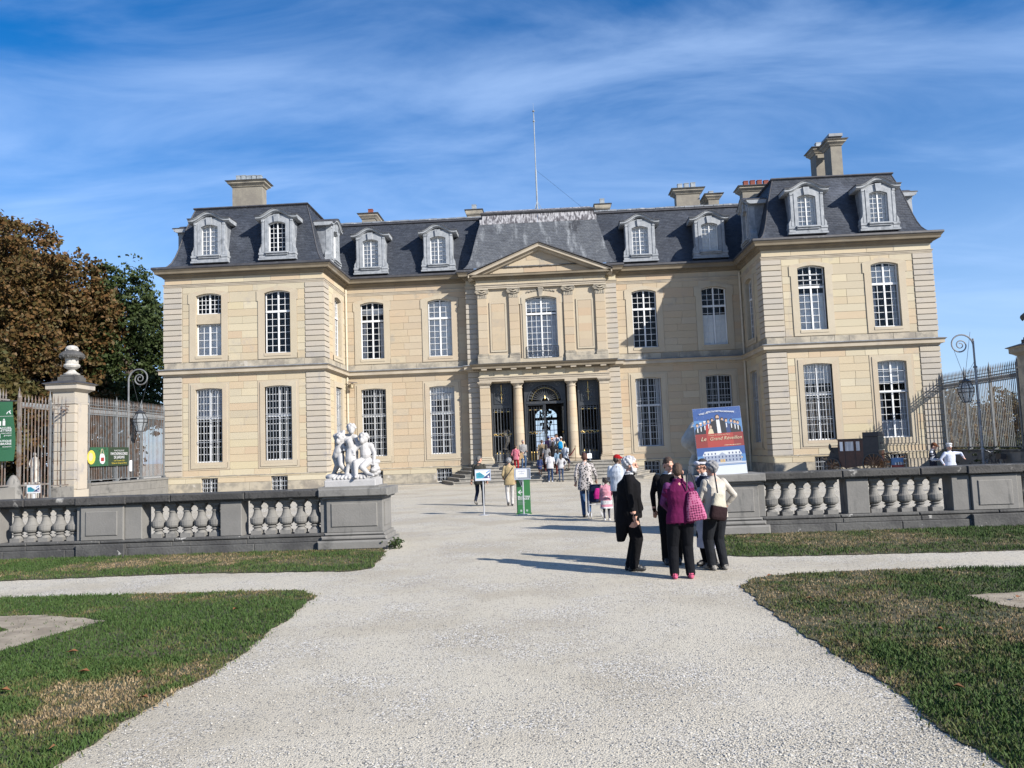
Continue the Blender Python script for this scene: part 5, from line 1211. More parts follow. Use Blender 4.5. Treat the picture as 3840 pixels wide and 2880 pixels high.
# gate of the left side entrance
g=empty('iron_gate',(-21.75,32.6,0),'rusty wrought iron gate with spear tips left of the gate pier','gate')
GB_=bar_mesh(.55,4.62,.34,r=.017,m='rust2'); X=-21.75
for i in range(9): place('bar',GB_,g,Matrix.Translation((X,31.75+.225*i+.02,0)))
for z,h,a,b in ((.50,.06,31.62,33.6),(1.10,.07,31.62,33.6),(4.36,.06,31.62,33.6),(4.54,.06,31.62,33.6),(1.0,.06,33.75,35.0),(4.40,.05,33.75,35.0),(4.56,.05,33.75,35.0)):
    mb=MB(); mb.box(X-.03,X+.03,a,b,z,z+h); mb.build('rail',M['rust'],g)
for y in (31.64,33.66):
    mb=MB(); mb.box(X-.05,X+.05,y-.05,y+.05,.1,4.75); mb.lathe([(.05,4.75),(.07,4.8),(.0,5.25)],8,(X,y,0)); mb.build('post',M['rust'] if y<33 else M['fence_grey'],g)
for i in range(4): place('bar',BARM2,g,Matrix.Translation((X,33.95+.28*i,-.1)))
for k in range(9): mb=MB(); mb.lathe([(.05,4.42),(.065,4.5),(.05,4.6)],8,(X,31.86+.225*k,0)); mb.build('cup',M['fence_grey'],g)
mb=MB(); mb.box(X-.2,X+.25,33.8,35.05,0,.95); w=mb.build('low_wall',M['grey']); tag(w,'short grey wall block between the iron gate and the left gate pier','wall')
r=empty('railing',(-21.8,30.1,0),'short rusty railing at the left edge of the picture behind the green banner','fence')
for i in range(11): place('bar',bar_mesh(1.14,4.7,.4,r=.018,m='rust2') if i==0 else r.children[0].data,r,Matrix.Translation((-21.8,29.2+.17*i,0)))
for z in (1.14,4.4,4.62): mb=MB(); mb.box(-21.83,-21.77,29.0,31.1,z,z+.06); mb.build('rail',M['rust2'],r)
mb=MB(); mb.box(-22.1,-21.5,28.5,31.1,0,1.1); o=mb.build('low_wall',M['grey']); tag(o,'grey low wall at the left edge under the rusty railing','wall')
mb=MB(); mb.lathe([(.30,0),(.36,.1),(.36,.6),(.30,1.0),(.22,1.35),(.1,1.55),(0,1.6)],14,(-21.75,31.35,0)); o=mb.build('bollard',M['grey'],smooth=True); tag(o,'pale rounded guard stone at the end of the left edge wall','guard stone')
# ---------------------------------------------------------------- lamps
def lamp(sx,y,label,label2,lx,lz):
    X=sx*(21.6 if sx<0 else 20.30); r=empty('lamp_post',(X,y,1.0),label,'lamp post'); s=-sx
    mb=MB(); mb.tube([(X,y,1.0 if sx<0 else 0),(X,y,5.0)],.06,8); mb.tube([(X,y,5.0),(X,y,6.3)],.045,8)
    for z in (1.05,3.2,4.9): mb.lathe([(.07,0),(.10,.05),(.07,.1)],8,(X,y,z))
    mb.build('post',M['fence_grey'] if sx<0 else M['lead'],r)
    c=(X+s*.60,6.28 if sx<0 else 6.01); pts=[]
    for t in range(56):
        a=PI-2*PI*2.35*t/55; rr=.60*math.exp(-.85*(t/55)*2.35)*(1.0 if t else 1); pts.append((c[0]+s*rr*math.cos(a),y,c[1]+rr*math.sin(a)))
    mb=MB(); mb.tube(pts,[.040-.018*t/55 for t in range(56)],6); mb.build('scroll',M['fence_grey'] if sx<0 else M['lead'],r)
    l=empty('lantern',(lx,y,lz),label2,'lantern')
    mb=MB(); f=lambda k,z:[(lx+k*math.cos(PI/3*i+PI/6),y+k*math.sin(PI/3*i+PI/6),z) for i in range(6)]
    Z=[(.17,lz-.50),(.33,lz-.05),(.35,lz+.12),(.20,lz+.42)]
    for (a,za),(b,zb) in zip(Z,Z[1:]):
        A,Bq=f(a,za),f(b,zb)
        for i in range(6): mb.tube([A[i],Bq[i]],.018,4); mb.tube([A[i],A[(i+1)%6]],.016,4); mb.tube([Bq[i],Bq[(i+1)%6]],.016,4)
    for i in range(6):
        A,Bq=f(.335,lz-.05),f(.335,lz-.05)
    mb.ringsurf([f(.26,lz+.42),f(.28,lz+.46),f(.12,lz+.54),f(.05,lz+.60)]); mb.ringsurf([f(.19,lz-.54),f(.19,lz-.49)])
    mb.build('lantern_frame',M['iron'],l)
    for (a,za),(b,zb) in zip(Z,Z[1:]):
        A,Bq=f(a*.97,za),f(b*.97,zb)
        for i in range(6):
            q=MB(); q.face([A[i],A[(i+1)%6],Bq[(i+1)%6],Bq[i]]); q.build('pane',M['lantern_glass'],l)
    mb=MB()
    for px,pz in ((c[0]+s*.42,6.18),(X+s*.10,6.62),(X+s*.03,5.2)): mb.tube([(px,y,pz),(lx,y,lz+.58)],.009,4)
    mb.build('suspension_cable',M['iron'],l)
    return r
def lg():
    m=bpy.data.materials.new('lantern_glass'); m.use_nodes=True; t=m.node_tree; t.nodes.clear(); N=t.nodes.new; L=t.links.new
    o=N('ShaderNodeOutputMaterial'); tr=N('ShaderNodeBsdfTransparent'); df=N('ShaderNodeBsdfDiffuse'); df.inputs[0].default_value=(.30,.33,.36,1); mx=N('ShaderNodeMixShader'); mx.inputs[0].default_value=.45; L(tr.outputs[0],mx.inputs[1]); L(df.outputs[0],mx.inputs[2]); L(mx.outputs[0],o.inputs[0]); return m
M['lantern_glass']=lg()
lamp(-1,39.87,'grey iron post with spiral scroll top behind the left railing','dark hexagonal lantern hanging in front of the left railing',-20.98,4.05)
lamp(1,37.8,'iron post with spiral scroll top rising above the right railing','dark hexagonal lantern hanging in front of the right railing',19.78,3.83)
# ================================================================ vegetation
def leaf_mat(name,cols,sat=1.):
    m=bpy.data.materials.new(name); m.use_nodes=True; t=m.node_tree; N=t.nodes.new; L=t.links.new
    b=t.nodes['Principled BSDF']; b.inputs['Roughness'].default_value=.6; b.inputs['Specular IOR Level'].default_value=.25
    g=N('ShaderNodeNewGeometry'); n=N('ShaderNodeTexNoise'); n.inputs['Scale'].default_value=.28; n.inputs['Detail'].default_value=4; L(g.outputs['Position'],n.inputs['Vector'])
    a=N('ShaderNodeMath'); a.operation='MULTIPLY_ADD'; L(g.outputs['Random Per Island'],a.inputs[0]); a.inputs[1].default_value=.42; 
    s=N('ShaderNodeMapRange'); L(n.outputs[0],s.inputs[0]); s.inputs[1].default_value=.3; s.inputs[2].default_value=.7; s.inputs[3].default_value=0; s.inputs[4].default_value=.58; L(s.outputs[0],a.inputs[2])
    cr=N('ShaderNodeValToRGB'); e=cr.color_ramp
    while len(e.elements)<len(cols): e.elements.new(.5)
    for i,c in enumerate(cols): e.elements[i].position=i/(len(cols)-1); e.elements[i].color=(*c,1)
    L(a.outputs[0],cr.inputs[0]); L(cr.outputs[0],b.inputs['Base Color'])
    tl=N('ShaderNodeBsdfTranslucent'); L(cr.outputs[0],tl.inputs[0]); mx=N('ShaderNodeMixShader'); mx.inputs[0].default_value=.18; o=t.nodes['Material Output']; L(b.outputs[0],mx.inputs[1]); L(tl.outputs[0],mx.inputs[2]); L(mx.outputs[0],o.inputs[0]); return m
BROWN=[(.034,.036,.013),(.062,.046,.017),(.098,.052,.019),(.055,.05,.016),(.125,.068,.024),(.078,.041,.016),(.042,.042,.014)]
GREEN=[(.018,.034,.010),(.028,.048,.014),(.045,.062,.019),(.024,.04,.011),(.062,.07,.024)]
OLIVE=[(.032,.042,.012),(.055,.054,.017),(.082,.06,.02),(.042,.048,.014),(.105,.068,.025)]
M['leaf_brown']=leaf_mat('autumn_chestnut_leaves',BROWN); M['leaf_green']=leaf_mat('green_leaves',GREEN); M['leaf_olive']=leaf_mat('turning_leaves',OLIVE); M['leaf_hedge']=leaf_mat('hedge_leaves',[(.02,.032,.011),(.035,.046,.016),(.05,.052,.02)])
M['leaf_far']=leaf_mat('far_hedge_leaves',[(.075,.068,.035),(.12,.10,.05),(.10,.075,.04),(.06,.066,.03)])
M['bark']=mat('bark',(.075,.062,.05),(.045,.038,.032),scale=4,bump=.8,bscale=10,stretch=(3,3,.6))
def leaves(rg,lobes,n,size,flatten=.45):
    """clumps of leaf faces through a set of ellipsoidal lobes (cx,cy,cz,rx,ry,rz)"""
    Ls=np.array(lobes,float); w=(Ls[:,3]*Ls[:,4]*Ls[:,5])**(2/3); w/=w.sum()
    nc=max(30,n//22); li=rg.choice(len(Ls),nc,p=w)
    d=rg.normal(size=(nc,3)); d/=np.linalg.norm(d,axis=1)[:,None]; rr=rg.uniform(.45,1.0,nc)**.55
    rr*=1+.16*np.sin(d[:,0]*5+li)*np.cos(d[:,2]*6+li*2)
    Cc=Ls[li,:3]+d*rr[:,None]*Ls[li,3:6]
    ci=rg.integers(0,nc,n); cs=rg.uniform(.55,1.15,nc)
    off=rg.normal(size=(n,3))*np.array([.46,.46,.24])*cs[ci][:,None]*size*2.3
    P=Cc[ci]+off; P[:,2]-=.18*np.linalg.norm(off[:,:2],axis=1)
    s=size*rg.uniform(.6,1.25,n)
    nn=rg.normal(size=(n,3))*np.array([1,1,.55])+np.array([0,0,.75]); nn/=np.linalg.norm(nn,axis=1)[:,None]
    t=np.cross(nn,rg.normal(size=(n,3))); t/=np.linalg.norm(t,axis=1)[:,None]; b=np.cross(nn,t)
    V=np.empty((n,4,3),np.float32)
    V[:,0]=P-t*s[:,None]*.5; V[:,1]=P+b*s[:,None]*.34-nn*s[:,None]*.05; V[:,2]=P+t*s[:,None]*.55-nn*s[:,None]*.12; V[:,3]=P-b*s[:,None]*.34-nn*s[:,None]*.05
    return V.reshape(-1,3),np.arange(n*4).reshape(n,4)
def tree(name,x,y,h,lobes,n,size,m,label,group=None,tr=.4,seed=1,trunk_top=.7,limbs=9):
    rg=np.random.default_rng(seed); r=empty(name,(x,y,0),label,'tree',group)
    V,F=leaves(rg,lobes,n,size); o=bpy.data.objects.new('crown',fast_mesh('crown',V,F,M[m])); link(o,r)
    mb=MB(); rd=random.Random(seed); ht=h*trunk_top
    mb.tube([(x,y,-.1),(x+.05,y,ht*.25),(x-.1,y+.1,ht*.55),(x+.1,y,ht)],[tr*1.35,tr,tr*.75,tr*.2],10); mb.build('trunk',M['bark'],r)
    mb=MB()
    for i in range(limbs):
        z=ht*(.3+.6*i/limbs); a=i*2.4+seed; lb=lobes[i%len(lobes)]; e=Vector((lb[0]+lb[3]*.6*math.cos(a),lb[1]+lb[4]*.6*math.sin(a),lb[2]+lb[5]*.4))
        s=Vector((x,y,z)); md=s.lerp(e,.5)+Vector((0,0,.6)); mb.tube([s,md,e],[tr*.4,tr*.25,.03],6)
    mb.build('limbs',M['bark'],r); return r
def lobes(x,y,zc,R,H,n,seed,low=.0):
    rd=random.Random(seed); out=[(x,y,zc,R*.72,R*.72,H*.78)]
    for i in range(n):
        a=2*PI*i/n*1.9+rd.random(); t=rd.uniform(-.75,.95); k=math.sqrt(max(.05,1-t*t*.8)); rr=R*.62*k
        s=rd.uniform(.26,.42); out.append((x+rr*math.cos(a),y+rr*math.sin(a),zc+H*.78*t,R*s,R*s,H*s*.75))
    return out
tree('chestnut_tree',-45,60,22,lobes(-45.0,60,11.8,9.0,11.2,24,3),64000,.36,'leaf_brown','tall russet horse chestnut at the left edge, highest of the row',group='chestnut trees beyond the left railing',tr=.55,seed=3)
tree('chestnut_tree',-37.0,58,17,lobes(-37.2,58,9.8,5.2,9.3,20,5),36000,.33,'leaf_brown','russet horse chestnut standing between the tallest chestnut and the green tree',group='chestnut trees beyond the left railing',tr=.45,seed=5)
tree('chestnut_tree',-36.5,47,13,lobes(-37.2,47.5,5.4,5.0,5.6,14,8),34000,.30,'leaf_olive','lower olive brown chestnut just behind the iron gate',group='chestnut trees beyond the left railing',tr=.4,seed=8)
tree('green_tree',-33.6,62,18,lobes(-34.0,62,11.0,3.5,9.6,20,7)+[(-36.5,61.5,7.0,2.6,2.2,5),(-31.6,61.5,12.8,1.5,2,2.6),(-35.5,61,4,3,3,3)],44000,.29,'leaf_green','dark green leafy tree nearest to the left wing of the mansion',tr=.45,seed=7)
def hedge(name,x0,x1,y0,y1,z,n,size,m,label,seed,wave=.3):
    rg=np.random.default_rng(seed); lb=[]
    k=max(2,int((x1-x0+y1-y0)/1.6))
    for i in range(k):
        t=(i+.5)/k; lb.append((x0+(x1-x0)*t,y0+(y1-y0)*t,z*.5,1.25,1.25,z*(.5+wave*math.sin(i*1.9)*.3)))
    r=empty(name,((x0+x1)/2,(y0+y1)/2,0),label,'hedge'); V,F=leaves(rg,lb,n,size); o=bpy.data.objects.new('foliage',fast_mesh('foliage',V,F,M[m])); link(o,r)
    for l in lb: mb=MB(); mb.tube([(l[0],l[1],-.05),(l[0]+.05,l[1],z*.8)],[.07,.02],5); mb.build('stem',M['bark'],r)
    return r
hedge('hedge',-40,-23.6,39.5,39.5,1.5,14000,.14,'leaf_hedge','low dark clipped hedge behind the iron gate',21,.1)
hedge('hedge',-50,-35.5,66,66,4.6,18000,.30,'leaf_brown','russet thicket under the chestnuts beyond the left railing',22,.5)
hedge('shrub_row',24.5,44,52,58,4.3,34000,.24,'leaf_far','brown green shrubs seen through the right railing',23,.5)
hedge('shrub_row',22.9,23.5,36.5,44,1.7,9000,.13,'leaf_hedge','dark low shrubs growing against the foot of the right railing',24,.4)
hedge('weeds',21.72,21.73,37.2,43,1.35,1500,.07,'leaf_hedge','scrubby weeds along the coping of the right low wall',25,.2)
mb=MB(); mb.lathe([(.05,.0),(.16,.08),(.12,.17),(.02,.2)],7); 
V,F=leaves(np.random.default_rng(3),[(-2.93,15.62,.10,.12,.10,.10)],160,.06); o=bpy.data.objects.new('weed_tuft',fast_mesh('weed_tuft',V,F,M['leaf_green'])); link(o); tag(o,'small green weed growing at the right foot of the statue pier','weed')
# paving strip along the left main wall
mb=MB()
pv=empty('paving_strip',(-9,YM-1.0,0)); pv['kind']='structure'
for i in range(24):
    x=-12.1+.27*i; mb=MB(); mb.face([(x,YM-1.25,.014),(x+.24,YM-1.25,.014),(x+.24+.55,YM-.06,.014),(x+.55,YM-.06,.014)]); 
    q=MB(); P=[(x,YM-1.25),(x+.24,YM-1.25),(x+.79,YM-.08),(x+.55,YM-.08)]; q.ringsurf([[(a,b,0) for a,b in P],[(a,b,.03) for a,b in P]]); q.build('paver',M['step'] if i%2 else M['grey'],pv)
# ================================================================ blobs: bodies grown from tapered parts and fused to one skin
def _sph(n=10,m=6):
    V=[(0,0,-1)]
    for j in range(1,m):
        th=PI*j/m-PI/2
        for i in range(n): V.append((math.cos(th)*math.cos(2*PI*i/n),math.cos(th)*math.sin(2*PI*i/n),math.sin(th)))
    V.append((0,0,1)); F=[]
    for i in range(n): F.append((0,1+(i+1)%n,1+i))
    for j in range(m-2):
        for i in range(n): a=1+j*n+i; b=1+j*n+(i+1)%n; F.append((a,b,b+n,a+n))
    t=len(V)-1
    for i in range(n): F.append((t,1+(m-2)*n+i,1+(m-2)*n+(i+1)%n))
    return V,F
SPH=_sph()
class Blob:
    def __init__(s): s.v=[]; s.f=[]; s.tag=[]
    def _add(s,V,F,m):
        o=len(s.v); s.v+= [tuple(p) for p in V]; s.f+=[tuple(i+o for i in f) for f in F]; s.tag+=[m]*len(V)
    def ell(s,c,r,m=0,R=None):
        V=[]
        for p in SPH[0]:
            q=Vector((p[0]*r[0],p[1]*r[1],p[2]*r[2]))
            if R is not None: q=R@q
            V.append(Vector(c)+q)
        s._add(V,SPH[1],m)
    def cap(s,p,q,r0,r1,m=0,n=10,fl=1.0,fdir=None):
        p,q=Vector(p),Vector(q); d=q-p; l=d.length
        if l<1e-6: return
        d/=l; u=(Vector(fdir)-d*Vector(fdir).dot(d)).normalized() if fdir is not None else d.orthogonal().normalized(); w=d.cross(u); rings=[]
        for t in (-1,-.86,-.5,0): rr=math.sqrt(max(0,1-t*t)); rings.append((p+d*(t*r0),max(rr,.02)*r0))
        for t in (.33,.66): rings.append((p.lerp(q,t),r0+(r1-r0)*t))
        for t in (0,.5,.86,1): rr=math.sqrt(max(0,1-t*t)); rings.append((q+d*(t*r1),max(rr,.02)*r1))
        V=[];F=[]
        for c,r in rings: V+=[c+(u*math.cos(2*PI*k/n)*fl+w*math.sin(2*PI*k/n))*r for k in range(n)]
        for a in range(len(rings)-1):
            for k in range(n): b=(k+1)%n; F.append((a*n+k,a*n+b,(a+1)*n+b,(a+1)*n+k))
        F.append(tuple(range(n))[::-1]); F.append(tuple((len(rings)-1)*n+k for k in range(n)))
        s._add(V,F,m)
    def loft(s,rings,m=0,n=16,power=2.3):
        """rings: (cx,cy,cz,rx,ry[,yaw]) stacked; super-elliptic sections"""
        V=[];F=[]
        for r in rings:
            cx,cy,cz,rx,ry=r[:5]; ya=r[5] if len(r)>5 else 0
            for k in range(n):
                a=2*PI*k/n; c,si=math.cos(a),math.sin(a); e=2/power
                x=math.copysign(abs(c)**e,c)*rx; y=math.copysign(abs(si)**e,si)*ry
                V.append((cx+x*math.cos(ya)-y*math.sin(ya),cy+x*math.sin(ya)+y*math.cos(ya),cz))
        for a in range(len(rings)-1):
            for k in range(n): b=(k+1)%n; F.append((a*n+k,a*n+b,(a+1)*n+b,(a+1)*n+k))
        F.append(tuple(range(n))[::-1]); F.append(tuple((len(rings)-1)*n+k for k in range(n)))
        s._add(V,F,m)
    def build(s,name,mats,parent=None,Mx=None,voxel=.014,smooth=3,noise=0.):
        me=bpy.data.meshes.new(name); me.from_pydata(s.v,[],s.f); me.update()
        import bmesh
        bm=bmesh.new(); bm.from_mesh(me); bmesh.ops.recalc_face_normals(bm,faces=bm.faces); bm.to_mesh(me); bm.free()
        o=bpy.data.objects.new(name,me); COL.objects.link(o)
        md=o.modifiers.new('r','REMESH'); md.mode='VOXEL'; md.voxel_size=voxel; md.adaptivity=0
        if smooth: ms=o.modifiers.new('s','SMOOTH'); ms.factor=.5; ms.iterations=smooth
        dg=bpy.context.evaluated_depsgraph_get(); me2=bpy.data.meshes.new_from_object(o.evaluated_get(dg)); me2.name=name
        bpy.data.objects.remove(o); bpy.data.meshes.remove(me)
        me2.materials.clear()
        for m in mats: me2.materials.append(m)
        n=len(me2.polygons)
        if len(mats)>1 and n:
            kd=kdtree.KDTree(len(s.v))
            # also sample edge midpoints so that long faces are represented
            sk=getattr(s,'skip',None)
            for i,p in enumerate(s.v):
                if not (sk and sk(p,s.tag[i])): kd.insert(p,i)
            kd.balance(); ctr=np.empty(n*3,np.float32); me2.polygons.foreach_get('center',ctr); ctr=ctr.reshape(-1,3)
            me2.polygons.foreach_set('material_index',np.array([s.tag[kd.find(c)[1]] for c in ctr],dtype=np.int32))
        me2.polygons.foreach_set('use_smooth',np.ones(n,dtype=bool)); me2.update()
        ob=bpy.data.objects.new(name,me2); link(ob,parent,Mx); return ob
# ---------------------------------------------------------------- statues
st=Blob(); 
def child_fig(b,P,rs=1.):
    """P: dict of joints; builds a plump child figure"""
    c=lambda a,q,r0,r1: b.cap(P[a],P[q],r0*rs,r1*rs)
    b.cap(P['pel'],P['chest'],.105*rs,.10*rs,fl=1.15); b.ell(P['belly'],(.11*rs,.10*rs,.12*rs)); b.cap(P['shl'],P['shr'],.065*rs,.065*rs); b.cap(P['chest'],P['neck'],.06*rs,.05*rs)
    h=Vector(P['head']); b.ell(h,(.095*rs,.105*rs,.115*rs)); f=Vector(P.get('face',(0,-1,0))).normalized(); b.ell(h+f*.075*rs-Vector((0,0,.05*rs)),(.055*rs,.055*rs,.06*rs)); b.ell(h+f*.108*rs-Vector((0,0,.01)),(.018*rs,.022*rs,.03*rs))
    for k in range(16):
        a=k*2.4; z=.02+.09*(k/16); r=.095*(1-.5*(k/16)); q=h+Vector((r*math.cos(a)*rs,r*math.sin(a)*rs,z*rs))
        if (q-h).normalized().dot(f)<.75: b.ell(q,(.034*rs,.034*rs,.03*rs))
    for s in 'lr':
        c('sh'+s,'el'+s,.055,.046); c('el'+s,'wr'+s,.046,.034); b.ell(P['wr'+s],(.042*rs,.04*rs,.045*rs))
        for k in range(4): b.cap(P['wr'+s],Vector(P['wr'+s])+Vector(((k-1.5)*.022,-.03,-.06))*rs,.016*rs,.012*rs)
        c('hi'+s,'kn'+s,.088,.064); c('kn'+s,'an'+s,.064,.042); d=Vector(P.get('ft'+s,(0,-.1,-.02))); b.cap(P['an'+s],Vector(P['an'+s])+d*rs,.042*rs,.03*rs)
X0,Y0,Z0=-3.86,16.12,1.38
def J(**k): return {a:(v[0],v[1],v[2]) for a,v in k.items()}
b=Blob()
child_fig(b,J(pel=(-.33,.0,.50),belly=(-.30,-.02,.58),chest=(-.24,.02,.80),neck=(-.20,0,.88),shl=(-.12,-.02,.82),shr=(-.34,.06,.80),head=(-.27,-.03,.86),face=(-.4,-1,-.3),ell=(-.06,-.12,.68),wrl=(.06,-.20,.56),elr=(-.40,.05,.92),wrr=(-.2,.0,1.0),hil=(-.26,-.04,.46),hir=(-.38,.03,.48),knl=(-.22,-.16,.30),kn_=(0,0,0),knr=(-.34,.0,.30),anl=(-.10,-.08,.12),anr=(-.46,.12,.12),ftl=(.1,-.06,-.03),ftr=(-.04,-.10,-.05)),1.0)
child_fig(b,J(pel=(-.06,.12,.62),belly=(-.08,.08,.72),chest=(-.10,.10,.86),neck=(-.07,.08,.97),shl=(.02,.08,.88),shr=(-.20,.10,.90),head=(-.05,.05,1.06),face=(.35,-1,-.35),ell=(.10,0,.74),wrl=(.02,-.14,.62),elr=(-.28,.02,.76),wrr=(-.16,-.1,.66),hil=(.0,.1,.56),hir=(-.12,.12,.56),knl=(.0,.12,.34),knr=(-.14,.14,.34),anl=(.0,.2,.12),anr=(-.14,.2,.12)),.95)
child_fig(b,J(pel=(.27,-.02,.40),belly=(.27,-.06,.50),chest=(.26,-.02,.66),neck=(.25,-.02,.76),shl=(.38,-.02,.68),shr=(.14,-.04,.70),head=(.24,-.06,.84),face=(-.35,-1,-.05),ell=(.45,-.02,.52),wrl=(.44,-.06,.34),elr=(.06,-.06,.62),wrr=(-.02,-.1,.66),hil=(.32,-.04,.36),hir=(.20,-.08,.36),knl=(.24,-.26,.24),knr=(.10,-.24,.34),anl=(.38,-.28,.10),anr=(.12,-.30,.08),ftl=(.1,-.06,-.03),ftr=(.02,-.12,-.03)),1.05)
# goat-like support and rock in the middle
b.cap((-.02,-.1,.62),(-.02,-.16,.40),.10,.12); b.cap((-.02,-.12,.66),(-.04,-.16,.78),.085,.075); b.cap((-.04,-.18,.36),(-.10,-.22,.08),.06,.04); b.cap((.02,-.2,.36),(.08,-.24,.08),.06,.045)
for k in range(22): a=random.random()*2*PI; rr=.1+.36*random.random(); b.ell((rr*math.cos(a)*1.25,rr*math.sin(a)*.62+.02,.06),(.12,.10,.07))
for k in range(8): b.ell((.42+.05*random.random(),.0+.1*random.random(),.10+.035*k),(.09,.12,.06))
for k in range(9): b.cap((-.30+.07*k,-.24,.07),(-.34+.08*k,-.32,.03),.035,.03)
stt=empty('statue_group',(X0,Y0,1.21),'white stone group of three children with curly hair on the left end pier','statue')
b.build('figures',[M['marble']],stt,Matrix.Translation((X0,Y0,Z0))@Matrix.Scale(.98,4),voxel=.013,smooth=2)
mb=MB(); mb.bbox(X0-.52,X0+.52,Y0-.34,Y0+.34,1.21,1.37,.012); mb.box(X0-.50,X0+.50,Y0-.32,Y0+.32,1.37,1.41); mb.build('statue_base',M['marble'],stt)
mb=MB(); mb.box(X0-.62,X0+.60,Y0-.44,Y0+.44,1.205,1.25); mb.build('base_slab',M['grey'],stt)
# the statue hidden by the poster on the right pier
X1,Y1=3.62,16.75
b=Blob()
child_fig(b,J(pel=(-.02,0,.45),belly=(-.02,-.05,.55),chest=(0,0,.74),neck=(.02,0,.84),shl=(.12,0,.76),shr=(-.12,.02,.76),head=(.05,-.04,.92),ell=(.22,-.04,.62),wrl=(.2,-.1,.46),elr=(-.3,.0,.72),wrr=(-.42,-.02,.58),hil=(.1,-.02,.4),hir=(-.1,0,.4),knl=(.14,-.2,.3),knr=(-.16,-.16,.3),anl=(.16,-.2,.06),anr=(-.2,-.16,.06)))
b.cap((-.30,.0,.80),(-.46,-.02,.52),.14,.17); b.cap((-.46,-.02,.52),(-.34,-.02,.26),.15,.06); b.cap((-.34,-.02,.28),(-.40,0,.06),.05,.09)
for k in range(14): a=k*2.4; b.ell((.34*math.cos(a),.2*math.sin(a),.05),(.12,.1,.07))
s2=empty('statue_group',(X1,Y1,1.21),'pale stone statue on the right end pier, almost hidden behind the poster','statue')
b.build('figures',[M['pale_stone']],s2,Matrix.Translation((X1-.05,Y1,1.38)),voxel=.016,smooth=2)
mb=MB(); mb.bbox(X1-.5,X1+.55,Y1-.28,Y1+.28,1.21,1.38,.012); mb.build('statue_base',M['pale_stone'],s2)
# park statue behind the iron gate
b=Blob(); b.loft([(0,0,.0,.17,.15),(0,0,.4,.16,.15),(0,0,.7,.15,.13),(0,.0,.9,.14,.11)]); b.cap((0,0,.85),(0.02,0,1.15),.15,.12,fl=1.2); b.cap((-.14,0,1.2),(.16,0,1.2),.06,.06); b.ell((.02,-.02,1.42),(.075,.085,.105)); b.cap((.02,0,1.2),(.02,0,1.36),.06,.05); b.cap((-.15,0,1.2),(-.26,0,.95),.05,.045); b.cap((-.26,0,.95),(-.16,-.08,.78),.045,.035); b.cap((.17,0,1.2),(.24,0,.9),.05,.04); b.cap((.24,0,.9),(.2,-.05,.65),.04,.035); b.cap((.15,.05,1.1),(.2,.08,.1),.07,.13)
ps=empty('garden_statue',(-24.0,36.0,0),'pale stone figure on a pedestal seen through the iron gate','statue')
b.build('figure',[M['pale_stone']],ps,Matrix.Translation((-24.0,36.0,1.18))@Matrix.Scale(.92,4),voxel=.025,smooth=2)
mb=MB(); mb.bbox(-24.35,-23.65,35.7,36.3,0,.2,.02); mb.bbox(-24.26,-23.74,35.78,36.25,.2,1.0,.01); mb.bbox(-24.36,-23.64,35.7,36.32,1.0,1.18,.03); mb.build('pedestal',M['pale_stone'],ps)
# ---------------------------------------------------------------- printed things
for n,c in dict(sky_print=(.03,.10,.34),sky_print2=(.10,.26,.55),star=(.75,.80,.86),red=(.27,.03,.03),red2=(.42,.05,.04),cream=(.72,.62,.42),skin_print=(.62,.42,.32),black_print=(.02,.022,.03),white_print=(.80,.82,.86),snow=(.74,.79,.86),stone_print=(.36,.42,.55),warm=(.75,.48,.16),sign_green=(.035,.20,.06),banner_green=(.03,.14,.07),dark_green=(.025,.055,.03),teal=(.03,.32,.42),navy=(.03,.06,.18),pink=(.62,.18,.38),frame_grey=(.35,.38,.42),note_grey=(.28,.31,.35),yellow=(.85,.68,.10),red_uniform=(.40,.03,.03),hair_print=(.05,.03,.025),stripe_blue=(.08,.16,.42)).items(): M[n]=flat(n,tuple(v*.58 for v in c),.5)
class Print:
    """flat print laid on the plane of FM: local x to the right, z up, layered by a fraction of a millimetre"""
    def __init__(s,FM,parent): s.FM=FM; s.par=parent; s.by={}; s.k=0
    def poly(s,pts,m):
        s.k+=1; s.by.setdefault(m,MB()).face([(x,-.0015-.00007*s.k,z) for x,z in pts])
    def rect(s,x0,x1,z0,z1,m): s.poly([(x0,z0),(x1,z0),(x1,z1),(x0,z1)],m)
    def oval(s,cx,cz,rx,rz,m,n=14): s.poly([(cx+rx*math.cos(2*PI*i/n),cz+rz*math.sin(2*PI*i/n)) for i in range(n)],m)
    def done(s,name='print'):
        V=MB(); keys=list(s.by)
        for i,k in enumerate(keys):
            o=len(V.v); V.v+=s.by[k].v; V.f+=[tuple(j+o for j in f) for f in s.by[k].f]; V.m+=[i]*len(s.by[k].f)
        return V.build(name,[M[k] for k in keys],s.par,s.FM)
# poster leaning on the right end pier
po=empty('poster',(3.63,16.2,1.21),'large theatre poster with a red title band standing on the right balustrade pier','poster')
PF=Matrix.Translation((3.655,16.10,1.20))@Matrix.Rotation(rad(-2.2),4,'Y')@Matrix.Rotation(rad(-4),4,'X')@Matrix.Rotation(rad(2),4,'Z')
mb=MB(); mb.box(-.485,.485,0,.025,0,1.37); mb.build('board',M['white_print'],po,PF)
mb=MB(); mb.box(-.3,-.26,.025,.06,0,1.2); mb.tube([(-.28,.06,1.1),(-.28,.42,.02)],.02,5); mb.tube([(.28,.06,1.1),(.28,.42,.02)],.02,5); mb.build('easel_leg',M['bark'],po,PF)
p=Print(PF,po); H=1.37
p.rect(-.483,.483,.84,H-.002,'sky_print'); p.rect(-.483,.483,.84,1.12,'sky_print2')
for k in range(60): x=random.uniform(-.47,.47); z=random.uniform(1.0,1.35); p.oval(x,z,.003,.003,'star',5)
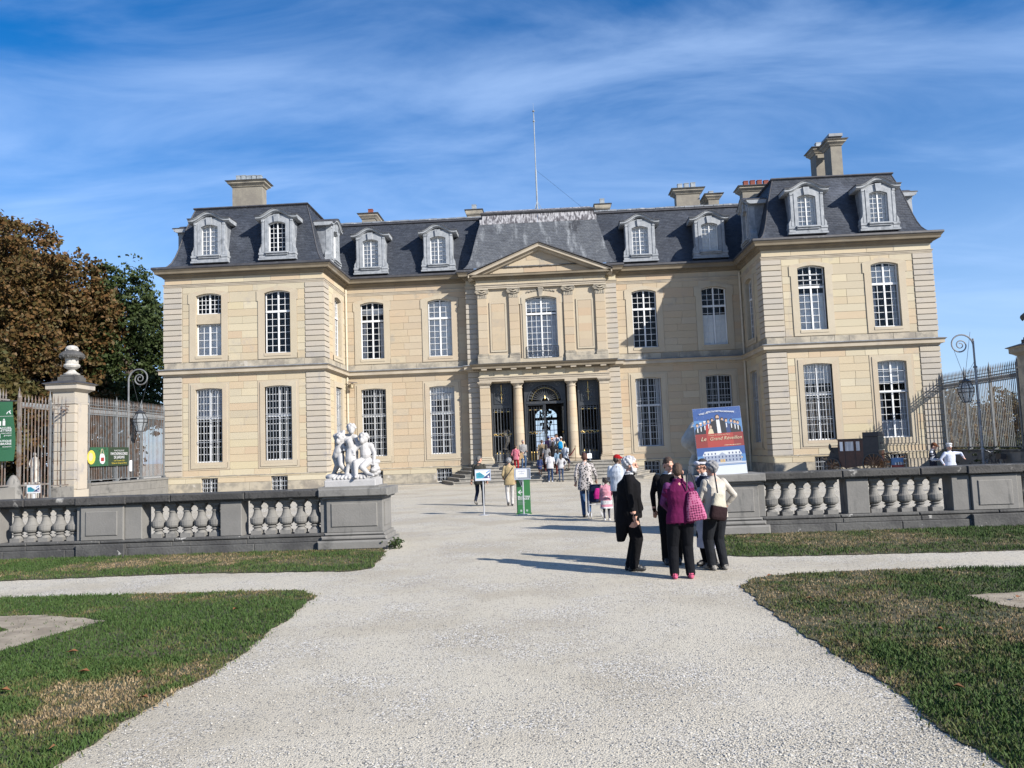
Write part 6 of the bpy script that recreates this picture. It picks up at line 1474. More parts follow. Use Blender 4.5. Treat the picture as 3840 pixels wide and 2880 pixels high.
for k in range(9): p.oval(-.42+.1*k+random.uniform(-.02,.02),1.0+random.uniform(-.06,.05),.10,.04,'sky_print2')
for cx,z,w in ((-.42,1.03,.05),(-.35,1.05,.05),(.40,1.04,.055),(.34,1.06,.05),(-.27,1.075,.06),(.27,1.085,.06),(-.19,1.10,.062),(.17,1.10,.065),(-.11,1.12,.06),(.09,1.125,.06)):
    m='red_uniform' if abs(cx+.19)<.01 else ('navy' if abs(cx-.17)<.01 else 'black_print')
    p.poly([(cx-w*1.1,.842),(cx+w*1.1,.842),(cx+w,z-.10),(cx+w*.5,z-.055),(cx-w*.5,z-.055),(cx-w,z-.10)],m)
    p.poly([(cx-.012,z-.06),(cx+.012,z-.06),(cx+.008,z-.15),(cx-.008,z-.15)],'white_print')
    p.oval(cx,z+.004,.031,.036,'hair_print' if abs(cx)>.2 or cx>0 else 'black_print'); p.oval(cx,z-.012,.024,.030,'skin_print')
    if cx in (-.27,-.35): p.oval(cx,z+.02,.03,.015,'white_print')
p.poly([(-.15,.842),(.16,.842),(.145,1.08),(.05,1.12),(-.05,1.12),(-.14,1.08)],'black_print'); p.poly([(-.03,1.12),(.035,1.12),(.05,.842),(-.025,.842)],'white_print'); p.oval(0,1.175,.042,.052,'hair_print'); p.oval(0,1.165,.034,.044,'skin_print'); p.oval(0,1.135,.03,.02,'hair_print')
p.poly([(-.22,.842),(-.10,.842),(-.12,.93),(-.155,.96),(-.19,.93)],'cream'); p.oval(-.155,.985,.034,.04,'hair_print'); p.oval(-.155,.98,.024,.03,'skin_print')
p.rect(-.483,.483,.565,.84,'red'); p.rect(-.25,.28,.57,.835,'red2'); p.rect(-.483,.483,.835,.842,'red2')
p.rect(-.483,.483,.23,.565,'sky_print'); p.rect(-.483,.483,.23,.40,'sky_print2'); p.rect(-.483,.483,.002,.25,'snow')
p.rect(-.36,.40,.25,.40,'stone_print'); p.poly([(-.38,.40),(.42,.40),(.37,.485),(-.33,.485)],'snow'); p.poly([(-.06,.40),(.10,.40),(.02,.455)],'stone_print'); p.rect(-.09,.13,.25,.40,'stone_print')
for k in range(11): 
    x=-.33+.07*k; p.rect(x-.011,x+.011,.275,.315,'navy'); p.rect(x-.011,x+.011,.345,.385,'navy')
    if k not in(4,5,6): p.rect(x-.012,x+.012,.415,.45,'navy')
for k in range(3): p.rect(-.03+.035*k,-.008+.035*k,.252,.315,'warm')
p.rect(-.48,.48,.205,.235,'stone_print'); p.rect(-.2,.47,.19,.205,'sky_print2'); p.oval(.41,.33,.012,.015,'warm')
p.done()
words=[('VIVEZ UN',-.27,1.245,.14),('SPECTACLE',-.095,1.275,.05),('EXTRAORDINAIRE',.17,1.262,-.11)]
for t,x,z,a in words: put_text(t,.044,M['white_print'],po,PF,x,z,d=-.021,rot=a,off=.001)
put_text('Château de Champs-sur-Marne',.034,M['cream'],po,PF,.0,.800,d=-.021)
put_text('Le',.115,M['cream'],po,PF,-.33,.705,d=-.021,shear=.35); put_text('Grand',.10,M['cream'],po,PF,-.08,.705,d=-.021,shear=.35); put_text('Réveillon',.10,M['cream'],po,PF,.26,.705,d=-.021,shear=.35)
put_text('Noël au château',.028,M['cream'],po,PF,-.12,.665,d=-.021) if False else None
p=Print(PF,po); p.k=82
for x0,x1,z in ((-.16,-.02,.665),(-.26,-.02,.637),(.02,.22,.665),(.02,.25,.637),(-.42,.42,.590)):
    x=x0
    while x<x1: w=random.uniform(.012,.04); p.rect(x,min(x+w,x1),z,z+.011,'cream'); x+=w+.008
p.done('small_print')
# totem and two framed notices on the drive
to=empty('sign_panel',(-.63,22.98,0),'tall green ticket office totem with a white arrow behind the right framed notice','sign')
TF=Matrix.Translation((-.63,22.98,0))
mb=MB(); mb.box(-.20,.20,0,.05,.02,1.62 if False else 1.30); mb.box(-.22,.22,-.06,.11,0,.03); mb.build('panel',M['sign_green'],to,TF)
p=Print(TF,to)
p.poly([(-.16,.63),(-.08,.70),(-.065,.685),(-.115,.642),(-.02,.642),(-.02,.618),(-.115,.618),(-.065,.575),(-.08,.56)],'white_print')
p.poly([(-.13,.99),(-.05,.79),(-.03,.79),(-.09,1.0),(-.04,1.0),(.02,.79),(0,.79),(-.02,.9)],'white_print')
for x in (-.08,.09):
    p.oval(x,.10,.028,.028,'white_print'); p.oval(x,.10,.02,.02,'sign_green'); p.oval(x,.10,.010,.010,'white_print')
for z,w in ((.37,.13),(.32,.20),(.28,.15)):
    x=-.16
    while x<-.16+w: q=random.uniform(.015,.03); p.rect(x,x+q,z,z+.016,'note_grey'); x+=q+.008
p.done('pictogram')['kind']='stuff'
put_text('BILLETTERIE',.066,M['white_print'],to,TF,-.165,.475,'LEFT',d=-.012,off=.002); put_text('BOUTIQUE',.066,M['white_print'],to,TF,-.165,.415,'LEFT',d=-.012,off=.002)
def stand(x,y,label,kind,rz=0.):
    r=empty('notice_stand',(x,y,0),label,'sign'); F=Matrix.Translation((x,y,0))@Matrix.Rotation(rz,4,'Z')
    mb=MB(); mb.lathe([(.17,0),(.17,.012),(.14,.022),(.03,.03)],24); mb.build('base',M['alu'],r,F)
    mb=MB(); mb.tube([(0,0,.02),(0,0,1.03)],.022,10); mb.build('post',M['alu'],r,F)
    B=F@Matrix.Translation((0,-.03,1.16))@Matrix.Rotation(rad(-12),4,'X')
    mb=MB(); mb.box(-.225,.225,0,.02,-.16,.16); mb.build('board',M['note_grey'] if kind=='note' else M['white_print'],r,B)
    mb=MB(); mb.ring([(-.21,-.145),(-.21,.145),(.21,.145),(.21,-.145),(-.21,-.145)],[(-.232,-.168),(-.232,.168),(.232,.168),(.232,-.168),(-.232,-.168)],-.012,.022,.0); mb.build('frame',M['alu'],r,B)
    p=Print(B,r)
    if kind=='map': blue_print(p)
    else:
        p.rect(-.19,.13,-.10,.14,'white_print')
        for z,a,b in ((.075,-.13,.08),(.05,-.04,0),(.0,-.09,.05),):
            x=a
            while x<b: q=random.uniform(.012,.03); p.rect(x,min(x+q,b),z,z+.012,'navy'); x+=q+.006
        p.oval(-.16,-.125,.018,.01,'white_print')
    p.done(); return r,B
def blue_print(p):
    p.rect(-.21,.21,-.145,.145,'white_print'); p.poly([(-.20,-.10),(-.20,.06),(-.09,.085),(.06,-.03),(-.02,-.10)],'teal'); p.poly([(-.02,-.10),(.20,.06),(.20,-.10)],'navy'); p.poly([(-.2,-.1),(.2,-.1),(.2,-.13),(-.2,-.13)],'white_print')
    for k in range(5): p.oval(.10+.02*k,.06+.012*k,.012,.022,'sky_print2',8)
    p.rect(-.14,-.02,.015,.03,'navy'); p.rect(-.14,-.0,-.035,-.018,'navy'); p.rect(-.20,-.17,-.01,.0,'navy'); p.rect(.15,.19,-.09,-.05,'pink'); p.oval(.16,-.05,.022,.03,'white_print')
r_,_=stand(-1.80,23.1,'framed blue notice on a thin metal stand behind the man in the dark jacket','map',.1)
r_,_=stand(-.63,22.82,'framed white paper notice on a thin metal stand in front of the green totem','note',-.02)
# small blue sign by the iron gate
r=empty('notice_stand',(-20.6,31.0,0),'small blue and white notice on a white post in front of the iron gate','sign'); B=Matrix.Translation((-20.63,30.95,1.0))
mb=MB(); mb.box(-.04,.04,.02,.05,-1.0,-.1); mb.build('post',M['white_print'],r,B); mb=MB(); mb.box(-.275,.275,0,.02,-.165,.165); mb.build('board',M['white_print'],r,B)
p=Print(B@Matrix.Scale(1.22,4,(1,0,0))@Matrix.Scale(1.08,4,(0,0,1)),r); blue_print(p); p.done()
# exhibition banner on the left railing
bn=empty('banner',(-21.5,38.0,2.3),'dark green exhibition banner tied to the left railing','banner'); BF=frame_M((-21.53,38.07,2.27),(0,1,0),(1,0,0))
mb=MB(); mb.box(-1.72,1.72,0,.012,-.46,.46); mb.build('cloth',M['dark_green'],bn,BF)
p=Print(BF,bn); p.rect(-1.70,-.18,-.45,.45,'banner_green')
for k in range(40): p.oval(random.uniform(-1.6,-.3),random.uniform(-.42,.4),.05,.03,'dark_green' if k%2 else 'sign_green',7)
p.oval(-1.62,-.02,.34,.34,'yellow'); p.oval(-1.66,-.0,.18,.2,'cream')
p.poly([(-.92,.0),(-.88,.12),(-.72,.16),(-.55,.12),(-.48,0),(-.46,-.22),(-.55,-.33),(-.70,-.36),(-.86,-.30),(-.93,-.18)],'white_print'); p.poly([(-.86,.12),(-.78,.38),(-.74,.38),(-.80,.13)],'cream'); p.poly([(-.58,.12),(-.70,.36),(-.68,.40),(-.54,.12)],'cream'); p.rect(-.82,-.55,-.22,-.04,'red_uniform')
p.done()
put_text('FRANÇOISE JOLIVET',.105,M['white_print'],bn,BF,.78,.26,d=-.02); put_text('FANTASMAGORIES',.185,M['white_print'],bn,BF,.78,.08,d=-.02,off=.003); put_text('DE JARDINS',.185,M['white_print'],bn,BF,.78,-.10,d=-.02,off=.003)
put_text('– 2 juin 25 novembre 2018 –',.095,M['yellow'],bn,BF,.78,-.235,d=-.02); put_text('Château de Champs-sur-Marne',.11,M['yellow'],bn,BF,.78,-.365,d=-.02,shear=.1)
nb=MB(); nb.box(-21.52,-21.50,39.85,40.05,1.5,2.05); o=nb.build('notice',M['paper']); tag(o,'small pale notice tied to the left railing beside the exhibition banner','sign')
gb=empty('banner',(-21.9,30.5,3.3),'tall green visitor information banner at the left edge of the picture','banner'); GF=Matrix.Translation((-21.85,30.5,2.16))@Matrix.Rotation(rad(8),4,'Z')
mb=MB(); n=14
for i in range(n):
    z0,z1=2.38*i/n,2.38*(i+1)/n; f=lambda z:.03*math.sin(z*2.2); mb.face([(-.75,f(z0),z0),(.62+.05*math.sin(z0*2),f(z0)+.02,z0),(.62+.05*math.sin(z1*2),f(z1)+.02,z1),(-.75,f(z1),z1)])
mb.build('cloth',M['banner_green'],gb,GF)
mb=MB(); mb.tube([(-.8,.0,2.4),(.72,.0,2.4)],.025,6); mb.build('rail',M['iron'],gb,GF)
p=Print(GF,gb); p.k=120
p.poly([(-.28,2.02),(-.18,2.09),(-.18,2.04),(0,2.04),(0,2.0),(-.18,2.0),(-.18,1.95)],'white_print')
p.oval(.17,1.97,.085,.085,'white_print'); p.oval(.17,1.97,.055,.055,'banner_green'); p.poly([(.12,2.16),(.16,2.16),(.19,2.0),(.26,2.0),(.29,1.9),(.26,1.9),(.24,1.97),(.14,1.97)],'white_print'); p.oval(.14,2.19,.03,.03,'white_print')
p.oval(.42,2.18,.03,.03,'white_print'); p.poly([(.38,2.14),(.46,2.14),(.50,2.0),(.47,1.98),(.52,1.88),(.48,1.88),(.42,1.98),(.36,1.88),(.33,1.88),(.39,2.02)],'white_print'); p.rect(-.3,.58,1.79,1.80,'white_print')
p.rect(.0,.14,1.42,1.6,'white_print'); p.oval(.25,1.66,.035,.035,'white_print'); p.rect(.2,.30,1.42,1.62,'white_print'); p.rect(-.02,.12,.92,1.10,'white_print')
p.done('pictogram')['kind']='stuff'
for t,z in (('ACCUEIL',1.28),('BILLETTERIE',1.18),('BOUTIQUE',.76),('LIBRAIRIE',.65)): put_text(t,.115,M['white_print'],gb,GF,.58,z,'RIGHT',d=-.075,off=.002)
for t,z in (('réservation',1.09),('groupes',1.0),('souvenirs',.55)): put_text(t,.09,M['white_print'],gb,GF,.58,z,'RIGHT',d=-.075)
# rope post and door notice on the landing
r=empty('rope_barrier',(1.66,46.0,1.09),'thin bronze post with a drooping red rope beside the right column','rope barrier')
mb=MB(); mb.lathe([(.14,0),(.14,.02),(.03,.04)],16,(1.66,46.0,1.09)); mb.tube([(1.66,46,1.1),(1.66,46,1.95)],.02,8); mb.lathe([(.02,0),(.04,.03),(0,.06)],8,(1.66,46,1.94)); mb.build('post',M['dark_bronze'],r)
mb=MB(); mb.tube([(1.66-.62*t,46.15+.3*t,1.86-.55*t+.0*t-.18*math.sin(PI*t)*.8) for t in [i/10 for i in range(11)]],.028,6); mb.build('rope',M['red'],r)
r=empty('notice_stand',(2.48,46.2,1.09),'slim notice stand with a white sheet in front of the right iron screen','sign')
mb=MB(); mb.tube([(2.5,46.2,1.09),(2.5,46.2,1.72)],.02,6); mb.lathe([(.13,0),(.13,.02)],12,(2.5,46.2,1.09)); mb.build('post',M['alu'],r); mb=MB(); mb.box(2.34,2.6,46.14,46.17,1.22,1.5); mb.build('sheet',M['paper'],r)
# ---------------------------------------------------------------- carriage
M['carriage']=mat('carriage_maroon',(.065,.022,.016),(.045,.016,.012),scale=5,rough=.35,coord='obj'); M['leather']=mat('carriage_leather',(.014,.015,.02),(.022,.022,.028),scale=6,rough=.5,coord='obj'); M['canvas']=mat('carriage_rear_panel',(.045,.06,.058),(.035,.045,.045),scale=5,rough=.5,coord='obj'); M['wood']=mat('carriage_wood',(.20,.10,.045),(.14,.07,.03),scale=6,rough=.5,coord='obj'); M['trim']=flat('carriage_trim',(.40,.37,.30),.5)
ca=empty('carriage',(15.9,41.5,0),'old maroon horse carriage parked against the right wing','carriage')
CMx=Matrix.Translation((16.15,41.45,0))@Matrix.Rotation(rad(-36),4,'Z')          # local -x is the front, -y the visible flank
def cp(name,mb,m): return mb.build(name,M[m],ca,CMx)
mb=MB(); mb.prism([(-.95,.42),(-.62,.30),(.55,.45),(.95,.52),(1.0,1.18),(.95,1.85),(.30,1.92),(.30,1.78),(-.95,1.74)],-.56,.56); body=cp('body',mb,'carriage')
mb=MB(); mb.box(-.98,.34,-.60,.60,1.74,1.80); cp('roof',mb,'leather'); mb=MB(); mb.bbox(.28,1.04,-.62,.62,1.86,2.10,.03); cp('hood',mb,'leather')
mb=MB(); mb.box(.28,1.0,-.585,-.56,.85,1.86); cp('flap',mb,'leather')
mb=MB(); mb.box(.955,1.02,-.55,.55,1.20,1.86); rp=cp('rear_panel',mb,'canvas'); mb=MB(); mb.box(.97,1.03,-.56,.56,1.17,1.20); mb.box(.96,1.03,-.58,.58,1.85,1.88); cp('trim',mb,'trim')
mb=MB(); mb.prism([(-.24,0),(.24,0),(.24,.08),(.16,.14),(-.16,.14),(-.24,.08)],0,.012,T=lambda x,y,z:(1.022+y,x,1.45+z)); rw=cp('rear_window',mb,'leather'); mb=MB(); mb.box(1.022,1.04,-.27,.27,1.43,1.455); cp('trim',mb,'trim')
for a,b in ((-.86,-.70),(-.60,-.18),(-.06,.12)):
    mb=MB(); mb.ring([(a,1.18),(a,1.66),(b,1.66),(b,1.18),(a,1.18)],[(a-.03,1.15),(a-.03,1.69),(b+.03,1.69),(b+.03,1.15),(a-.03,1.15)],-.585,-.56,-.57); w=cp('window',mb,'carriage'); mb=MB(); mb.box(a,b,-.568,-.562,1.18,1.66); mb.build('pane',M['paper' if a<-.65 else 'curtain'],w,CMx)
mb=MB(); mb.box(-.64,-.62,-.575,-.56,.4,1.15); mb.box(-.13,-.11,-.575,-.56,.4,1.15); mb.box(-.22,-.16,-.59,-.565,.98,1.0); cp('door',mb,'leather')
mb=MB(); mb.box(-1.45,-.92,-.45,.45,.82,.98); mb.prism([(-1.62,.60),(-1.45,.58),(-.95,.62),(-.95,1.25),(-1.38,1.22)],-.42,.42); mb.box(-1.42,-1.0,-.44,.44,1.22,1.36); mb.prism([(-1.95,.78),(-1.5,.58),(-1.45,.62),(-1.9,.84)],-.42,.42); cp('coachman_seat',mb,'leather')
mb=MB(); mb.tube([(-1.0,-.42,1.36),(-1.0,-.42,1.52),(-1.0,.42,1.52),(-1.0,.42,1.36)],.012,5); cp('seat_rail',mb,'iron')
mb=MB(); mb.lathe([(.04,0),(.07,.05),(.07,.2),(.03,.26),(.03,.3)],8,(-1.35,-.58,1.28)); mb.tube([(-1.35,-.58,1.3),(-1.2,-.46,1.1)],.015,5); cp('lamp',mb,'iron')
mb=MB(); mb.box(-1.5,.9,-.06,.06,.40,.48); mb.tube([(-1.28,-.62,.44),(-1.28,.62,.44)],.035,6); mb.tube([(.74,-.66,.53),(.74,.66,.53)],.035,6)
for v in (-1,1): mb.tube([(.35,v*.5,.62),(.74,v*.52,.50),(1.12,v*.5,.62)],.03,5); mb.tube([(-1.6,v*.4,.58),(-1.28,v*.42,.46),(-.95,v*.4,.56)],.03,5)
cp('undercarriage',mb,'wood')
def wheel(cx,cy,R,n):
    mb=MB(); ring=lambda r,y:[(cx+r*math.cos(2*PI*k/28),cy+y,R+r*math.sin(2*PI*k/28)) for k in range(28)]
    mb.ringsurf([ring(R,-.025),ring(R,.025),ring(R-.055,.025),ring(R-.055,-.025),ring(R,-.025)],True,False); o=cp('wheel',mb,'iron')
    for k in range(n): a=2*PI*(k+.3)/n; q=MB(); q.tube([(cx+.06*math.cos(a),cy,R+.06*math.sin(a)),(cx+(R-.05)*math.cos(a),cy,R+(R-.05)*math.sin(a))],.018,5); q.build('spoke',M['wood'],o,CMx)
    q=MB(); q.tube([(cx,cy-.10,R),(cx,cy+.10,R)],.07,10); q.build('hub',M['wood'],o,CMx)
for v in (-1,1): wheel(.74,v*.66,.53,14); wheel(-1.28,v*.62,.42,12)
mb=MB(); mb.tube([(1.05,-.2,.95),(1.8,-.35,1.05)],.025,6); cp('shaft',mb,'wood')
# second two-wheeled cart standing behind it, drum and trestle
c2=empty('cart',(17.75,42.4,0),'small dark two wheeled cart between the carriage and the painted drum','cart'); C2M=Matrix.Translation((17.55,42.6,0))@Matrix.Rotation(rad(-12),4,'Z')
_ca,_cm=ca,CMx; ca,CMx=c2,C2M
wheel(0,-.5,.44,12); wheel(0,.45,.44,12); mb=MB(); mb.box(-.5,.5,-.4,.4,.5,.58); mb.tube([(.4,-.3,.56),(1.2,-.3,.82)],.025,6); cp('bed',mb,'wood'); ca,CMx=_ca,_cm
dr=empty('drum',(17.2,39.8,0),'round blue and red drum table painted with the show picture, beside the carriage','drum'); D=Matrix.Translation((17.15,39.6,0))
mb=MB(); mb.lathe([(.27,.0),(.27,.20)],22); mb.build('lower_band',M['stripe_blue'],dr,D); mb=MB(); mb.lathe([(.27,.20),(.27,.45)],22); mb.build('middle_band',M['red'],dr,D); mb=MB(); mb.lathe([(.27,.45),(.275,.78),(.25,.79)],22); mb.build('upper_band',M['sky_print2'],dr,D)
for k in range(7): q=MB(); a=-PI/2+(k-3)*.22; q.box(-.03,.03,-.004,0,.46,.60-.012*abs(k-3)); q.build('figure_print',M['black_print'] if k%2 else M['white_print'],dr,D@Matrix.Rotation(a+PI/2,4,'Z')@Matrix.Translation((0,-.275,0)))
tb=empty('trestle_bench',(17.2,40.2,0),'low wooden trestle behind the painted drum','bench')
mb=MB(); mb.box(16.6,17.75,40.0,40.35,.60,.66); mb.build('seat',M['wood'],tb)
for x in (16.65,17.64): mb=MB(); mb.box(x,x+.06,40.05,40.30,0,.60); mb.build('leg',M['wood'],tb)
# bicycle leaning in the shade by the right low wall
bk=empty('bicycle',(20.9,37.9,0),'dark bicycle leaning against the shaded wall near the right edge','bicycle'); BM=Matrix.Translation((20.95,38.2,0))@Matrix.Rotation(rad(90),4,'Z')@Matrix.Rotation(rad(7),4,'X')
for x in (-.52,.52):
    mb=MB(); mb.tube([(x+.33*math.cos(2*PI*k/24),0,.34+.33*math.sin(2*PI*k/24)) for k in range(25)],.018,5); w=mb.build('wheel',M['leather'],bk,BM)
    for k in range(8): q=MB(); a=PI*k/8; q.tube([(x+.32*math.cos(a),0,.34+.32*math.sin(a)),(x-.32*math.cos(a),0,.34-.32*math.sin(a))],.004,3); q.build('spoke',M['alu'],w,BM)
mb=MB()
for a,b in (((.52,0,.34),(.38,0,.92)),((.40,0,.85),(-.12,0,.78)),((.42,0,.78),(-.05,0,.32)),((-.05,0,.32),(-.15,0,.86)),((-.05,0,.32),(-.52,0,.34)),((-.52,0,.34),(-.12,0,.78))): mb.tube([a,b],.016,6)
mb.build('frame',M['leather'],bk,BM); mb=MB(); mb.tube([(.30,-.27,1.0),(.40,-.1,.98),(.38,0,.93),(.40,.1,.98),(.30,.27,1.0)],.012,5); mb.build('handlebar',M['alu'],bk,BM); mb=MB(); mb.bbox(-.28,-.04,-.07,.07,.86,.92,.02); mb.build('saddle',M['leather'],bk,BM); mb=MB(); mb.box(-.75,-.35,-.13,.13,.62,.86); mb.build('basket',M['leather'],bk,BM)
# ================================================================ people
def cloth(name,c,**k): 
    c2=tuple(v*.72 for v in c); return mat('cloth_'+name,c,c2,scale=k.pop('scale',5),rough=.9,bump=1.0,bscale=8.5,coord='obj',spec=.12,**k)
SK=[mat('skin_light',(.46,.26,.19),(.40,.21,.15),scale=9,rough=.6,coord='obj'),mat('skin_dark',(.10,.055,.035),(.08,.042,.028),scale=9,rough=.55,coord='obj'),mat('skin_tan',(.30,.16,.105),(.25,.13,.085),scale=9,rough=.6,coord='obj')]
HR={k:mat('hair_'+k,c,tuple(v*.6 for v in c),scale=26,rough=.75,bump=.6,bscale=60,coord='obj',stretch=(1,1,.35)) for k,c in dict(white=(.46,.46,.48),grey=(.24,.24,.25),dark=(.022,.016,.013),brown=(.055,.03,.018),auburn=(.07,.022,.014),greydark=(.12,.115,.11)).items()}
CL={}
def C(name,c=None,**k):
    if name not in CL: CL[name]=cloth(name,c,**k)
    return CL[name]
M['shoe_black']=flat('shoe_black',(.02,.02,.022),.5); M['shoe_white']=flat('shoe_white',(.45,.45,.46),.6); M['shoe_grey']=cloth('shoe_grey',(.21,.20,.185)); M['shoe_pink']=cloth('shoe_pink',(.45,.09,.16)); M['eye']=flat('eye',(.03,.025,.02),.3); M['lip']=flat('lip',(.33,.14,.12),.6)
def leopard():
    m=bpy.data.materials.new('leopard_cloth'); m.use_nodes=True; t=m.node_tree; N=t.nodes.new; L=t.links.new; b=t.nodes['Principled BSDF']; b.inputs['Roughness'].default_value=.9
    tc=N('ShaderNodeTexCoord'); n=N('ShaderNodeTexNoise'); n.inputs['Scale'].default_value=14; L(tc.outputs['Object'],n.inputs['Vector'])
    mx=N('ShaderNodeMix'); mx.data_type='VECTOR'; mx.inputs['Factor'].default_value=.06; L(tc.outputs['Object'],mx.inputs['A']); L(n.outputs['Color'],mx.inputs['B'])
    v=N('ShaderNodeTexVoronoi'); v.inputs['Scale'].default_value=24; L(mx.outputs['Result'],v.inputs['Vector'])
    n2=N('ShaderNodeTexNoise'); n2.inputs['Scale'].default_value=30; L(tc.outputs['Object'],n2.inputs['Vector'])
    ad=N('ShaderNodeMath'); ad.operation='MULTIPLY_ADD'; L(n2.outputs[0],ad.inputs[0]); ad.inputs[1].default_value=.35; L(v.outputs['Distance'],ad.inputs[2])
    cr=N('ShaderNodeValToRGB'); e=cr.color_ramp; e.interpolation='CONSTANT'
    for p,c in ((0,(.27,.235,.22)),(.32,(.010,.010,.012)),(.60,(.34,.315,.31))):
        if p==0: e.elements[0].color=(*c,1); e.elements[0].position=0
        elif p==.32: e.elements[1].position=p; e.elements[1].color=(*c,1)
        else: q=e.elements.new(p); q.color=(*c,1)
    L(ad.outputs[0],cr.inputs[0]); L(cr.outputs[0],b.inputs['Base Color']); return m
def dots(name,a,bb,c,scale):
    m=bpy.data.materials.new(name); m.use_nodes=True; t=m.node_tree; N=t.nodes.new; L=t.links.new; b=t.nodes['Principled BSDF']; b.inputs['Roughness'].default_value=.85
    tc=N('ShaderNodeTexCoord'); v=N('ShaderNodeTexVoronoi'); v.inputs['Scale'].default_value=scale; v.inputs['Randomness'].default_value=.25; L(tc.outputs['Object'],v.inputs['Vector'])
    cr=N('ShaderNodeValToRGB'); e=cr.color_ramp; e.interpolation='CONSTANT'; e.elements[0].color=(*c,1); e.elements[1].position=.26; e.elements[1].color=(*a,1); q=e.elements.new(.48); q.color=(*bb,1)
    L(v.outputs['Distance'],cr.inputs[0]); L(cr.outputs[0],b.inputs['Base Color']); return m
def ik(a,t,l1,l2,pole):
    a,t=Vector(a),Vector(t); d=t-a; L_=d.length
    if L_>(l1+l2)*.998: t=a+d*((l1+l2)*.998/L_); d=t-a; L_=d.length
    L_=max(L_,abs(l1-l2)+.02); x=(l1*l1-l2*l2+L_*L_)/(2*L_); h=math.sqrt(max(0,l1*l1-x*x)); u=d.normalized(); p=Vector(pole); p=(p-u*p.dot(u)).normalized()
    return a+u*x+p*h,t
def person(x,y,z,h,face,label,top,legs,skin=0,shoe='shoe_black',hair=('short','dark'),group=None,wl=None,wr=None,al=(.10,.0),ar=(-.10,.0),knee=0.,lean=0.,head=(0,0),bulk=1.,hem=.80,sleeve='long',legw=1.,voxel=None,skirt=None,beard=None,extra=None,collar=None,cap=None,female=False,footdir=(0,0),elbow=(0,1,-.1),pants='long',lift=(0,0),dp=1.0):
    """face: heading in degrees, 0 looks at the camera (-y), 90 looks to +x. wrists and ankles are given for a body of 1.75 m, forward = -y"""
    s=h/1.75; voxel=voxel or .013
    tm=[top,legs,SK[skin],M[shoe],HR[hair[1]],C('shirt_white',(.50,.51,.54)),M['eye'],M['lip'],extra or top]
    T_,G_,S_,H_=0,1,2,3
    b=Blob(); W=.176*(.93 if female else 1)*math.sqrt(bulk); yl=lambda zz:-lean*(zz-.92)
    hip=[Vector((v*.09,0,.90)) for v in (1,-1)]; ank=[Vector((al[0],al[1],.085+lift[0])),Vector((ar[0],ar[1],.085+lift[1]))]
    for i in (0,1):
        kn,an=ik(hip[i],ank[i],.42,.415,(.05*(1-2*i),-1,0)); lw=legw
        b.cap(hip[i],kn,.090*lw,.066*lw,G_,n=12)
        if pants=='long': b.cap(kn,an,.064*lw,.052*lw,G_,n=12); b.cap(an.lerp(kn,.04),an,.054*lw,.055*lw,G_)
        elif pants=='short': b.cap(hip[i],kn.lerp(an,.05),.095*lw,.080*lw,G_,n=12); b.cap(kn,an,.05,.036,S_)
        else: b.cap(kn,an,.05*lw,.034*lw,G_ if pants=='leg' else S_)
        fa=rad(footdir[i]); d=Vector((math.sin(fa),-math.cos(fa),0)); li=lift[i]; tip=d*.15+Vector((0,0,-.045 if li<.03 else -.12))
        b.cap(an+Vector((0,0,-.045))-d*.04,an+tip,.042,.036,H_); b.cap(an+Vector((0,0,-.05))-d*.05,an+tip*.6,.038,.044,H_)
    # torso
    bk=bulk; hw=.165*(1.06 if female else 1)
    bd=bk*dp; R=[(0,yl(hem),hem,hw*bk*1.08,.130*bd),(0,yl(.92),.94,hw*bk*1.04,.128*bd),(0,yl(1.06),1.06,(.152 if female else .162)*bk,.118*bd),(0,yl(1.2),1.20,(.162 if female else .174)*bk,.124*bd),(0,yl(1.32),1.32,.178*math.sqrt(bk),.120*bd),(0,yl(1.40),1.395,.160*math.sqrt(bk),.102),(0,yl(1.455),1.455,.100,.078),(0,yl(1.485),1.485,.062,.060)]
    b.loft(R,T_,18)
    b.loft([(0,0,.80,.150*legw*(1.03 if female else 1),.115),(0,0,.95,.158,.118),(0,0,1.0,.12,.09)],G_,16)
    if skirt: b.loft([(0,0,skirt[0],skirt[1],skirt[1]*.85),(0,0,(skirt[0]+.95)/2,(skirt[1]+.15)/2+.02,.14),(0,0,.97,.14,.11)],skirt[2],18)
    sh=[Vector((v*W,yl(1.39),1.395)) for v in (1,-1)]
    b.cap(sh[0]*.92+Vector((0,0,.0)),sh[1]*.92,.068,.068,T_)
    for v in (1,-1): b.cap((0,yl(1.46)+.01,1.455),sh[0 if v>0 else 1]*.75+Vector((0,0,.035)),.052,.05,T_)
    # neck and head
    nb=Vector((0,yl(1.45),1.45)); hr=Matrix.Rotation(rad(head[0]),3,'Z')@Matrix.Rotation(rad(head[1]),3,'X'); HS=1.07; hc=lambda px,py,pz: nb+Vector((0,-.014,.030))+hr@(Vector((px,py,pz))*HS)
    b.cap(nb+Vector((0,.01,-.03)),hc(0,.005,.05),.056,.050,S_)
    b.ell(hc(0,.0,.145),(.074,.094,.098),S_,hr); b.ell(hc(0,-.028,.078),(.056,.066,.070),S_,hr); b.cap(hc(0,-.082,.125),hc(0,-.108,.092),.012,.018,S_); b.cap(hc(-.03,-.086,.140),hc(.03,-.086,.140),.014,.014,S_)
    b.ell(hc(0,-.085,.045),(.024,.018,.016),S_,hr)
    for v in (1,-1): b.ell(hc(v*.077,.005,.105),(.012,.024,.034),S_,hr); b.ell(hc(v*.032,-.088,.118),(.011,.008,.007),6,hr)
    b.ell(hc(0,-.093,.064),(.022,.008,.006),7,hr)
    if collar is not None: b.loft([(0,yl(1.45),1.462,.076,.072),(0,yl(1.48)-.008,1.490,.066,.066),(0,yl(1.49)-.010,1.500,.060,.060)],5 if collar=='white' else 8,14)
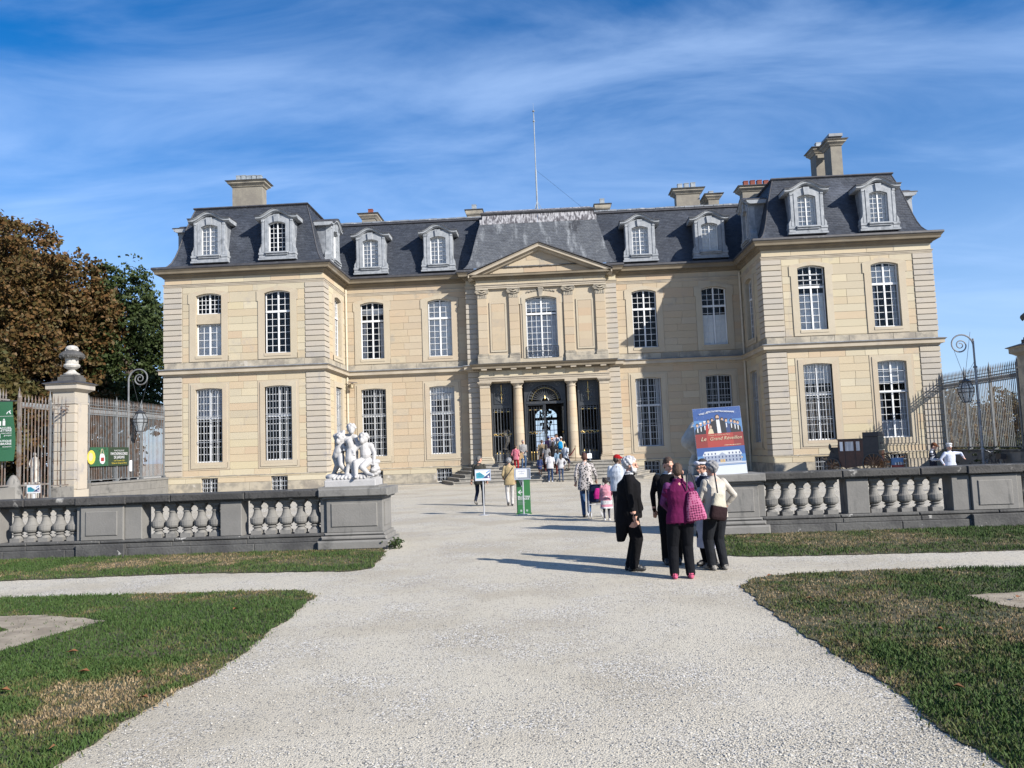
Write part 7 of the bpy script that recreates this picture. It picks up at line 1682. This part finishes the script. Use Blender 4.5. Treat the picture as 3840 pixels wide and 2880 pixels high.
    # arms
    Wt=[wl or (.27,-.04,.88),wr or (-.27,-.04,.88)]
    for i in (0,1):
        v=1-2*i; ep=elbow if not isinstance(elbow,dict) else elbow['lr'[i]]
        el,wrp=ik(sh[i],Wt[i],.285,.255,(v*.35+v*ep[0],ep[1],ep[2])); q=1.0 if sleeve=='long' else 0
        b.cap(sh[i],el,(.060 if sleeve!='vest' else .053)*math.sqrt(bk),.047,T_ if sleeve!='vest' else 8,n=11)
        if sleeve in('long','vest'): b.cap(el,wrp,.047,.036,T_ if sleeve=='long' else 8,n=11)
        elif sleeve=='short': b.cap(sh[i],sh[i].lerp(el,.62),.066,.062,T_); b.cap(el,wrp,.041,.030,S_)
        else: b.cap(el,el.lerp(wrp,.35),.05,.05,T_); b.cap(el,wrp,.041,.030,S_)
        d=(wrp-el).normalized(); sd=d.cross(Vector((0,-1,.2))); sd=sd.normalized() if sd.length>.1 else Vector((1,0,0))
        fw=d.cross(sd).normalized()
        b.cap(wrp,wrp+d*.075,.029,.033,S_,fl=.55,fdir=fw)
        for k,(o,l) in enumerate(((-.025,.056),(-.008,.066),(.009,.062),(.025,.048))):
            p0=wrp+d*.082+sd*o; p1=p0+d*l*.5+fw*(.010*v*-1); p2=p1+d*l*.42+fw*(.022*-v); b.cap(p0,p1,.0098,.0090,S_,n=7); b.cap(p1,p2,.0090,.0078,S_,n=7)
        t0=wrp+d*.03-sd*.028; t1=t0+d*.035-sd*.022; b.cap(t0,t1,.013,.011,S_,n=7); b.cap(t1,t1+d*.03,.011,.009,S_,n=7)
    Mx=Matrix.Translation((x,y,z))@Matrix.Rotation(rad(face),4,'Z')@Matrix.Scale(s,4)
    b.skip=lambda p,t: t==1 and p[2]>hem+.004
    o=b.build('person',tm,None,Mx,voxel,2); tag(o,label,'person',group)
    # hair
    hs_,hcol=hair
    if hs_!='none':
        q=Blob(); 
        q.ell(hc(0,.012,.165),(.082,.100,.088),0,hr); q.ell(hc(0,.045,.125),(.078,.070,.088),0,hr)
        if hs_ in('full','curly'): 
            for k in range(34):
                a=k*2.399; zz=1-2*(k+.5)/34*.78; r=math.sqrt(max(0,1-zz*zz)); px,py=r*math.cos(a),r*math.sin(a)
                if py<-.35 and zz<.45: continue
                g=.95 if hs_=='full' else 1.22; q.ell(hc(px*.080*g,.015+py*.094*g,.150+zz*.084*g),(.034*g,.034*g,.030*g),0,hr)
        if hs_=='bun': q.ell(hc(0,.10,.20),(.05,.05,.05),0,hr)
        if hs_=='long': q.cap(hc(0,.055,.13),hc(0,.075,-.10),.080,.062,0); q.cap(hc(.05,.03,.12),hc(.06,.03,-.05),.04,.03,0); q.cap(hc(-.05,.03,.12),hc(-.06,.03,-.05),.04,.03,0)
        if hs_=='puff': q.ell(hc(.055,.04,.20),(.06,.06,.06),0,hr); q.ell(hc(-.055,.04,.20),(.06,.06,.06),0,hr)
        q.build('hair',[HR[hcol]],o,Mx,max(.009,voxel*.8),1)
    if beard:
        q=Blob(); q.ell(hc(0,-.062,.045),(.055,.045,.048),0,hr); q.ell(hc(0,-.09,.068),(.036,.016,.012),0,hr)
        for v in (1,-1): q.cap(hc(v*.062,-.02,.11),hc(v*.05,-.05,.04),.018,.024,0)
        q.build('beard',[HR[beard]],o,Mx,.009,1)
    if cap:
        q=Blob(); q.ell(hc(0,.008,.178),(.089,.106,.080),0,hr); q.cap(hc(-.03,-.09,.165),hc(.03,-.09,.165),.03,.03,0); 
        if cap[1]=='peak': q.ell(hc(0,-.135,.158),(.066,.070,.012),0,hr)
        if cap[1]=='toque':
            for k in range(9): a=2*PI*k/9; q.ell(hc(.055*math.cos(a),.06*math.sin(a),.245),(.055,.055,.045),0,hr)
        q.build('cap',[cap[0]],o,Mx,max(.008,voxel*.7),1)
    o['s']=s; del o['s']
    return o,Mx,hc,hr
def W(o,name,blob,mats,Mx,voxel=.012,smooth=2): return blob.build(name,mats,o,Mx,voxel,smooth)
black=C('black_suit',(.0055,.0055,.007)); NV=.0085
# 1 tailcoat man, in profile
o,Mx,hc,hr=person(1.34,11.95,0,1.71,82,'white bearded man in a long black tailcoat standing in profile',black,black,0,'shoe_black',('full','white'),beard='white',collar='white',wl=(.12,.02,.86),wr=(-.21,-.08,.80),lean=.03,bulk=1.16,hem=.80,head=(0,6),al=(.055,.03),ar=(-.06,-.03),voxel=NV,legw=1.42,dp=1.3)
q=Blob(); q.loft([(0,.15,.45,.13,.06),(0,.13,.56,.175,.09),(0,.085,.75,.20,.135),(0,.04,.95,.20,.165),(0,.02,1.15,.185,.160),(0,.01,1.34,.18,.125)],0,18); q.cap((.1,-.15,.92),(.08,-.12,1.2),.05,.06,0); q.cap((-.1,-.15,.92),(-.08,-.12,1.2),.05,.06,0); q.cap((0,-.17,.94),(0,-.13,1.1),.05,.05,0)
W(o,'coat_tails',q,[black],Mx,.010)
q=Blob(); q.ell(hc(0,-.07,-.01),(.05,.02,.018),0); W(o,'bow_tie',q,[black],Mx,.008,1)
# 2 man in black facing the camera
o,Mx,hc,hr=person(2.02,12.5,0,1.67,-2,'dark haired man in a black suit and bow tie facing the purple fleece woman',black,black,0,'shoe_black',('short','brown'),collar='white',wl=(.20,.08,.80),wr=(-.24,.10,.88),elbow=(.5,.8,0),bulk=1.12,head=(22,12),voxel=NV,legw=1.3)
# 3 woman in purple fleece, back to camera
fl=C('purple_fleece',(.10,.009,.052)); sl=C('lilac_sleeve',(.115,.033,.115))
o,Mx,hc,hr=person(1.96,11.15,0,1.60,184,'short haired woman in a purple fleece vest and black trousers seen from behind',fl,C('black_trousers',(.006,.0065,.009)),0,'shoe_pink',('short','brown'),sleeve='vest',extra=sl,wl=(.10,-.26,1.0),wr=(-.10,-.26,1.0),elbow=(.45,.5,-.2),bulk=1.16,hem=.84,female=True,collar='vest',head=(-10,14),al=(.13,0),ar=(-.11,.02),voxel=NV,legw=1.36)
q=Blob(); q.loft([(0,0,1.43,.09,.085),(0,0,1.50,.082,.078)],0,14); W(o,'collar',q,[fl],Mx,.010,1)
# 4 waitress with white head band
o,Mx,hc,hr=person(2.54,12.2,0,1.63,-62,'dark haired person with glasses, a white headband and a long white apron',C('navy_waistcoat',(.025,.03,.05)),black,0,'shoe_black',('short','dark'),extra=C('lavender_shirt',(.30,.30,.40)),sleeve='vest',wl=(.16,-.24,1.06),wr=(-.10,-.26,1.04),collar='white',head=(-4,14),al=(.08,.02),ar=(-.08,-.02),voxel=NV,bulk=1.05)
q=Blob(); q.loft([(0,-.02,.30,.21,.15),(0,-.02,.6,.20,.145),(0,-.01,.95,.18,.135),(0,-.02,1.2,.16,.13),(0,-.05,1.28,.10,.08)],0,18); W(o,'apron',q,[C('white_apron',(.40,.41,.50))],Mx,.012)
q=Blob(); q.loft([tuple(hc(0,.0,.160))+(.086,.106),tuple(hc(0,-.004,.198))+(.088,.108)],0,18); q.ell(hc(0,-.085,.195),(.07,.035,.04),0); W(o,'headband',q,[C('head_linen',(.50,.50,.56))],Mx,.008,1)
mb=MB(); 
for v in (1,-1): mb.tube([tuple(hc(v*.034+.024*math.cos(t*PI/6),-.103,.118+.018*math.sin(t*PI/6))) for t in range(13)],.0035,4); mb.tube([tuple(hc(v*.058,-.10,.122)),tuple(hc(v*.080,.0,.125))],.0035,4)
mb.tube([tuple(hc(-.012,-.106,.122)),tuple(hc(.012,-.106,.122))],.0035,4); mb.build('glasses',M['eye'],o,Mx)
# 5 white haired woman, beige cardigan
o,Mx,hc,hr=person(2.58,11.80,0,1.60,206,'grey haired woman in an off white sweater with a two tone shoulder bag',C('offwhite_sweater',(.42,.39,.345),scale=4),C('charcoal_trousers',(.013,.0145,.018)),0,'shoe_grey',('full','grey'),wl=(.25,-.16,.86),wr=(-.24,-.06,.98),elbow=(.5,.7,-.1),bulk=1.14,hem=.83,female=True,head=(6,10),al=(.10,-.03),ar=(-.09,.03),voxel=NV,footdir=(12,-8),legw=1.32)
GN='visitors crossing the gravel court'
# 6 dark jacket man, walking away
person(-2.28,27.2,0,1.71,168,'grey haired man in a dark olive jacket walking towards the steps',C('olive_jacket',(.045,.044,.038)),C('dark_jeans',(.012,.017,.034)),0,'shoe_grey',('short','greydark'),wl=(.27,.05,.86),wr=(-.24,-.12,.88),al=(.09,.24),ar=(-.08,-.14),lift=(.10,0),bulk=1.12,hem=.74,head=(-38,4),group=GN)
# 7 beige jacket woman
o,Mx,hc,hr=person(-1.20,26.4,0,1.62,186,'grey haired woman in a beige jacket and white trousers walking away',C('beige_jacket',(.30,.235,.135)),C('white_trousers',(.42,.41,.40)),0,'shoe_black',('full','grey'),wl=(.20,-.18,1.0),wr=(-.25,-.05,.90),al=(.08,.20),ar=(-.08,-.12),lift=(.08,0),bulk=1.1,hem=.76,female=True,group=GN)
mb=MB(); mb.tube([(-.15,-.09,1.44),(-.12,.13,1.36),(.12,.14,1.05),(.20,.10,.95)],.014,4); mb.build('bag_strap',M['leather'],o,Mx)
# 8 leopard blouse woman with stroller
o,Mx,hc,hr=person(1.10,21.25,0,1.73,178,'woman in a leopard print blouse and blue jeans pushing a stroller',leopard(),C('blue_jeans',(.035,.075,.16)),0,'shoe_black',('short','auburn'),wl=(.26,-.06,.92),wr=(-.30,-.22,.98),al=(.07,.0),ar=(-.07,.20),lift=(0,.10),bulk=1.13,hem=.74,female=True,group=GN)
# 9 little girl
person(1.56,20.15,0,1.06,182,'little girl in a pink coat over a white skirt',C('pink_coat',(.46,.21,.27)),C('grey_leggings',(.05,.052,.07)),1,'shoe_white',('curly','dark'),wl=(.26,-.06,.86),wr=(-.22,-.16,1.02),bulk=1.30,hem=.62,pants='leg',legw=1.15,skirt=(.50,.27,5),female=True,group=GN)
# 10 red cap
person(1.83,19.6,0,1.66,160,'person in a red baseball cap and white t-shirt behind the tailcoat man',C('white_tee',(.46,.50,.56)),C('dark_trousers',(.02,.02,.026)),1,'shoe_black',('short','dark'),wl=(.22,-.16,.92),wr=(-.22,-.16,.95),sleeve='short',bulk=1.2,cap=(C('red_cap',(.30,.012,.015)),'peak'),head=(-48,2),group=GN)
GS_='visitors on the entrance steps'
VS=.019
ZS=lambda i:.182*i
def onstep(x,i,h,face,label,*a,dy=.15,**k):
    return person(x,YM-4.05+.36*(i-1)+dy if i>0 else YM-4.3,ZS(i),h,face,label,*a,voxel=VS,group=GS_,**k)
onstep(-1.37,4,1.72,20,'grey haired man in an open grey cardigan over a red shirt carrying a paper bag',C('grey_cardigan',(.22,.22,.225)),C('jeans_mid',(.05,.09,.17)),0,'shoe_black',('short','grey'),extra=C('red_shirt',(.16,.01,.014)),wl=(.14,-.24,1.06),wr=(-.12,-.24,1.0),bulk=1.15)
onstep(-1.78,3,1.62,165,'woman in a pink patterned top and red trousers at the foot of the left column',dots('pink_pattern',(.40,.12,.16),(.30,.05,.09),(.45,.28,.30),16),C('red_trousers',(.26,.014,.022)),0,'shoe_black',('short','brown'),wl=(.22,-.14,.98),wr=(-.22,-.10,.9),sleeve='elbow',female=True,bulk=1.05)
onstep(-.28,4,1.68,176,'person in a khaki t-shirt standing on the upper steps left of the crowd',C('khaki_tee',(.19,.155,.105)),C('black_trousers'),0,'shoe_black',('short','brown'),sleeve='short',wl=(.24,-.08,.9),wr=(-.22,-.12,.94))
onstep(.12,6,1.50,170,'person in a purple striped shirt and blue cap nearest the doorway',C('purple_stripe',(.17,.08,.16),stretch=(14,14,.5)),C('dark_trousers'),0,'shoe_black',('short','dark'),cap=(C('blue_cap',(.03,.045,.20)),'plain'),sleeve='short',bulk=1.1,dy=.35)
onstep(.32,6,1.46,-30,'fair haired woman raising a hand to her head in the doorway',C('lilac_top',(.33,.30,.34)),C('dark_trousers'),0,'shoe_black',('long','auburn'),wl=(.12,-.14,1.62),wr=(-.2,-.1,.95),sleeve='short',female=True,dy=.1)
onstep(.72,6,1.66,-60,'tall dark haired man looking down in the doorway',C('pale_shirt',(.42,.47,.56)),C('dark_trousers'),2,'shoe_black',('short','dark'),head=(0,26),lean=.15,wl=(.2,-.2,.95),wr=(-.2,-.2,.95),dy=.5)
onstep(.84,5,1.64,165,'person in a white cap and cream top wearing a turquoise backpack',C('cream_top',(.46,.40,.26)),C('jeans_dark',(.025,.045,.10)),0,'shoe_black',('short','dark'),cap=(C('white_cap',(.52,.52,.54)),'plain'),wl=(.26,-.14,1.0),wr=(-.3,-.14,1.0),bulk=1.18)
onstep(1.06,3,1.60,150,'boy in a white t-shirt and dark shorts climbing the steps',C('white_tee'),C('navy_shorts',(.02,.025,.06)),1,'shoe_black',('short','dark'),sleeve='short',pants='short',al=(.08,.14),ar=(-.10,-.16),lift=(.0,.12),wl=(.2,-.14,.95),wr=(-.26,.05,.9))
onstep(.16,0,1.68,178,'tall person in white shirt and blue jeans at the foot of the steps',C('white_shirt',(.46,.46,.49)),C('jeans_dark'),1,'shoe_white',('short','dark'),sleeve='short',bulk=1.15,wl=(.22,-.12,.92),wr=(-.24,-.10,.92),hem=.78,lean=.05)
onstep(.76,0,1.58,190,'girl in a pale grey sweater with one hand on her hip',C('pale_sweater',(.38,.38,.40)),C('blue_skinny',(.035,.06,.12)),1,'shoe_black',('long','brown'),wl=(.16,-.2,1.0),wr=(-.20,.02,.96),elbow={'l':(.3,.6,0),'r':(1.4,.2,0)},female=True,pants='leg',legw=.98)
onstep(-.42,2,1.10,170,'child in a dark blue dress in the shade on the steps',C('blue_dress',(.03,.045,.12)),SK[2],2,'shoe_black',('long','brown'),skirt=(.55,.20,0),female=True,pants='bare')
onstep(.36,4,1.56,182,'person in a black top with long dark hair in the middle of the crowd',C('black_top',(.015,.015,.018)),C('dark_trousers'),1,'shoe_black',('long','dark'),wl=(.24,-.2,1.1),wr=(-.24,-.2,1.1),female=True)
onstep(-.02,3,1.60,172,'dark haired person in a grey top partly hidden by the white shirt',C('grey_top',(.20,.20,.21)),C('red_stripe',(.09,.02,.02)),2,'shoe_black',('long','dark'),sleeve='short',female=True)
onstep(.62,2,1.50,186,'long dark haired person with a light blue satchel behind the grey sweater girl',C('denim_top',(.20,.30,.40)),C('red_stripe'),1,'shoe_black',('long','dark'),female=True)
# 23, 24 by the right wing
person(13.02,27.2,0,1.60,52,'man in a dark waistcoat and brown cap looking at his hands beside the cook',C('waistcoat',(.02,.022,.035)),C('dark_kilt',(.018,.022,.03)),0,'shoe_black',('short','brown'),sleeve='vest',extra=C('white_sleeve',(.46,.48,.54)),wl=(.10,-.24,1.12),wr=(-.06,-.26,1.10),cap=(C('brown_cap',(.10,.04,.02)),'peak'),head=(0,22),collar='white')
person(13.42,26.9,0,1.53,12,'cook in white jacket, apron and round cap pointing to the right',C('cook_white',(.46,.50,.62)),C('cook_apron',(.44,.48,.58)),0,'shoe_black',('short','grey'),wl=(.42,-.22,1.22),wr=(-.24,.0,.95),elbow=(.9,.3,.3),bulk=1.3,hem=.7,cap=(C('cook_cap',(.48,.49,.52)),'toque'),skirt=(.30,.24,1),female=True)
# ---------------------------------------------------------------- things they carry
def thing_bag(name,label,cat,Mx,parts):
    r=bpy.data.objects.new(name,None); link(r,None,Mx); tag(r,label,cat)
    for nm,bl,ms,vx in parts:
        if isinstance(bl,MB): bl.build(nm,ms,r,Mx)
        else: bl.build(nm,ms,r,Mx,vx,2)
    return r
q=Blob(); q.loft([(0,0,0,.135,.06),(0,0,.04,.142,.07),(0,0,.20,.115,.06),(0,0,.36,.072,.04),(0,0,.40,.055,.03)],0,16,3.0)
sM=MB(); sM.tube([(-.07,.0,.42),(-.03,.01,.62),(.0,.0,.70),(.03,-.01,.62),(.07,0,.42)],.010,5)
thing_bag('tote_bag','pink patterned tote bag hanging from the shoulder of the purple fleece woman','bag',Matrix.Translation((2.17,11.02,.80))@Matrix.Rotation(rad(-7),4,'Y'),[('body',q,[dots('tote_print',(.20,.012,.07),(.34,.10,.19),(.02,.008,.028),30)],.010),('handle',sM,[M['leather']],0)])
q=Blob(); q.loft([(0,0,0,.115,.05),(0,0,.04,.135,.065),(.0,0,.16,.13,.065),(-.005,0,.20,.124,.06)],0,16,2.8); q2=Blob(); q2.loft([(-.005,0,.19,.122,.059),(-.02,0,.30,.10,.05),(-.035,0,.38,.075,.04)],0,16,2.8)
sM=MB(); sM.tube([(-.05,0,.36),(-.09,.02,.52),(-.14,.04,.70),(-.13,.10,.75)],.012,5); sM.lathe([(.0,-.02),(.025,0),(0,.02)],8,(-.05,-.02,.36))
thing_bag('shoulder_bag','dark brown and cream shoulder bag carried by the grey haired woman','bag',Matrix.Translation((2.56,11.58,.74))@Matrix.Rotation(rad(18),4,'Z')@Matrix.Rotation(rad(12),4,'Y'),[('body',q,[C('bag_brown',(.022,.012,.014))],.010),('upper_panel',q2,[C('bag_cream',(.40,.38,.31))],.010),('strap',sM,[M['leather']],0)])
q=Blob(); q.loft([(0,0,0,.13,.07),(0,0,.1,.15,.09),(0,.0,.35,.14,.085),(0,0,.46,.08,.05)],0,14,2.6); q2=Blob(); q2.loft([(0,-.09,.05,.10,.04),(0,-.10,.2,.10,.045)],0,12)
thing_bag('backpack','turquoise backpack on the back of the person in the white cap','backpack',Matrix.Translation((.80,YM-4.05+.36*4+.15-.17,ZS(5)+.90)),[('body',q,[C('turquoise',(.01,.20,.42))],.016),('pocket',q2,[C('turquoise')],.016)])
sM=MB(); sM.box(-.13,.13,-.05,.05,0,.34)
thing_bag('paper_bag','brown paper bag held by the man in the grey cardigan','bag',Matrix.Translation((-1.44,YM-4.05+.36*3-.12,ZS(4)+.62))@Matrix.Rotation(rad(-16),4,'Y'),[('body',sM,[C('kraft',(.33,.235,.13))],0)])
# stroller
sr=empty('stroller',(1.36,21.1,0),'folding stroller with dark blue seat and pink bag pushed by the leopard blouse woman','stroller'); SM_=Matrix.Translation((1.34,21.05,0))@Matrix.Rotation(rad(180),4,'Z')
mb=MB()
for v in (-1,1): mb.tube([(v*.20,.32,1.0),(v*.19,.22,.86),(v*.17,-.30,.12)],.012,6); mb.tube([(v*.18,.06,.62),(v*.20,.34,.12)],.012,6); mb.tube([(v*.18,-.12,.36),(-v*.18,.22,.36)],.010,5)
mb.build('frame',M['alu'],sr,SM_)
for v in (-1,1): mb=MB(); mb.tube([(v*.20,.30,.98),(v*.20,.40,1.05),(v*.20,.44,1.0)],.020,6); mb.build('handle',M['leather'],sr,SM_)
for v in (-1,1):
    for yy in (-.30,.34):
        for k in (-1,1): mb=MB(); mb.tube([(v*.18+k*.035-.012,yy,.075),(v*.18+k*.035+.012,yy,.075)],.075,14); mb.build('wheel',M['shoe_white'],sr,SM_)
q=Blob(); q.loft([(0,-.12,.38,.16,.10),(0,-.02,.42,.17,.13),(0,.08,.62,.17,.05),(0,.16,.88,.16,.04)],0,14); q.build('seat',[C('navy_seat',(.012,.018,.05))],sr,SM_,.016,2)
q=Blob(); q.loft([(-.05,.24,.50,.10,.05),(-.05,.24,.62,.11,.06),(-.05,.24,.78,.06,.03)],0,12); q.build('pink_bag',[C('hot_pink',(.40,.02,.18))],sr,SM_,.014,2)
# ---------------------------------------------------------------- a little litter of leaves on the lawns
rg=np.random.default_rng(31); V=[];F=[]
for k in range(26):
    sd=-1 if rg.random()<.55 else 1; x=sd*(2.9+rg.random()**1.3*5.5); y=5+rg.random()*6.3; a=rg.random()*6.28; s_=.03+.03*rg.random(); o=len(V)
    for j,(u,v) in enumerate(((1,0),(.2,.6),(-.9,0),(.2,-.6))): V.append((x+s_*(u*math.cos(a)-v*math.sin(a)),y+s_*(u*math.sin(a)+v*math.cos(a)),.055+.02*(j%2)))
    F.append((o,o+1,o+2,o+3))
M['litter']=mat('fallen_leaf',(.22,.085,.03),rnd=[(.22,.085,.03),(.30,.12,.04),(.14,.07,.03)],rndamt=.9)
o=bpy.data.objects.new('fallen_leaves',fast_mesh('fallen_leaves',np.array(V,np.float32),np.array(F),M['litter'])); link(o); o['kind']='stuff'
